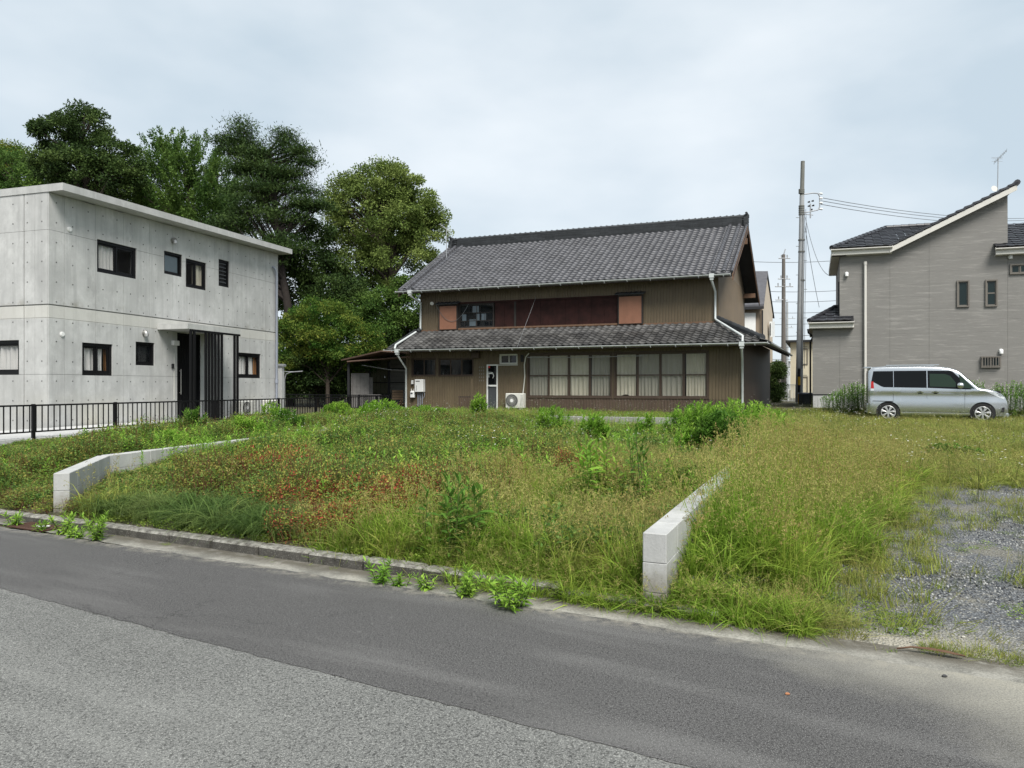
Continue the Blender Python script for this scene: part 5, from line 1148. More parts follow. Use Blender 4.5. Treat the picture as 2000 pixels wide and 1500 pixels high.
# ------------------------------------------------------------------ background houses
def bg_house(name, label, px0, px1, yeave, yridge, Y, depth, wallm, roofm, base=.5, win=(), gable=True, ridge_at=.5, ov=.4, skew=0):
    a = at(px0, yeave, Y); b = at(px1, yeave, Y); c_ = at(px0, yridge, Y); O = Vector(((a.x + b.x) / 2, Y, base)); r = empty(name, O, label, 'house'); w = (b.x - a.x) / 2; he_ = a.z - base; hr = c_.z - base; kr = -w + 2 * w * ridge_at
    ex_ = Vector((1, -skew)).normalized(); fr = Fr(O, ex_, (-ex_.y, ex_.x))
    mb = MB(fr); mb.prism([(-w, -.5), (w, -.5), (w, he_), (kr, hr), (-w, he_)] if gable else [(-w, -.5), (w, -.5), (w, he_), (-w, he_)], 0, depth); mb.build('wall', M[wallm], r)
    if gable:
        for x0, z0, x1, z1 in ((-w - ov, he_ - ov * (hr - he_) / (kr + w), kr, hr), (kr, hr, w + ov, he_ - ov * (hr - he_) / (w - kr))):
            mb = MB(fr); mb.prism([(x0, z0), (x1, z1), (x1, z1 + .16), (x0, z0 + .16)], -.4, depth + .4); mb.build('roof', M[roofm], r)
            mb = MB(fr); mb.prism([(x0, z0 - .12), (x1, z1 - .12), (x1, z1 - .003), (x0, z0 - .003)], -.42, -.38); mb.build('barge_board', M['fascia'], r)
    else:
        mb = MB(fr); mb.prism([(-w - .3, he_), (w + .3, he_), (w + .3, he_ + .15), (-w - .3, he_ + .15)], -.4, depth + .4); mb.build('roof', M[roofm], r)
    for (x0, x1, y0, y1, gm_) in win:
        A = at(x0, y0, Y); B = at(x1, y1, Y); kk0 = A.x - O.x; kk1 = B.x - O.x; window(fr, r, (kk0, kk1, B.z - base, A.z - base), -.03, .06, 2 if kk1 - kk0 > .9 else 1, mat='bronze', glass=gm_, dep=.02, proud=.02)
    return r
# beige house behind the right gable of the brown one: side with the eave towards us
BY = 46.0
O = at(1482, 800, BY); O.z = .5; bgh = empty('beige_house', O, 'beige two storey house with a steep grey gable behind the brown house', 'house')
def b3(px, py, Y): v = at(px, py, Y) - O; return (v.x, v.y, v.z)
def quadprism(pts, parent, name, mat, dv=(0, .2, 0)):
    mb = MB(); n = len(pts); q = [(a + dv[0], b + dv[1], c + dv[2]) for a, b, c in pts]; mb.quadlist(list(pts) + q, [tuple(range(n)), tuple(range(2 * n - 1, n - 1, -1))] + [((i + 1) % n, i, n + i, n + (i + 1) % n) for i in range(n)]); return mb.build(name, M[mat], parent)
quadprism([b3(1400, 790, BY), b3(1489, 790, BY), b3(1489, 600, BY), b3(1400, 600, BY)], bgh, 'front_wall', 'tan_wall')
quadprism([b3(1489.5, 790, BY), b3(1509, 790, BY + 6), b3(1509, 614, BY + 6), b3(1497, 535, BY + 3), b3(1489.5, 592, BY)], bgh, 'gable_wall', 'cream_wall', (-.2, .1, 0))
quadprism([b3(1400, 600, BY - .5), b3(1492, 598, BY - .5), b3(1500, 533, BY + 3), b3(1400, 533, BY + 3)], bgh, 'roof', 'grey_roof', (0, 0, .12))
quadprism([b3(1497, 533, BY + 2.9), b3(1500, 533, BY + 3), b3(1513, 622, BY + 6.6), b3(1510, 622, BY + 6.6)], bgh, 'roof_verge', 'dark', (0, .2, .05))
quadprism([b3(1400, 606, BY - .55), b3(1492, 603, BY - .55), b3(1492, 598, BY - .55), b3(1400, 600, BY - .55)], bgh, 'gutter', 'dark')
quadprism([b3(1453, 650, BY - .1), b3(1476, 650, BY - .1), b3(1476, 611, BY - .1), b3(1453, 611, BY - .1)], bgh, 'shutter', 'white', (0, .05, 0))
quadprism([b3(1503, 658, BY + 3), b3(1509, 658, BY + 4), b3(1509, 628, BY + 4), b3(1503, 628, BY + 3)], bgh, 'bay_window', 'white', (.15, .0, 0))
quadprism([b3(1504.5, 655, BY + 2.9), b3(1509, 655, BY + 3.9), b3(1509, 631, BY + 3.9), b3(1504.5, 631, BY + 2.9)], bgh, 'pane', 'greenglass', (.02, -.02, 0))
mb = MB(); mb.tube([b3(1489, 606, BY - .2), b3(1489, 790, BY - .2)], .05, 6); mb.build('downpipe', M['dark'], bgh)
bg_house('cream_house', 'small cream two storey building with a flat roof behind the utility pole', 1547, 1640, 668, 660, 50, 8, 'yellow_wall', 'dark', gable=False, skew=.43, win=[(1568, 1579, 680, 712, 'greenglass'), (1568, 1579, 735, 768, 'greenglass')])
bg_house('far_house', 'low distant house with a dark tiled roof between the two poles', 1500, 1526, 735, 712, 75, 8, 'cream_wall', 'grey_roof', skew=.4)
bg_house('far_building', 'long pale distant building near the horizon between the houses', 1490, 1562, 706, 700, 150, 20, 'far_wall', 'far_wall', gable=False, skew=.4, win=[(1500 + i * 9, 1505 + i * 9, 712, 718, 'greenglass') for i in range(6)] + [(1500 + i * 9, 1505 + i * 9, 727, 733, 'greenglass') for i in range(6)])
a = at(1521, 786, 40); b = at(1558, 786, 38.5); d = Vector((b.x - a.x, b.y - a.y)); Lr = d.length; d.normalize()
M['whitemetal'] = M['white']
railing('railing', 'pale metal railing beyond the weeds between the brown house and the tall pole', Fr((a.x, a.y, 0), d, (-d.y, d.x)), 0, Lr, at(1521, 751, 40).z, .75, .5, [.05, Lr / 2, Lr - .05], .12, 'white')
# plain neighbours further out so the street goes on beyond the frame edge
# ------------------------------------------------------------------ minivan
def build_van():
    A = at(1695.5, 800, 22.45); z0 = float(hT(A.x + 1.7, A.y - .8)); O = Vector((A.x, A.y, z0 + .0))
    ex = Vector((.91, -.41)).normalized(); fr = Fr(O, ex, (-ex.y, ex.x)); r = empty('minivan', O, 'silver minivan parked side-on in the grassy yard before the grey house', 'minivan')
    paint, t, b = newmat('silver_paint'); b.inputs['Base Color'].default_value = (.55, .565, .575, 1); b.inputs['Metallic'].default_value = .92; b.inputs['Roughness'].default_value = .24; b.inputs['Coat Weight'].default_value = .5; b.inputs['Coat Roughness'].default_value = .06
    vglass, t, b = newmat('tinted_glass'); b.inputs['Base Color'].default_value = (.004, .0045, .005, 1); b.inputs['Roughness'].default_value = .08; b.inputs['Specular IOR Level'].default_value = .22
    fglass, t, b = newmat('front_glass'); b.inputs['Base Color'].default_value = (.018, .032, .022, 1); b.inputs['Roughness'].default_value = .06; b.inputs['Specular IOR Level'].default_value = .25
    rubber = pm('tyre_rubber', (.018, .018, .018), .85); rimm = pm('alloy_rim', (.55, .55, .55), .3, .1, 5, metal=.6); lamp = pm('headlight_glass', (.55, .58, .6), .12, .2, 30); redl = pm('tail_light_red', (.42, .02, .02), .2); chrome = pm('chrome', (.7, .7, .7), .15, metal=.9, var=.05)
    Lc, W2 = 3.71, .81; wx = (.56, 3.04); R_ = .335; rc = .285
    top = [(0, 1.58), (.03, 1.66), (.14, 1.705), (.5, 1.725), (1.4, 1.73), (1.9, 1.71), (2.2, 1.665), (2.36, 1.61), (2.47, 1.55), (2.70, 1.31), (2.93, 1.07), (3.0, 1.045), (3.2, 1.01), (3.4, .955), (3.52, .89), (3.62, .79), (3.68, .66), (3.71, .45)]
    tp = lambda x: float(np.interp(x, [p[0] for p in top], [p[1] for p in top]))
    def bt(x):
        for c_ in wx:
            if abs(x - c_) < R_: return rc + math.sqrt(R_ * R_ - (x - c_) ** 2)
        return .215 if x > .1 and x < 3.6 else .24
    def hwid(x, z):
        w = W2 if z < .95 else W2 - (z - .95) * .19
        if z < .4: w -= (.4 - z) * .12
        if .62 < z < .95: w -= .018 * math.sin((z - .62) / .33 * math.pi)
        if x > 3.0: w -= .22 * ((x - 3.0) / .71) ** 3 * 1.0
        if x < .15: w -= .07 * ((.15 - x) / .15) ** 2
        return w
    xs = sorted(set(round(float(v_), 2 if False else 3) for v_ in [0, .01, .03, .08, .14] + list(np.arange(.2, 3.6, .06)) + [p[0] for p in top] + [c_ + s_ * R_ * q for c_ in wx for s_ in (-1, 1) for q in (1.002, .998, .97, .9, .8)] + [3.6, 3.62, 3.68])); xs = [x for i, x in enumerate(xs) if i == 0 or x - xs[i - 1] > .0015]
    nz_ = 16; pts = []; 
    for side in (-1, 1):
        for x in xs:
            b0, t0 = bt(x), tp(x)
            for j in range(nz_ + 1):
                z = b0 + (t0 - .07 - b0) * j / nz_; pts.append((x, side * hwid(x, z), z))
            for q, dz in ((.97, .035), (.86, .01), (.5, -.004), (.0, -.01)):
                z = t0 - dz; pts.append((x, side * hwid(x, t0 - .07) * q, z))
    m_ = nz_ + 5; n = len(xs); f = []
    for s_ in (0, 1):
        o_ = s_ * n * m_
        for i in range(n - 1):
            for j in range(m_ - 1):
                q = (o_ + i * m_ + j, o_ + (i + 1) * m_ + j, o_ + (i + 1) * m_ + j + 1, o_ + i * m_ + j + 1); f.append(q if s_ == 0 else q[::-1])
    for j in range(m_ - 1):   # rear and nose closing strips
        f.append((n * m_ + j, j, j + 1, n * m_ + j + 1)); a = (n - 1) * m_ + j; f.append((a, n * m_ + a, n * m_ + a + 1, a + 1))
    fr2 = Fr(O, fr.ex[:2], fr.ey[:2]); P2 = fr.ey * W2     # near side lies on d = 0
    mb = MB(fr2); mb.quadlist([(x, y + W2, z) for x, y, z in pts], f, True)
    for i in range(n - 1):
        if abs(xs[i] - wx[0]) < R_ + .04 or abs(xs[i] - wx[1]) < R_ + .04: continue
    body = mb.build('body', paint, r)
    mb = MB(fr2); mb.box(.2, 3.45, .2, 2 * W2 - .2, .24, .6); mb.box(.12, 3.5, .12, 1.5, .6, .95); mb.build('underbody', M['dark'], r)
    def patch(poly, name, mat, off=.006, par=r, back=True, label=None):
        for side in (-1, 1) if back else (-1,):
            mb = MB(fr2); q = [(x, W2 + side * (hwid(x, z) + off), z) for x, z in poly]; q2 = [(x, W2 + side * (hwid(x, z) - .01), z) for x, z in poly]; n_ = len(q)
            F_ = tuple(range(n_)); mb.quadlist(q + q2, [F_ if side == -1 else F_[::-1]] + [(i, (i + 1) % n_, n_ + (i + 1) % n_, n_ + i)[::-1] for i in range(n_)]); mb.build(name, mat, par, label)
    patch([(.09, 1.23), (.2, 1.19), (.36, 1.09), (.44, 1.06), (.70, 1.055), (.70, 1.56), (.15, 1.56)], 'quarter_window', vglass)
    patch([(.715, 1.055), (1.60, 1.04), (1.60, 1.565), (.715, 1.565)], 'rear_door_window', vglass)
    patch([(1.625, 1.04), (2.62, .995), (2.76, .995), (2.62, 1.16), (2.29, 1.53), (2.22, 1.56), (1.625, 1.565)], 'front_door_glazing', vglass)
    patch([(1.68, 1.08), (2.36, 1.06), (2.36, 1.20), (2.22, 1.40), (2.08, 1.46), (1.68, 1.47)], 'front_door_window', fglass, .010)
    patch([(2.50, 1.045), (2.84, 1.015), (2.56, 1.33), (2.44, 1.46)], 'vent_window', fglass, .010)
    patch([(.075, 1.02), (.165, 1.02), (.150, 1.24), (.085, 1.235)], 'tail_light', redl, .014)
    patch([(.075, .95), (.165, .95), (.165, 1.015), (.075, 1.015)], 'tail_light_lower', lamp, .014)
    patch([(3.16, .91), (3.34, .82), (3.58, .70), (3.61, .76), (3.48, .86), (3.3, .93)], 'headlight', lamp, .014)
    patch([(3.50, .32), (3.60, .32), (3.60, .47), (3.54, .45)], 'fog_lamp', M['dark'], .012)
    # window strips between bays
    dk = M['dark']
    def strip(x0, z0, x1, z1, w=.006, name='panel_gap'): patch([(x0 - w / 2, z0), (x0 + w / 2, z0), (x1 + w / 2, z1), (x1 - w / 2, z1)], name, dk, .003)
    strip(.70, .60, .70, 1.05); strip(1.615, .30, 1.60, 1.04); strip(2.58, .42, 2.60, 1.0)
    patch([(.94, .305), (2.68, .305), (2.68, .312), (.94, .312)], 'panel_gap', dk, .003)
    patch([(.78, .95), (.9, .92), (2.3, .86), (2.55, .84), (2.55, .846), (2.3, .872), (.9, .932)], 'crease_line', M['grey_pipe'], .003)
    patch([(.12, .62), (.69, .61), (.69, .63), (.12, .64)], 'trim_strip', dk, .006)
    for x in (1.42, 1.83):
        patch([(x - .09, .90), (x + .09, .895), (x + .09, .925), (x - .09, .93)], 'door_handle', paint, .035); patch([(x - .05, .86), (x + .05, .86), (x + .04, .94), (x - .04, .94)], 'handle_recess', dk, .004)
    patch([(2.665, .80), (2.76, .80), (2.76, .812), (2.665, .812)], 'side_badge', M['grey_pipe'], .006, back=False)
    patch([(.90, .24), (2.72, .235), (2.72, .275), (.90, .28)], 'side_skirt', chrome, .02)
    # windscreen, wipers, rear screen
    mb = MB(fr2); q = []
    for x in np.linspace(2.48, 2.93, 6): w = hwid(x, tp(x) - .07) * .93; z = tp(x) + .006; q += [(x, W2 - w, z - .02), (x, W2, z + .012), (x, W2 + w, z - .02)]
    mb.quadlist(q, [(3 * i + j, 3 * i + 3 + j, 3 * i + 4 + j, 3 * i + 1 + j) for i in range(5) for j in range(2)], True); mb.build('windscreen', fglass, r)
    mb = MB(fr2); mb.box(-.008, .004, .2, 2 * W2 - .2, 1.1, 1.52); mb.build('rear_window', vglass, r)
    mb = MB(fr2); mb.bbox(-.12, .12, .16, 2 * W2 - .16, 1.66, 1.70, .015); mb.build('roof_spoiler', paint, r)
    mb = MB(fr2); mb.bbox(.5, 1.95, .16, .2, 1.725, 1.755, .01); mb.bbox(.5, 1.95, 2 * W2 - .2, 2 * W2 - .16, 1.725, 1.755, .01); mb.build('roof_rail', paint, r)
    for s_ in (-1, 1):
        y = W2 + s_ * (hwid(2.5, 1.05) + .10); mb = MB(fr2); mb.tube([(2.38, y, 1.115), (2.42, y, 1.115), (2.50, y, 1.11), (2.54, y, 1.11)], [.05, .085, .09, .06], 12); mb.tube([(2.46, y, 1.04), (2.46, y - s_ * .12, 1.03)], .02, 6); mb.build('door_mirror', paint, r)
    # bumper lower lips
    mb = MB(fr2); mb.bbox(3.42, 3.73, .18, 2 * W2 - .18, .20, .30, .03); mb.build('front_lip', paint, r); mb = MB(fr2); mb.bbox(-.04, .14, .1, 2 * W2 - .1, .26, .56, .04); mb.build('rear_bumper', paint, r)
    # arches and wheels
    for c_ in wx:
        mb = MB(fr2); mb.tube([(c_, .03, rc), (c_, .30, rc)], R_ - .004, 28); mb.tube([(c_, 2 * W2 - .30, rc), (c_, 2 * W2 - .03, rc)], R_ - .004, 28); mb.build('wheel_arch', M['dark'], r)
        for y0, s_ in ((.0, -1), (2 * W2, 1)):
            wh = MB(fr2); ya = y0 - s_ * .015; yb = y0 - s_ * .17
            wh.tube([(c_, ya - s_ * .0, rc), (c_, ya - s_ * .02, rc), (c_, yb, rc)], [.262, .285, .285], 28); w_ = wh.build('wheel', rubber, r)
            m2 = MB(fr2); yc = y0 + s_ * .004 - s_ * .012
            m2.tube([(c_ + .195 * math.cos(a), yc, rc + .195 * math.sin(a)) for a in np.linspace(0, 2 * math.pi, 29)], .014, 6, False)
            for k_ in range(7):
                for da in (-.13, .13): a = k_ * 2 * math.pi / 7 + .2; m2.tube([(c_ + .05 * math.cos(a), yc, rc + .05 * math.sin(a)), (c_ + .12 * math.cos(a + da * .7), yc + s_ * .006, rc + .12 * math.sin(a + da * .7)), (c_ + .195 * math.cos(a + da), yc, rc + .195 * math.sin(a + da))], [.022, .019, .017], 5)
            m2.disc((c_, yc + s_ * .004, rc), (0, 1, 0), .06, .03, 14); m2.build('rim', rimm, w_)
            m3 = MB(fr2); m3.disc((c_, y0 - s_ * .012, rc), (0, 1, 0), .195, .006, 24); m3.build('brake_disc', M['dark'], w_)
    return r
van = build_van()
# ------------------------------------------------------------------ vegetation
def G(px, py, zt=0.0):
    """ground point seen at a pixel (zt: height of the plant surface above the soil there)"""
    Y = 8.0
    for _ in range(12):
        X = (px - 1000) / FP * Y; Y = FP * (EYE - float(hT(X, Y)) - zt) / (py - HZ); Y = min(max(Y, 2), 60)
    return (px - 1000) / FP * Y, Y
class Cat:
    """collects same-size quads with a material slot"""
    def __init__(s): s.V = []; s.F = []; s.M = []; s.n = 0
    def add(s, V, F, m=0): s.V.append(np.asarray(V)); s.F.append(np.asarray(F) + s.n); s.M.append(np.full(len(F), m)); s.n += len(V)
    def mesh(s, name, mats):
        me = np_mesh(name, np.concatenate(s.V), np.concatenate(s.F)); 
        for m in mats: me.materials.append(m)
        mi = np.concatenate(s.M).astype(np.int32)
        if len(mi) == len(me.polygons): me.polygons.foreach_set('material_index', mi)
        return me
def blades(c, n, h0, h1, rad, w, bend, segs=4, m=0, droop=1.0):
    a = rng.uniform(0, 2 * np.pi, n); r = rad * np.sqrt(rng.random(n)); base = np.stack([r * np.cos(a), r * np.sin(a), np.zeros(n)], -1)
    h = rng.uniform(h0, h1, n); d = a + rng.normal(0, .8, n); lean = rng.uniform(.05, 1, n) * bend * h; T = np.linspace(0, 1, segs + 1); ww = w * rng.uniform(.6, 1.3, n)
    dirv = np.stack([np.cos(d), np.sin(d)], -1); side = np.stack([-np.sin(d), np.cos(d)], -1); V = np.zeros((n, segs + 1, 2, 3))
    for i, t in enumerate(T):
        hor = lean * t ** 2.0; z = h * (t - .38 * droop * bend * t ** 3); wd = ww * (1 - t ** 1.6) * .5 + .0004
        p = base.copy(); p[:, :2] += dirv * hor[:, None]; p[:, 2] = z
        for j, sg in enumerate((-1, 1)): q = p.copy(); q[:, :2] += side * (sg * wd)[:, None]; V[:, i, j] = q
    F = []
    for i in range(segs): F.append([2 * i, 2 * i + 1, 2 * i + 3, 2 * i + 2])
    F = (np.array(F)[None] + (np.arange(n) * (segs + 1) * 2)[:, None, None]).reshape(-1, 4)
    c.add(V.reshape(-1, 3), F, m)
def diamonds(P, D, U, ln, wd):
    """leaf quads at points P along directions D with side axis U"""
    ln = np.broadcast_to(ln, len(P))[:, None]; wd = np.broadcast_to(wd, len(P))[:, None]
    V = np.stack([P, P + D * ln * .45 + U * wd * .5, P + D * ln, P + D * ln * .45 - U * wd * .5], 1).reshape(-1, 3)
    F = np.arange(len(V)).reshape(-1, 4); return V, F
def unit(v): return v / (np.linalg.norm(v, axis=-1, keepdims=True) + 1e-9)
def leafcloud(c, n, rad, h, ln, wd, m=0, up=.35, zmin=.0, dome=True):
    a = rng.uniform(0, 2 * np.pi, n); r = rad * np.sqrt(rng.random(n)); z = zmin + (h - zmin) * rng.random(n) ** .6 * (1 - .45 * (r / rad) ** 2 if dome else 1)
    P = np.stack([r * np.cos(a), r * np.sin(a), z], -1); D = unit(np.stack([rng.normal(0, 1, n), rng.normal(0, 1, n), rng.normal(up, .4, n)], -1)); U = unit(np.cross(D, unit(rng.normal(0, .5, (n, 3)) + [0, 0, 1])))
    c.add(*diamonds(P, D, U, ln * rng.uniform(.6, 1.3, n), wd * rng.uniform(.7, 1.2, n)), m)
def stalks(c, n, h0, h1, rad, lean, m=0, w=.0018):
    """thin stalks; returns tips and directions"""
    a = rng.uniform(0, 2 * np.pi, n); r = rad * np.sqrt(rng.random(n)); d = rng.uniform(0, 2 * np.pi, n); h = rng.uniform(h0, h1, n); L_ = lean * h * rng.random(n)
    B = np.stack([r * np.cos(a), r * np.sin(a), 0 * a], -1); tip = B + np.stack([L_ * np.cos(d), L_ * np.sin(d), h], -1); mid = (B + tip) / 2; mid[:, 2] += .06 * h; s_ = np.stack([-np.sin(d), np.cos(d), 0 * d], -1) * w
    V = np.stack([B - s_, B + s_, mid - s_, mid + s_, tip - s_ * .5, tip + s_ * .5], 1).reshape(-1, 3)
    F = (np.array([[0, 1, 3, 2], [2, 3, 5, 4]])[None] + (np.arange(n) * 6)[:, None, None]).reshape(-1, 4); c.add(V, F, m)
    return mid, tip
def seedheads(c, mid, tip, k, ln, wd, m, spread=.02, frac=.5):
    n = len(tip); t = 1 - frac * rng.random((n, k)) ** 1.2; P = mid[:, None] * (1 - t[..., None]) + tip[:, None] * t[..., None]; P = P + rng.normal(0, spread, P.shape); P = P.reshape(-1, 3)
    D = unit(np.stack([rng.normal(0, .6, len(P)), rng.normal(0, .6, len(P)), rng.normal(-.2, .7, len(P))], -1)); U = unit(np.cross(D, rng.normal(0, 1, (len(P), 3)))); c.add(*diamonds(P, D, U, ln * rng.uniform(.6, 1.2, len(P)), wd), m)
def lanceolate_shoot(c, h, nl, ll, lw, m=0, ms=1, base=(0, 0), lean=0, topw=1.0, zstart=.15):
    d = rng.uniform(0, 2 * np.pi); tip = np.array([base[0] + lean * math.cos(d), base[1] + lean * math.sin(d), h]); B = np.array([base[0], base[1], 0.])
    s_ = .003; V = [B + [s_, 0, 0], B - [s_, 0, 0], tip - [s_ * .5, 0, 0], tip + [s_ * .5, 0, 0], B + [0, s_, 0], B - [0, s_, 0], tip - [0, s_ * .5, 0], tip + [0, s_ * .5, 0]]; c.add(V, [[0, 1, 2, 3], [4, 5, 6, 7]], ms)
    t = zstart + (1 - zstart) * (np.arange(nl) + rng.random(nl) * .5) / nl; P = B[None] * (1 - t[:, None]) + tip[None] * t[:, None]; az = np.arange(nl) * 2.4 + rng.normal(0, .3, nl); el = .15 + 1.0 * t ** 3 + rng.normal(0, .15, nl)
    D = np.stack([np.cos(az) * np.cos(el), np.sin(az) * np.cos(el), np.sin(el)], -1); U = np.stack([-np.sin(az), np.cos(az), 0 * az], -1); L_ = ll * (1 - .35 * (t - .6) ** 2 * 4 * .5) * rng.uniform(.75, 1.15, nl) * (1 - .25 * t)
    # two quads per leaf so that it arches
    mid = P + D * (L_ * .5)[:, None]; D2 = unit(D + np.array([0, 0, -.55])); end = mid + D2 * (L_ * .5)[:, None]; q = U * (lw * .5); pt = U * (lw * .05)
    V = np.stack([P - pt, P + pt, mid - q, mid + q, end - pt, end + pt], 1).reshape(-1, 3); F = (np.array([[0, 1, 3, 2], [2, 3, 5, 4]])[None] + (np.arange(nl) * 6)[:, None, None]).reshape(-1, 4); c.add(V, F, m)
g = lambda *c: [tuple(x) for x in c]
LM = {
 'lush': leafmat('lush_grass', g((0.164, 0.278, 0.029), (0.230, 0.360, 0.048), (0.365, 0.426, 0.077)), .3, .45),
 'grass': leafmat('meadow_grass', g((0.172, 0.250, 0.043), (0.257, 0.315, 0.063), (0.383, 0.379, 0.106)), .3, .45),
 'dry': leafmat('dry_grass', g((0.315, 0.302, 0.111), (0.252, 0.258, 0.076), (0.179, 0.224, 0.043)), .3, .35),
 'seed': leafmat('seed_heads', g((0.411, 0.370, 0.136), (0.314, 0.296, 0.093), (0.290, 0.197, 0.085)), .3, .35),
 'sedge': leafmat('dark_sedge', g((0.068, 0.127, 0.030), (0.107, 0.165, 0.041), (0.168, 0.209, 0.064)), .3, .4),
 'ger_g': leafmat('cranesbill_green', g((0.062, 0.146, 0.028), (0.110, 0.207, 0.046), (0.187, 0.261, 0.061)), .4, .4),
 'ger_y': leafmat('cranesbill_olive', g((0.180, 0.259, 0.042), (0.271, 0.308, 0.061), (0.316, 0.251, 0.072)), .4, .4),
 'ger_b': leafmat('cranesbill_brown', g((.160, .085, .035), (.110, .075, .032), (.200, .150, .055)), .4, .3),
 'ger_r': leafmat('cranesbill_red', g((0.319, 0.062, 0.040), (0.383, 0.071, 0.050), (0.265, 0.133, 0.045)), .4, .4),
 'weed': leafmat('goldenrod_leaf', g((0.141, 0.300, 0.030), (0.215, 0.390, 0.051), (0.317, 0.472, 0.075)), .3, .45),
 'weedd': leafmat('goldenrod_dark_leaf', g((0.067, 0.170, 0.026), (0.111, 0.227, 0.034), (0.160, 0.268, 0.046)), .3, .4),
 'moss': leafmat('bright_ground_cover', g((0.141, 0.242, 0.033), (0.207, 0.287, 0.046), (0.160, 0.197, 0.051)), .3, .3),
 'mug': leafmat('grey_green_mugwort', g((.090, .115, .060), (.110, .130, .075), (.07, .10, .04)), .3, .3),
 'flower': pm('white_flower', (.7, .68, .62), .8, .1, 30),
 'rstem': pm('reddish_stem', (.13, .05, .03), .8, .3, 30),
}
PC = {}
def protos(key, n, fn, mats):
    col = bpy.data.collections.new(key + '_models'); lst = []
    for i in range(n):
        c = Cat(); fn(c, i); me = c.mesh(f'{key}_{i:02d}', [LM[m] if isinstance(m, str) else m for m in mats]); o = bpy.data.objects.new(f'{key}_{i:02d}', me); col.objects.link(o); lst.append(o)
    PC[key] = (col, n)
def f_lush(c, i): blades(c, 32, .18, .52, .08, .0115, 1.0); blades(c, 5, .2, .45, .08, .007, .8, m=2); mid, tip = stalks(c, 2, .45, .62, .05, .3, 0); seedheads(c, mid, tip, 14, .028, .007, 1, .008, .4)
protos('lush', 6, f_lush, ['lush', 'seed', 'dry'])
def f_mead(c, i): blades(c, 26, .12, .42, .09, .0095, 1.0); blades(c, 6, .12, .36, .09, .005, 1.1, m=2); mid, tip = stalks(c, 3, .30, .62, .07, .8, 2); seedheads(c, mid, tip, 9, .030, .007, 1, .010, .35)
protos('mead', 6, f_mead, ['grass', 'seed', 'dry'])
def f_short(c, i): blades(c, 22, .05, .16, .09, .005, .9); blades(c, 10, .04, .15, .1, .005, .9, m=2); mid, tip = stalks(c, 4, .12, .26, .08, .5, 2); seedheads(c, mid, tip, 8, .012, .004, 1, .006, .6)
protos('short', 5, f_short, ['grass', 'seed', 'dry'])
def f_sedge(c, i): blades(c, 46, .28, .44, .06, .0075, 1.5, 6, droop=1.05)
protos('sedge', 5, f_sedge, ['sedge'])
def f_ger(c, i):
    leafcloud(c, 120, .14, .30, .030, .020, 0, .25); leafcloud(c, 34, .14, .34, .024, .014, 1, .3, .1); stalks(c, 9, .15, .32, .10, .5, 2, .002)
def f_gerr(c, i):
    leafcloud(c, 120, .14, .30, .022, .012, 0, .3); leafcloud(c, 80, .14, .33, .024, .013, 1, .3, .08); stalks(c, 14, .15, .33, .10, .5, 2, .0022)
protos('gerg', 5, f_ger, ['ger_g', 'ger_y', 'stem' if 'stem' in LM else M['stem']])
protos('gery', 5, f_gerr, ['ger_y', 'ger_g', LM['rstem']])
protos('gerb', 5, f_gerr, ['ger_b', 'ger_y', LM['rstem']])
protos('gerr', 5, f_gerr, ['ger_r', 'ger_y', LM['rstem']])
def f_shoot(c, i): lanceolate_shoot(c, rng.uniform(.28, .5), 30, .12, .024, 0, 1, lean=.05)
protos('shoot', 6, f_shoot, ['weed', M['stem']])
def f_moss(c, i): leafcloud(c, 90, .10, .05, .016, .011, 0, .5, 0); leafcloud(c, 14, .1, .08, .02, .008, 1, .8, 0)
protos('moss', 4, f_moss, ['moss', 'mug'])
def f_mug(c, i): leafcloud(c, 60, .07, .16, .022, .007, 0, .8, 0); stalks(c, 6, .1, .18, .05, .4, 1)
protos('mug', 4, f_mug, ['mug', M['stem']])
def f_straw(c, i): blades(c, 16, .10, .26, .10, .004, 1.8, m=0); stalks(c, 5, .05, .15, .1, 1.6, 0, .002)
protos('straw', 4, f_straw, ['dry'])
def f_flow(c, i): mid, tip = stalks(c, 3, .3, .5, .05, .4, 1); 
def f_flow(c, i):
    mid, tip = stalks(c, 3, .35, .52, .05, .4, 1); n = len(tip)
    for k in range(6):
        a = k * math.pi / 3; D = np.tile([math.cos(a), math.sin(a), .15], (n, 1)); U = np.tile([-math.sin(a), math.cos(a), 0], (n, 1)); c.add(*diamonds(tip, D, U, .014, .008), 0)
protos('flow', 2, f_flow, ['flower', M['stem']])
def pebble(c, i):
    n = 6; a = np.linspace(0, 2 * np.pi, n, endpoint=False); rr = rng.uniform(.7, 1.1, n) * .011; ring = lambda z, s_: np.stack([rr * s_ * np.cos(a), rr * s_ * np.sin(a) * .8, np.full(n, z)], -1)
    V = np.concatenate([ring(-.003, 1), ring(.006, .9), ring(.0095, .4)]); F = [[j, (j + 1) % n, n + (j + 1) % n, n + j] for j in range(n)] + [[n + j, n + (j + 1) % n, 2 * n + (j + 1) % n, 2 * n + j] for j in range(n)] + [[12, 13, 14, 15], [12, 15, 16, 17]]; c.add(V, F, 0)
M['stoneblue'] = leafmat('crushed_stone', g((.070, .076, .086), (.150, .158, .166), (.28, .28, .265)), .35, .0, patch=.1, rough=.85)
protos('pebble', 6, pebble, [M['stoneblue']])
M['grit'] = leafmat('road_grit', g((.02, .02, .02), (.12, .11, .10), (.40, .38, .34)), .3, .0, patch=.0, rough=.9)
protos('grit', 3, pebble, [M['grit']])
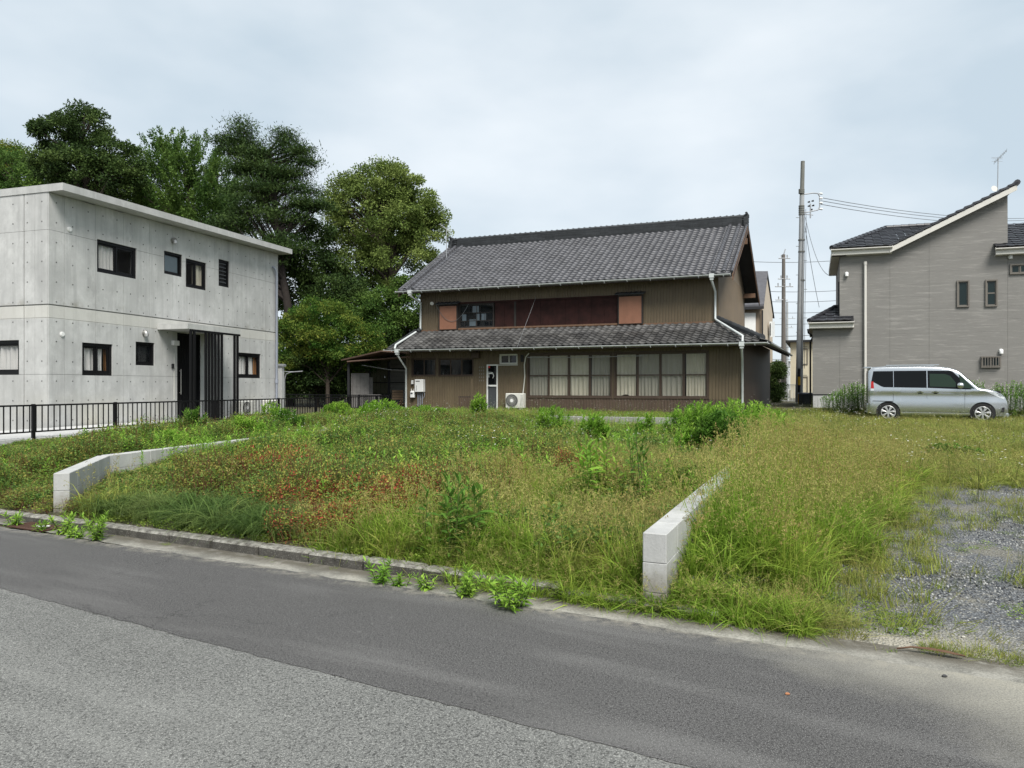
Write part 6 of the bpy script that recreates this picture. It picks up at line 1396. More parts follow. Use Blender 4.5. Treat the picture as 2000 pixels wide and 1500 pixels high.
def gn_group(key):
    ng = bpy.data.node_groups.new('scatter_' + key, 'GeometryNodeTree'); ng.interface.new_socket('Geometry', in_out='INPUT', socket_type='NodeSocketGeometry'); ng.interface.new_socket('Geometry', in_out='OUTPUT', socket_type='NodeSocketGeometry')
    gi = ng.nodes.new('NodeGroupInput'); go = ng.nodes.new('NodeGroupOutput'); ip = ng.nodes.new('GeometryNodeInstanceOnPoints'); ci = ng.nodes.new('GeometryNodeCollectionInfo'); mp_ = ng.nodes.new('GeometryNodeMeshToPoints')
    ci.inputs['Collection'].default_value = PC[key][0]; ci.inputs['Separate Children'].default_value = True; ci.inputs['Reset Children'].default_value = True; ip.inputs['Pick Instance'].default_value = True
    def na(nm, ty): n = ng.nodes.new('GeometryNodeInputNamedAttribute'); n.data_type = ty; n.inputs['Name'].default_value = nm; return n.outputs['Attribute']
    k = ng.links.new; k(gi.outputs[0], mp_.inputs['Mesh']); k(mp_.outputs[0], ip.inputs['Points']); k(ci.outputs[0], ip.inputs['Instance']); k(na('idx', 'INT'), ip.inputs['Instance Index']); k(na('rot', 'FLOAT_VECTOR'), ip.inputs['Rotation']); k(na('scl', 'FLOAT_VECTOR'), ip.inputs['Scale']); k(ip.outputs[0], go.inputs[0]); return ng
def scatter(name, key, X, Y, sx_, sz_, tilt=.12, label=None, dz=0.0):
    n = len(X); Z = hT(X, Y) - .005 + dz
    if n == 0: return
    me = bpy.data.meshes.new(name); me.vertices.add(n); me.vertices.foreach_set('co', np.stack([X, Y, Z], -1).astype(np.float32).ravel())
    a = me.attributes.new('rot', 'FLOAT_VECTOR', 'POINT'); a.data.foreach_set('vector', np.stack([rng.normal(0, tilt, n), rng.normal(0, tilt, n), rng.uniform(0, 6.28, n)], -1).astype(np.float32).ravel())
    a = me.attributes.new('scl', 'FLOAT_VECTOR', 'POINT'); q = rng.uniform(.75, 1.25, n); a.data.foreach_set('vector', np.stack([sx_ * q, sx_ * q, sz_ * q], -1).astype(np.float32).ravel())
    a = me.attributes.new('idx', 'INT', 'POINT'); a.data.foreach_set('value', rng.integers(0, PC[key][1], n).astype(np.int32))
    o = bpy.data.objects.new(name, me); COL.objects.link(o); md = o.modifiers.new('scatter', 'NODES'); md.node_group = gn_group(key); tag(o, label, kind='stuff'); return o
def wav(x, y, f=1.0, p=0.0): return .5 + .25 * (np.sin(x * 1.7 * f + p + 1.9 * np.sin(y * .9 * f + p)) + np.sin(y * 2.3 * f + 1.7 * p + 1.4 * np.sin(x * 1.3 * f)))
def segdist(X, Y, a, b):
    ax, ay = a; bx, by = b; dx, dy = bx - ax, by - ay; t = np.clip(((X - ax) * dx + (Y - ay) * dy) / (dx * dx + dy * dy), 0, 1); return np.hypot(X - ax - t * dx, Y - ay - t * dy)
WALLS = [((.905 + .08, 4.97 - .03), (3.58, 10.87)), ((3.58, 10.87), (6.5, 17.4)), ((-5.21, 8.375), (-5.92, 10.5)), ((-5.92, 10.5), (-5.2, 13.2)), ((-5.2, 13.2), (-4.1, 17.2)), ((-1.72, 17.2), (.31, 22)), ((-2.6, 15.1), (-1.72, 17.2)), ((.31, 22), (6.2, 19.8))]
def ok(X, Y):
    s, t = st(X, Y); m = t > .50
    for a, b in WALLS: m &= segdist(X, Y, a, b) > .13
    # right of the railing and in front of the brown house
    fx = FO.x + (Y - FO.y) * FD.x / FD.y; m &= X > fx + .12
    kx = (X * .907 - (Y - 29) * .42) / (.932 * .907 + .362 * .42); kd = (X * .362 + (Y - 29) * .932) / (.42 * .362 + .907 * .932); m &= ~((kd > -.05) & (kx > KL - .1) & (kx < KR + .05))
    gk = (X - GF.O.x) * .951 - (Y - GF.O.y) * .3096; gd = (X - GF.O.x) * .3096 + (Y - GF.O.y) * .951; m &= ~((gd > -.06) & (gk > kL1 - .1))
    vk = (X - VX.x) * .912 - (Y - VX.y) * .411; vd = (X - VX.x) * .411 + (Y - VX.y) * .912; m &= ~((vk > -.05) & (vk < 3.75) & (vd > .12) & (vd < 1.7))
    return m
VX = van.location
def pts(dens, s0, s1, t0, t1, weight):
    n = int(dens * (s1 - s0) * (t1 - t0)); s = rng.uniform(s0, s1, n); t = rng.uniform(t0, t1, n); X, Y = xy(s, t); inview = (np.abs(X) < .80 * Y + 1.2) & (Y > 2.5)
    s, t, X, Y = s[inview], t[inview], X[inview], Y[inview]; w = weight(s, t, X, Y); k = (rng.random(len(X)) < w) & ok(X, Y); return X[k], Y[k], s[k], t[k]
def blob(s, t, cs, ct, rs, rt, soft=.5): d = np.sqrt(((s - cs) / rs) ** 2 + ((t - ct) / rt) ** 2); return np.clip((1 + soft - d) / soft, 0, 1)
wallS = lambda t: .72 - .03 * t                    # lot coordinate of the right wall
def edgeG(t, s): return 1.5 + .18 * t
far = lambda Y: np.clip(9 / Y, .25, 1)             # thin with distance
inlot = lambda s, t: (s < wallS(t) - .1)
wet = lambda X, Y, f, p: wav(X, Y, f, p)
lw = lambda s, t: -5.75 - .30 * t * (t < 99)
green_zone = lambda s, t, X, Y: np.clip(blob(s, t, -5.4, 5.6, 2.9, 3.6, .35), 0, 1)
red1 = lambda s, t: blob(s, t, -2.95, 1.3, .8, .6, .6)
red2 = lambda s, t: blob(s, t, -1.75, 4.3, .75, .5, .6)
red3 = lambda s, t: blob(s, t, -5.0, 2.7, .5, .4, .7)
sedge_z = lambda s, t: np.clip(blob(s, t, -4.35, .78, 1.30, .42, .25), 0, 1)
ol_z = lambda s, t: np.clip(np.maximum(blob(s, t, -4.7, 2.1, 1.6, 1.3, .4), blob(s, t, -3.0, 2.0, 1.2, 1.1, .4)), 0, 1)
left_z = lambda s, t: (s < -6.0).astype(float) * (t < 15)
gerz = lambda s, t, X, Y: np.clip(np.maximum.reduce([green_zone(s, t, X, Y), ol_z(s, t), red1(s, t), red2(s, t), left_z(s, t)]), 0, 1)
# sedge by the kerb
X, Y, s, t = pts(70, -6.2, -2.8, .5, 1.5, lambda s, t, X, Y: sedge_z(s, t)); scatter('sedge_grass', 'sedge', X, Y, 1.05, 1.0, .12, 'dark arching sedge along the kerb')
# cranesbill masses
MC = [(rng.uniform(-7.5, 4), rng.uniform(5, 20), rng.uniform(.35, 1.0), rng.uniform(.5, 1)) for _ in range(150)]
def mound(X, Y):
    h = np.zeros(len(X))
    for mx_, my_, r_, a_ in MC: h = np.maximum(h, a_ * np.clip(1 - ((X - mx_) ** 2 + (Y - my_) ** 2) / r_ ** 2, 0, 1) ** .7)
    return h
def gw(kind):
    def f(s, t, X, Y):
        a = wav(X, Y, 1.1, 2.0); nz_ = rng.normal(0, .12, len(X)); z = gerz(s, t, X, Y) * (1 - sedge_z(s, t)) * inlot(s, t); r_ = np.clip(red1(s, t) + .75 * red2(s, t) + .55 * red3(s, t), 0, 1); gr_ = np.clip(green_zone(s, t, X, Y) * 1.4 * (1 - .8 * ol_z(s, t)) , 0, 1)
        b_ = np.clip((blob(s, t, -2.7, 3.3, .9, .4) + blob(s, t, -2.2, 5.6, .8, .5) + blob(s, t, -6.6, .7, 1.2, .35) + blob(s, t, -5.6, 1.9, .6, .5)) * .8, 0, 1)
        if kind == 'r': return z * r_ * (1.0)
        if kind == 'b': return z * (1 - r_ * .7) * np.clip(b_ + .25 * (a + nz_ > .62) * ol_z(s, t), 0, 1) * .8
        if kind == 'g': return z * (1 - r_) * np.clip(gr_ + .6 * left_z(s, t) + .15, 0, 1) * (1 - b_ * .7)
        return z * (1 - r_ * .6) * np.clip(1 - gr_ * .8 + .1, 0, 1) * (1 - b_ * .4) * .8
    return f
for kind, key, nm, lab in (('g', 'gerg', 'cranesbill_cover', 'low dark green cranesbill cover in the middle of the lot'), ('y', 'gery', 'olive_cover', 'olive and yellow weed cover'), ('b', 'gerb', 'brown_cover', 'withering brown weed cover'), ('r', 'gerr', 'red_cover', 'red and orange tinged cranesbill cover')):
    X, Y, s, t = pts(95, -15, 1, .5, 15, (lambda f: lambda s, t, X, Y: f(s, t, X, Y) * far(Y * .8))(gw(kind))); scl = .85 + .35 * np.clip(Y / 14, 0, 1)
    scatter(nm, key, X, Y, scl, scl * (.35 + .45 * wav(X, Y, 1.5, 1) + 1.15 * mound(X, Y)) * np.clip((X - FO.x - (Y - FO.y) * .35) / 1.8, .35, 1) * (1 - .6 * (np.minimum.reduce([segdist(X - .25, Y + .55, *WALLS[q_]) for q_ in (2, 3, 4)]) < 1.1)) * (1.15 if key == 'gerr' else 1) * np.clip(1.5 - .05 * Y, .3, 1), .15, lab)
X, Y, s, t = pts(34, -3.2, 1, .6, 13, lambda s, t, X, Y: inlot(s, t) * (wav(X, Y, 1.6, 9) > .55) * far(Y)); scatter('leafy_undergrowth', 'gerg', X, Y, 1.25, 1.0 + .5 * mound(X, Y), .15, 'dark leafy weeds mixed into the tall grass')
# meadow grass in the lot
def mead(s, t, X, Y): return np.clip((1 - .98 * gerz(s, t, X, Y)) * (1 - sedge_z(s, t)) + .03, 0, 1) * inlot(s, t) * np.clip(.45 + .8 * wav(X, Y, .9, .4), 0, 1) * far(Y) * (s > -6)
X, Y, s, t = pts(120, -7, 1, .5, 7, mead); hs = .55 + .35 * wav(X, Y, .9, 5) + .4 * mound(X, Y); scatter('meadow_grass', 'mead', X, Y, .95, hs, .2, 'tall seeding grass in the vacant lot')
X, Y, s, t = pts(60, -12, 6, 7, 24, lambda s, t, X, Y: np.clip(1 - .95 * green_zone(s, t, X, Y), 0, 1) * np.clip(.35 + .8 * wav(X, Y, .5, .4), 0, 1) * far(Y) * 1.2); scatter('meadow_grass', 'mead', X, Y, 1.25, (.36 + .3 * wav(X, Y, .5, 2)) * np.clip(1.25 - .042 * Y, .28, 1) * (1 + .5 * (segdist(X, Y, *WALLS[1]) < .6) + .5 * (segdist(X, Y, *WALLS[7]) < 1.0) + .9 * (segdist(X, Y, *WALLS[5]) < .8)), .2, 'paler seeding grass towards the brown house')
X, Y, s, t = pts(90, -3.0, 1, .5, 4.5, lambda s, t, X, Y: inlot(s, t) * np.clip(1.5 * wav(X, Y, 1.1, 3) - .35, 0, 1) * np.clip((s + 3.0) / 1.2, 0, 1) * .9); scatter('tall_grass', 'lush', X, Y, .95, .72 + .3 * wav(X, Y, 1, 1), .2, 'green grass tufts by the kerb')
X, Y, s, t = pts(45, -3.2, 1.2, .5, 9, lambda s, t, X, Y: inlot(s, t) * .8 * far(Y)); scatter('dry_straw', 'straw', X, Y, 1.2, 1.1, .4, 'dry straw among the grass')
# bright strip right of the wall, thinning to the gravel
def strip_w(s, t, X, Y): return (s > wallS(t) + .02) * np.clip((edgeG(t, s) + .25 * (wav(X, Y, 2.2, 1) - .5) * 2 - s) / .25, 0, 1)
X, Y, s, t = pts(210, .3, 4, .45, 7.5, lambda s, t, X, Y: strip_w(s, t, X, Y) * np.clip((2.15 + .12 * t - s) / .7, 0, 1) * np.clip((t - .5 - .35 * (s > .9)) / .4, 0, 1) * far(Y * .9)); sc_ = 1 - .35 * np.clip((s - 1.3) / .9, 0, 1); sc_ = sc_ * (.62 + .5 * np.clip((t - .7) / .8, 0, 1)); sc_ = sc_ * np.where(s < .95, 1.12, 1); scatter('tall_grass', 'lush', X, Y, .95, 1.08 * sc_, .15, 'bright green tall grass right of the low wall')
X, Y, s, t = pts(110, .3, 5.5, 1.2, 9, lambda s, t, X, Y: strip_w(s, t, X, Y) * np.clip((s - 1.0) / 1.0 + (t - 3) / 5, .12, 1) * far(Y)); scatter('meadow_grass', 'mead', X, Y, 1.0, .62 + .35 * np.clip((2.4 + .1 * t - s), 0, 1), .2, 'seeding tan grass beside the gravel yard')
X, Y, s, t = pts(45, -1, 9, 8, 24, lambda s, t, X, Y: (s > wallS(t)) * np.clip((3.6 + .20 * (t - 8) - s) / 1.2, 0, 1) * far(Y * .8) * 1.3); scatter('meadow_grass', 'mead', X, Y, 1.3, (.46 + .25 * wav(X, Y, .6, 2)) * np.clip(1.5 - .045 * Y, .42, 1) * (1 + .5 * (segdist(X, Y, *WALLS[1]) < .7)), .2, 'seeding grass towards the tall pole')
# sparse short grass over the gravel and in the yard
X, Y, s, t = pts(80, 1.2, 7, .55, 9, lambda s, t, X, Y: (s > wallS(t)) * np.clip(.50 * wav(X, Y, 1.3, 2) + .75 * np.clip((edgeG(t, s) + .9 - s), 0, 1) - .16, 0, 1) * far(Y)); scatter('short_grass', 'short', X, Y, .95, .9, .3, 'sparse short grass on the gravel yard')
X, Y, s, t = pts(60, 1.5, 14, 7.5, 26, lambda s, t, X, Y: np.clip(1.15 * wav(X, Y * 2.2, .45, 1) + .12, 0, 1) * far(Y * .8)); scatter('short_grass', 'short', X, Y, 1.5, .75, .3, 'short weeds around the silver minivan')
X, Y, s, t = pts(50, 1.2, 5, .5, 6, lambda s, t, X, Y: (s > wallS(t)) * np.clip(.55 * wav(X, Y, 2.1, 4) - .15 + .4 * np.clip(edgeG(t, s) + .3 - s, 0, 1), 0, 1)); scatter('mugwort_cover', 'mug', X, Y, .8, .7, .2, 'grey green mugwort tufts on the gravel')
X, Y, s, t = pts(230, .2, 3, .28, 1.5, lambda s, t, X, Y: blob(s, t, 1.35, .66, .85, .45, .3) * (.3 + .7 * wav(X, Y, 3, 1))); scatter('clover_cover', 'moss', X, Y, .9, .9, .2, 'bright green creeping cover at the yard corner')
X, Y, s, t = pts(120, 1.6, 6, .4, 5, lambda s, t, X, Y: np.clip(wav(X, Y, 2.6, 3) - .66, 0, 1) * 2.0); scatter('yellow_moss', 'moss', X, Y, .8, .35, .2, 'yellow green moss between the stones')
X, Y, s, t = pts(30, .6, 4, .5, 8, lambda s, t, X, Y: strip_w(s, t, X, Y) * .4); scatter('dry_straw', 'straw', X, Y, 1.0, .6, .4, 'straw at the edge of the gravel')
# undergrowth so that no bare soil shows, shoots, flowers
X, Y, s, t = pts(90, -16, 6, .5, 24, lambda s, t, X, Y: .8 * far(Y) * ((s < 1.15 + .15 * t) | (t > 9))); scatter('undergrowth', 'moss', X, Y, 1.4, 1.2, .2, 'mixed low undergrowth')
X, Y, s, t = pts(40, -11, 1, 1.2, 20, lambda s, t, X, Y: np.clip(1.6 * wav(X, Y, .8, 6) - .35 + .3 * (s < -3), 0, 1) * inlot(s, t) * .55 * np.clip((t - 1.5) / 2, .1, 1)); sd_ = np.clip(1.35 - .042 * Y, .4, 1); scatter('young_goldenrod', 'shoot', X, Y, sd_, sd_, .1, 'scattered young goldenrod shoots')
X, Y, s, t = pts(7, -10, 10, 3, 25, lambda s, t, X, Y: wav(X, Y, .7, 3) * (t > 5)); scatter('white_wildflowers', 'flow', X, Y, 1.1, 1.0, .1, 'tiny white wildflowers')
# kerb foot weeds / grass overhanging
n = 260; s = rng.uniform(-1.2, 2.0, n); t = rng.uniform(.36, .55, n); X, Y = xy(s, t); scatter('verge_grass', 'straw', X, Y, .9, .7, .4, 'dry tufts at the road edge')
n = 520; s = rng.uniform(-2.4, 1.7, n); t = .24 + .28 * rng.random(n) ** .7; X, Y = xy(s, t); k = (s > -.9) | ((rng.random(n) < .25) & (t > .4)); scatter('verge_grass', 'lush', X[k], Y[k], .6, .42, .4, 'green tufts spilling over the kerb')
n = 120; s = rng.uniform(-6.5, 4.5, n); t = rng.uniform(.16, .34, n); X, Y = xy(s, t); k = wav(X, Y, 2, 1) > .55; scatter('gutter_moss', 'moss', X[k], Y[k], .5, .35, .1, 'moss in the gutter joint', .01)
n = 90; s = rng.uniform(2.3, 4.2, n); t = rng.uniform(.28, .42, n); X, Y = xy(s, t); scatter('verge_grass', 'short', X, Y, .7, .45, .3, 'grass along the yard edge')
# stones
n = 26000; s = rng.uniform(1.5, 7, n); t = rng.uniform(.25, 9, n); X, Y = xy(s, t); w_ = np.clip((s - 1.45 - .12 * t + .5 * wav(X, Y, 1.5, 1)) / .8, 0, 1) * np.clip((t - .3) / .25 + .0, .0, 1) * np.clip(8 / Y, .1, 1); k = (rng.random(n) < w_) & (X < .76 * Y + .5); scatter('gravel', 'pebble', X[k], Y[k], .8, .8, .4, 'crushed blue grey stones of the yard')
n = 3200; s = rng.uniform(-6, 4.5, n); t = rng.uniform(-1.6, .33, n) ; X, Y = xy(s, t); k = rng.random(n) < np.where(t > -.1, .9, .28 + .5 * (s > 1.5)); scatter('road_grit', 'grit', X[k], Y[k], .42, .42, .3, 'loose grit on the asphalt and gutter', .016)

# ------------------------------------------------------------------ single weeds
def leaf_mesh():
    c = Cat(); P = np.zeros((1, 3)); q = .5
    xs_ = [(0, .06, 0), (.3, .5, .06), (.65, .42, .05), (1, .03, -.08)]
    V = []; 
    for x, w, z in xs_: V += [(x, -w * .23, z), (x, w * .23, z)]
    c.add(np.array(V), np.array([[0, 2, 3, 1], [2, 4, 5, 3], [4, 6, 7, 5]])); return c
LEAFME = leaf_mesh().mesh('leaf', [LM['weed']]); LEAFD = leaf_mesh().mesh('leaf', [LM['weedd']])
def near_weed(label, px, py, h, nst=1, spread=.05, nl=22, ll=.10, name='goldenrod_weed', cat='weed', me=None, grp='goldenrod weeds along the gutter', lean=.05, zst=.1, Ypt=None, stemm='stem'):
    x, y = Ypt or G(px, py); z = float(hT(x, y)); z = max(z, 0) ; r = empty(name, (x, y, z), label, cat, grp)
    mb = MB(); leaves = []
    for k in range(nst):
        a = rng.uniform(0, 6.28); b = Vector((spread * math.cos(a) * rng.random() if nst > 1 else 0, spread * math.sin(a) * rng.random() if nst > 1 else 0, -.02)); hh = h * rng.uniform(.7, 1.05); la = rng.uniform(0, 6.28); tip = b + Vector((lean * math.cos(la), lean * math.sin(la), hh)); mb.tube([b, (b + tip) / 2 + Vector((.01, 0, 0)), tip], [.0045, .0035, .002], 5)
        for i in range(nl):
            t = zst + (1 - zst) * (i + .5) / nl; p = b.lerp(tip, t); az = i * 2.4 + rng.normal(0, .3); el = -.05 + 1.1 * t ** 3 + rng.normal(0, .15); L_ = ll * rng.uniform(.75, 1.15) * (1 - .3 * t); leaves.append((p, az, el, L_))
    mb.build('stem', M[stemm], r); me = me or LEAFME
    for p, az, el, L_ in leaves[:300]:
        o = bpy.data.objects.new('leaf', me); COL.objects.link(o); o.parent = r; o.location = p; o.rotation_euler = (rng.normal(0, .3), -el, az); o.scale = (L_, L_, L_)
    return r
for lab, px, py, h, ns, nl, ll in (
    ('leafy two headed weed at the left end of the gutter row of five', 740, 1142, .19, 3, 16, .085), ('lowest small weed in the gutter, second of the row of five from the left', 781, 1148, .10, 2, 13, .07),
    ('small pale weed in the gutter midway along the row of five', 836, 1156, .13, 2, 13, .075), ('bushy weed in the gutter where the kerb stones disappear into grass', 905, 1168, .20, 4, 16, .085), ('largest bushy weed of the gutter row, nearest the viewer', 1000, 1190, .25, 7, 18, .10),
    ('yellow green weed at the far left edge of the gutter', 28, 1030, .15, 3, 14, .09), ('small weed at the left end of the drain grate', 84, 1040, .12, 2, 12, .08), ('leafy weed right beside the drain grate', 122, 1046, .20, 3, 15, .10), ('low sprawling weed between the drain grate and the kerb end', 148, 1052, .10, 3, 12, .09), ('upright weed before the first light kerb stone', 188, 1058, .28, 4, 18, .09)):
    near_weed(lab, px, py, h * 1.0, min(int(ns * 2.3) + 2, 14), .03 + .011 * ns, int(nl * 1.45), ll * .9, zst=.15, lean=.5 * h)
tallw = 'tall weeds standing out of the grass'
near_weed('broad leaved tall weed rising from the grass near the middle of the kerb', 890, 1085, .68, 14, .28, 21, .17, 'tall_weed', me=LEAFD, grp=tallw, Ypt=G(885, 1110))
near_weed('tall light green weed with many heads left of the low right wall', 1150, 1000, .88, 12, .34, 24, .20, 'tall_weed', me=LEAFME, grp=tallw, Ypt=G(1150, 1005))
near_weed('slim tall weed with a dark bare stem beside the light green one', 1255, 1000, .90, 6, .24, 24, .17, 'tall_weed', me=LEAFD, grp=tallw, Ypt=G(1252, 1010), stemm='darkstem')
def weed_bush(label, px, ytop, Y, w, nst, ll=.14, m='weed', name='weed_bush', lw=.034, nl=34, hmin=.45, flowers=False, grp='weed bushes'):
    x = (px - 1000) / FP * Y; z = float(hT(x, Y)); h = EYE - (ytop - HZ) / FP * Y - z; r = empty(name, (x, Y, z), label, 'weed bush' if not flowers else 'wild flowers', grp); c = Cat(); cs = Cat(); F_ = Cat()
    nst = int(nst * 2.6); w *= 1.2; nl = nl + 6
    for i in range(nst):
        a = rng.uniform(0, 6.28); q = math.sqrt(rng.random()); hh = h * (1 - (1 - hmin) * q ** 2) * rng.uniform(.88, 1.04); b = (w * q * math.cos(a), w * q * math.sin(a) * .8)
        c1 = Cat(); lanceolate_shoot(c1, hh, nl, ll * (1.15 if not flowers else .6), lw, 0, 1, b, .10, zstart=.08)
        cs.add(c1.V[0], c1.F[0]); c.add(c1.V[1], c1.F[1] - 8)
        if flowers:
            for k in range(4): p = np.array([[b[0] + rng.normal(0, .10), b[1] + rng.normal(0, .10), hh * rng.uniform(.8, 1.08)]]); a = rng.uniform(0, 6.28); D = np.array([[math.cos(a), math.sin(a), .3]]); F_.add(*diamonds(p, D, np.array([[-math.sin(a), math.cos(a), 0]]), .035, .03))
    link_mesh('stem', cs.mesh('stem', [M['stem'] if not flowers else M['darkstem']]), None, r); link_mesh('foliage', c.mesh('foliage', [LM[m]]), None, r)
    if flowers: o = link_mesh('flower', F_.mesh('flower', [LM['flower']]), None, r); o['kind'] = 'stuff'
    return r
for a in (
    ('rounded bushy weed in the middle distance before the large curtained windows', 1160, 806, 14.5, .22, 26), ('darkest dense weed bush right of the middle, before the brown side wall', 1408, 798, 12.8, .42, 44, .15, 'weedd'),
    ('weed bush with tall pale tips left of the rounded one', 1078, 790, 17.5, .36, 22), ('lone upright weed before the white framed door', 935, 769, 21, .16, 16), ('wide light green weed thicket under the lower right downpipe', 1440, 779, 16.5, 1.0, 70),
    ('light green weed bush joining the thicket on its left', 1365, 785, 16.5, .7, 40), ('low weed bush left of the darkest one', 1355, 830, 13, .3, 18), ('weed clump by the railing, left of the black posts', 376, 797, 15.5, .22, 16, .14, 'weedd'),
    ('weed clump in front of the grey downpipe of the concrete house', 528, 785, 19, .3, 16), ('broad weed clump before the far end of the long railing', 745, 781, 21.5, .6, 34), ('weed clump in front of the shed panels', 660, 785, 22, .35, 20),
    ('weed clump under the clothes pole', 556, 800, 17, .4, 22, .13, 'weedd'), ('thin weed right of the rounded bush, before the right curtained windows', 1265, 806, 16, .2, 10), ('weed tuft under the gas meter', 830, 792, 23, .5, 20), ('pale weed clump left of the middle', 478, 812, 15, .3, 16),
    ('yellowish weed clump just behind the end of the left wall', 330, 842, 13.0, .3, 12), ('low dark weed bush on the gravel yard in front of the minivan', 1852, 868, 13.2, .45, 30, .08, 'weedd'), ('small light weed standing above the bright grass right of the wall', 1520, 838, 13.5, .22, 10),
    ('dark low bush under the eave of the beige house', 1480, 790, 22.5, .4, 20, .10, 'weedd'), ('weed clump in the dark green cover left of the centre', 590, 845, 13.5, .25, 10), ('star shaped weed on the dark green cover', 712, 925, 8.9, .10, 3, .16), ('second star shaped weed behind the first', 655, 878, 11, .10, 3, .16)):
    weed_bush(*a)
for lab, px, yt, Y, w, ns in (('tall dark wildflowers with white heads behind the rear bumper of the minivan', 1672, 748, 24.6, .75, 46), ('white headed wildflowers by the nose of the minivan', 1975, 745, 23.0, .8, 50), ('sparse white headed stalks left of the grey house downpipe', 1640, 762, 25.5, .6, 20), ('sparse stalks with white heads rising above the minivan bonnet', 1900, 742, 24.3, .8, 22)):
    weed_bush(lab, px, yt, Y, w * .9, int(ns * 1.3), .15, 'weedd', 'wildflower_clump', .030, 40, .55, True, 'white headed wildflowers')
# fallen things
x, y = G(1822, 1287); r = empty('dried_leaf', (x, y, float(hT(x, y)) + .03), 'long curled brown dead leaf lying at the edge of the gravel', 'dead leaf'); mb = MB()
pth = [(-.17, .07, .0), (-.09, .06, .012), (0, .02, .014), (.09, -.03, .01), (.15, -.06, .004)]; ws_ = [.002, .008, .022, .024, .003]; q = []
for p, w_ in zip(pth, ws_): q += [(p[0], p[1] - w_, p[2] + .006), (p[0], p[1], p[2]), (p[0], p[1] + w_, p[2] + .008)]
mb.quadlist(q, [(3 * i + j, 3 * i + 3 + j, 3 * i + 4 + j, 3 * i + 1 + j) for i in range(4) for j in range(2)], True); mb.build('blade', pm('dead_leaf_brown', (.13, .07, .04), .7, .4, 40), r)
for px, py, s_, mm, lab in ((1538, 1365, .011, (.45, .20, .10), 'orange brown pebble lying on the dark asphalt at the right'), (1760, 1232, .02, (.30, .32, .33), 'pale grey stone at the edge of the gravel'), (1738, 1236, .014, (.2, .21, .23), 'darker small stone next to the pale grey one'), (1882, 1246, .012, (.5, .48, .42), 'whitish stone low in the gravel at the right'), (244, 1046, .022, (.07, .08, .10), 'dark blue stone lying against the kerb'), (1845, 1330, .013, (.06, .06, .06), 'black pebble on the dusty asphalt edge')):
    x, y = G(px, py); n_ = 7; mb = MB(); mb.tube([(-s_, 0, s_ * .45), (-s_ * .5, s_ * .1, s_ * .5), (s_ * .3, -s_ * .1, s_ * .55), (s_, 0, s_ * .4)], [s_ * .3, s_ * .62, s_ * .6, s_ * .25], 7)
    mb.build('pebble', pm('pebble_rock', mm, .85, .3, 50), None, lab, cat='stone', loc=(x, y, max(float(hT(x, y)), 0)))
x, y = xy(-6.05, .17); mb = MB(); mb.bbox(-.07, .07, -.012, .012, 0, .012, .003); mb.build('litter_strip', M['white'], None, 'small white strip of litter lying on the rusty drain grate', cat='litter', loc=(x, y, .014))

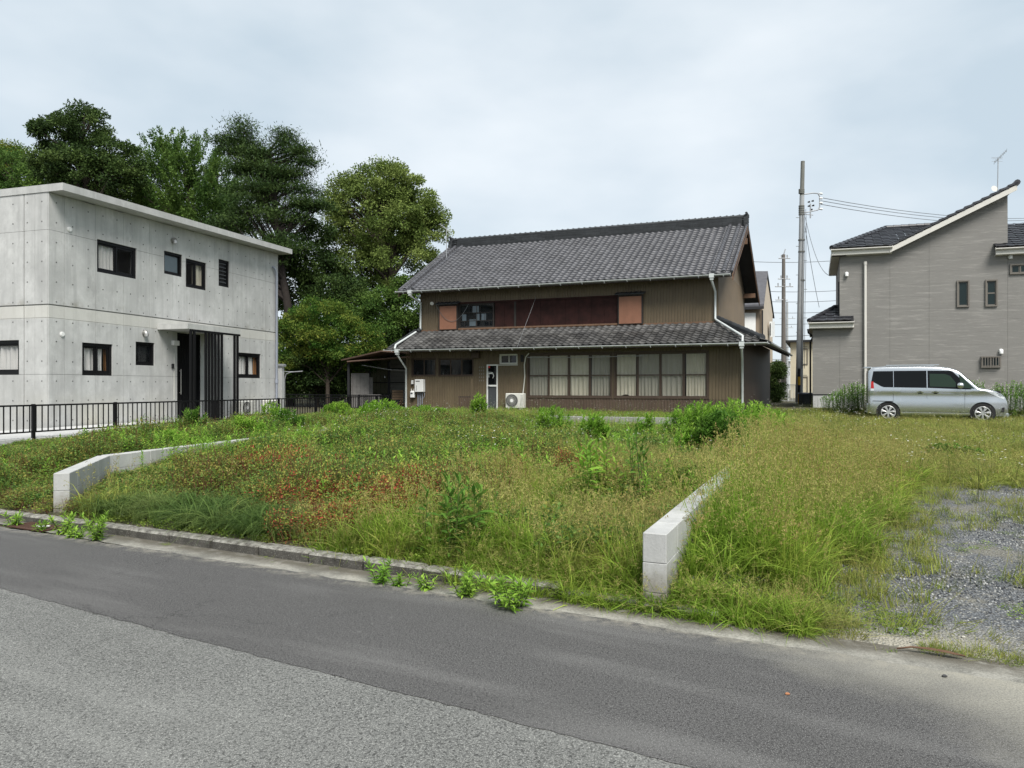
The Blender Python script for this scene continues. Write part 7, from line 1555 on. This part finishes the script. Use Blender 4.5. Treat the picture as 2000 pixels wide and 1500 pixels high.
# ------------------------------------------------------------------ trees
def tree(name, label, Y, base_px, trunk, blobs, leaf, nclump, perc, ll=.12, lw_=.06, rcl=.42, bark='bark', kind='broad', r0=.22, zb=.5, limbs=26, shell=.45, grp='trees behind the houses', cat='tree'):
    """blobs: (px, py, radius px[, vertical radius px, depth offset]); trunk: list of pixel points from the ground up"""
    sc_ = Y / FP; B = Vector(((base_px - 1000) * sc_, Y, zb)); r = empty(name, B, label, cat, grp)
    tp_ = [Vector(((p[0] - 1000) * sc_, Y, EYE - (p[1] - HZ) * sc_)) - B for p in trunk]; tp_ = [Vector((0, 0, -.3)) + Vector((tp_[0].x * 0, 0, 0))] + tp_
    mb = MB(); n = len(tp_); mb.tube(tp_, [r0 * (1 - .75 * i / (n - 1)) for i in range(n)], 9)
    C = []; S = []
    bl = [((b[0] - 1000) * sc_, EYE - (b[1] - HZ) * sc_, b[2] * sc_, (b[3] if len(b) > 3 and b[3] else b[2]) * sc_, (b[4] if len(b) > 4 else 0)) for b in blobs]
    A = np.array([b[2] * b[3] * b[2] for b in bl]) ** .7; A = A ** (.5 if kind == 'pine' else 1); A /= A.sum(); ii = rng.choice(len(bl), nclump, p=A)
    v = unit(rng.normal(0, 1, (nclump, 3))); q = (shell + (1 - shell) * rng.random(nclump)) ** .6
    R_ = np.array([[bl[i][2], min(bl[i][2], 3.2), bl[i][3]] for i in ii]); O_ = np.array([[bl[i][0], Y + bl[i][4], bl[i][1]] for i in ii]); Cc = O_ + v * R_ * q[:, None] - np.array(B)
    # limbs from the trunk to clumps
    for k in rng.choice(nclump, min(limbs, nclump), replace=False):
        e = Vector(Cc[k]); tz = min(max(e.z - abs(e.x) * .8 - rng.uniform(0, 1.2), tp_[1].z * .6), tp_[-1].z); s0 = None
        for a, b in zip(tp_, tp_[1:]):
            if a.z <= tz <= b.z: s0 = a.lerp(b, (tz - a.z) / max(b.z - a.z, .01))
        s0 = s0 or tp_[-1]; m1 = s0.lerp(e, .45) + Vector((0, 0, (e - s0).length * (.12 if kind != 'pine' else -.05))); mb.tube([s0, m1, e], [r0 * .32, r0 * .18, .02], 6, False)
    mb.build('trunk', M[bark], r)
    N_ = nclump * perc; ci = np.repeat(np.arange(nclump), perc); cl = rng.random(nclump)
    if kind == 'pine':
        off = rng.normal(0, 1, (N_, 3)) * np.array([rcl, rcl, rcl * .30]); P = Cc[ci] + off; D = unit(np.stack([rng.normal(0, .7, N_), rng.normal(0, .7, N_), rng.normal(.55, .5, N_)], -1))
    elif kind == 'plume':
        dirn = unit(v * np.array([1, 1, .2]) + np.array([0, 0, 1.3]))[ci]; tt = rng.uniform(-1, 1, N_)[:, None]; P = Cc[ci] + dirn * tt * rcl * 2.2 + rng.normal(0, .3, (N_, 3)) * rcl * (1.1 - .6 * tt); D = unit(dirn + rng.normal(0, .7, (N_, 3)))
    else:
        off = unit(rng.normal(0, 1, (N_, 3))) * (rng.random(N_) ** .45)[:, None] * rcl * rng.uniform(.7, 1.35, nclump)[ci][:, None] * np.array([1.15, 1.15, .8]); P = Cc[ci] + off; D = unit(off / rcl + rng.normal(0, .6, (N_, 3)) + [0, 0, -.1])
    U = unit(np.cross(D, rng.normal(0, 1, (N_, 3)))); V, F = diamonds(P, D, U, ll * rng.uniform(.6, 1.3, N_), lw_ * rng.uniform(.7, 1.2, N_))
    me = np_mesh('crown', V, F, {'clump': np.repeat(cl[ci], 4)}); link_mesh('crown', me, LT[leaf], r); return r
LT = {
 'dark': leafmat('dark_broadleaf', g((0.029, 0.053, 0.019), (0.053, 0.091, 0.024), (0.091, 0.134, 0.036)), .35, .25, clump=True),
 'mid': leafmat('mid_broadleaf', g((0.041, 0.090, 0.020), (0.079, 0.146, 0.031), (0.124, 0.196, 0.042)), .35, .3, clump=True),
 'olive': leafmat('olive_broadleaf', g((0.084, 0.129, 0.030), (0.142, 0.198, 0.048), (0.217, 0.264, 0.074)), .35, .3, clump=True),
 'pine': leafmat('pine_needles', g((0.022, 0.045, 0.012), (0.035, 0.065, 0.018), (0.068, 0.105, 0.028)), .35, .15, clump=True),
 'yellow': leafmat('yellow_green_leaf', g((0.030, 0.101, 0.013), (0.061, 0.125, 0.021), (0.132, 0.194, 0.035), (0.211, 0.236, 0.042)), .35, .35, clump=True),
 'bright': leafmat('bright_leaf', g((0.088, 0.132, 0.017), (0.143, 0.187, 0.024), (0.187, 0.209, 0.033)), .3, .35, clump=True),
}
tree('broadleaf_tree', 'tall dark open branched tree above the left part of the concrete house', 38, 165, [(165, 500), (170, 380), (160, 290), (165, 225)], [(165, 250, 52, 48), (115, 262, 44, 34), (205, 300, 48, 40), (150, 330, 75, 45), (95, 320, 45, 35), (225, 345, 50, 45), (170, 225, 28, 24), (250, 330, 32, 50), (75, 250, 12, 10)], 'dark', 230, 200, .15, .08, .36, shell=.3, limbs=60)
tree('plume_tree', 'mid green tree with feathery upswept branches behind the middle of the concrete roof', 41, 370, [(370, 500), (370, 420), (365, 360)], [(330, 330, 55, 55), (395, 320, 50, 40), (360, 385, 90, 70), (300, 400, 50, 70), (440, 370, 40, 60), (325, 285, 20, 18), (385, 290, 18, 16), (345, 278, 14, 12), (400, 430, 70, 50)], 'mid', 260, 190, .16, .07, .34, kind='plume', shell=.3)
tree('pine_tree', 'dark ragged pine with two leaders right of the concrete roof', 35, 568, [(566, 620), (552, 540), (540, 440), (535, 350), (520, 300)], [(473, 252, 9, 22), (482, 285, 18, 22), (500, 305, 26, 16), (445, 276, 20, 8), (462, 296, 22, 8), (474, 330, 28, 12), (556, 272, 9, 26), (560, 300, 20, 20), (588, 300, 18, 10), (596, 318, 18, 8), (565, 340, 42, 12), (520, 338, 50, 16), (505, 372, 62, 14), (585, 372, 38, 9), (495, 405, 70, 16), (590, 400, 40, 8), (560, 430, 60, 16), (470, 440, 60, 30), (550, 480, 60, 30), (510, 500, 60, 30), (612, 405, 24, 8)], 'pine', 420, 170, .17, .038, .36, 'barkdark', 'pine', r0=.24, shell=.0, limbs=120)
tree('round_tree', 'large rounded olive green tree left of the brown house roof', 39, 778, [(776, 640), (765, 560), (757, 480), (752, 400)], [(745, 365, 70, 42), (690, 390, 55, 45), (800, 400, 55, 60), (740, 430, 100, 70), (670, 450, 40, 60), (830, 460, 42, 70), (780, 520, 85, 60), (700, 520, 55, 45), (735, 345, 40, 24), (850, 420, 18, 16), (815, 370, 30, 26)], 'olive', 430, 200, .13, .075, .42, shell=.55, limbs=95, r0=.36)
tree('evergreen_tree', 'dense dark evergreen filling the gap between the pine and the rounded tree', 37, 640, [(640, 640), (630, 560)], [(600, 500, 50, 60), (640, 560, 60, 60), (585, 580, 45, 70), (690, 590, 50, 50), (620, 450, 35, 30), (560, 540, 40, 50)], 'dark', 200, 200, .14, .08, .42)
tree('broadleaf_tree', 'mid green tree standing low behind the left of the concrete roof', 43, 60, [(60, 500), (60, 400)], [(40, 340, 60, 45), (100, 370, 70, 45), (0, 330, 50, 45), (-60, 340, 60, 60), (-20, 390, 90, 50)], 'mid', 200, 200, .15, .08, .42)
tree('bright_tree', 'bright yellow green tree at the far left edge', 47, 5, [(5, 500), (5, 380)], [(0, 320, 40, 34), (20, 300, 22, 16), (-50, 300, 50, 40), (50, 315, 22, 20)], 'bright', 90, 190, .15, .08, .42)
tree('broadleaf_tree', 'dense dark tree behind the middle of the concrete roof', 44, 250, [(250, 520), (250, 430)], [(240, 400, 70, 60), (300, 430, 80, 60), (180, 400, 70, 50), (380, 470, 80, 50), (450, 480, 60, 50)], 'dark', 220, 190, .16, .08, .45)
tree('yellow_shrub_tree', 'bushy tree with yellow tipped foliage behind the railing', 33.5, 640, [(640, 720), (640, 680)], [(585, 618, 26, 26), (645, 602, 20, 16), (615, 640, 30, 20), (672, 622, 30, 34), (700, 640, 22, 20), (545, 640, 14, 30), (712, 655, 30, 32), (610, 670, 40, 40), (655, 690, 45, 40), (565, 655, 22, 40), (735, 680, 18, 28), (700, 700, 40, 30), (560, 700, 25, 30), (625, 640, 60, 60)], 'yellow', 300, 150, .13, .045, .30, shell=.1, r0=.12, limbs=20)
tree('broadleaf_tree', 'green shrubby tree beside the left end of the brown house', 36, 760, [(762, 720), (765, 660)], [(740, 600, 50, 40), (790, 610, 35, 45), (770, 650, 55, 45), (700, 620, 40, 40), (800, 560, 25, 25), (815, 650, 16, 60)], 'mid', 190, 190, .12, .07, .38)
tree('hedge_tree', 'dark hedge behind the second railing', 34.5, 620, [(620, 760), (620, 740)], [(570, 730, 40, 45), (640, 735, 50, 45), (695, 740, 25, 45), (620, 700, 60, 30)], 'dark', 200, 200, .12, .07, .4, r0=.1, cat='hedge')
tree('hedge_tree', 'dark hedge continuing behind the lean-to shed', 38.5, 760, [(760, 760), (760, 740)], [(720, 720, 40, 60), (770, 730, 40, 50), (810, 720, 30, 60)], 'dark', 120, 190, .13, .08, .42, r0=.1, cat='hedge')
tree('garden_bush', 'dark clipped bush against the rear side wall of the brown house', 37, 1516, [(1516, 780), (1516, 760)], [(1515, 745, 14, 30), (1520, 720, 10, 14), (1512, 770, 15, 18)], 'dark', 70, 170, .09, .05, .26, r0=.06, cat='bush', grp=None)
for i, (px, top, h_, leaf) in enumerate(((-420, 420, 160, 'dark'), (-230, 380, 190, 'mid'), (2250, 560, 120, 'mid'), (2480, 600, 100, 'dark'))):
    tree('broadleaf_tree', ['dark tree standing beyond the left frame edge, farthest out', 'green tree just beyond the left frame edge', 'green tree beyond the grey house, nearer one', 'dark tree beyond the grey house, farther one'][i], 50, px, [(px, 640), (px, top + 60)], [(px, top + 60, 110, 70), (px - 80, top + 110, 80, 70), (px + 80, top + 120, 80, 70)], leaf, 90, 120, .2, .12, .6)
# a far wood closes the view at ground level behind the trees
def wood():
    n = 26000; X = rng.uniform(-75, -6.5, n); Y = 52 + rng.uniform(0, 6, n) - .05 * X; Z = .4 + 6.0 * rng.random(n) * (.6 + .4 * wav(X, Y, .35, 1)); P = np.stack([X, Y, Z], -1); D = unit(rng.normal(0, 1, (n, 3))); U = unit(np.cross(D, rng.normal(0, 1, (n, 3)))); V, F = diamonds(P, D, U, .42, .26); o = link_mesh('far_wood', np_mesh('far_wood', V, F, {'clump': np.repeat(wav(X, Z, 2, 1), 4)}), LT['dark']); tag(o, 'dark wood filling the gaps behind the trees', kind='stuff')
wood()
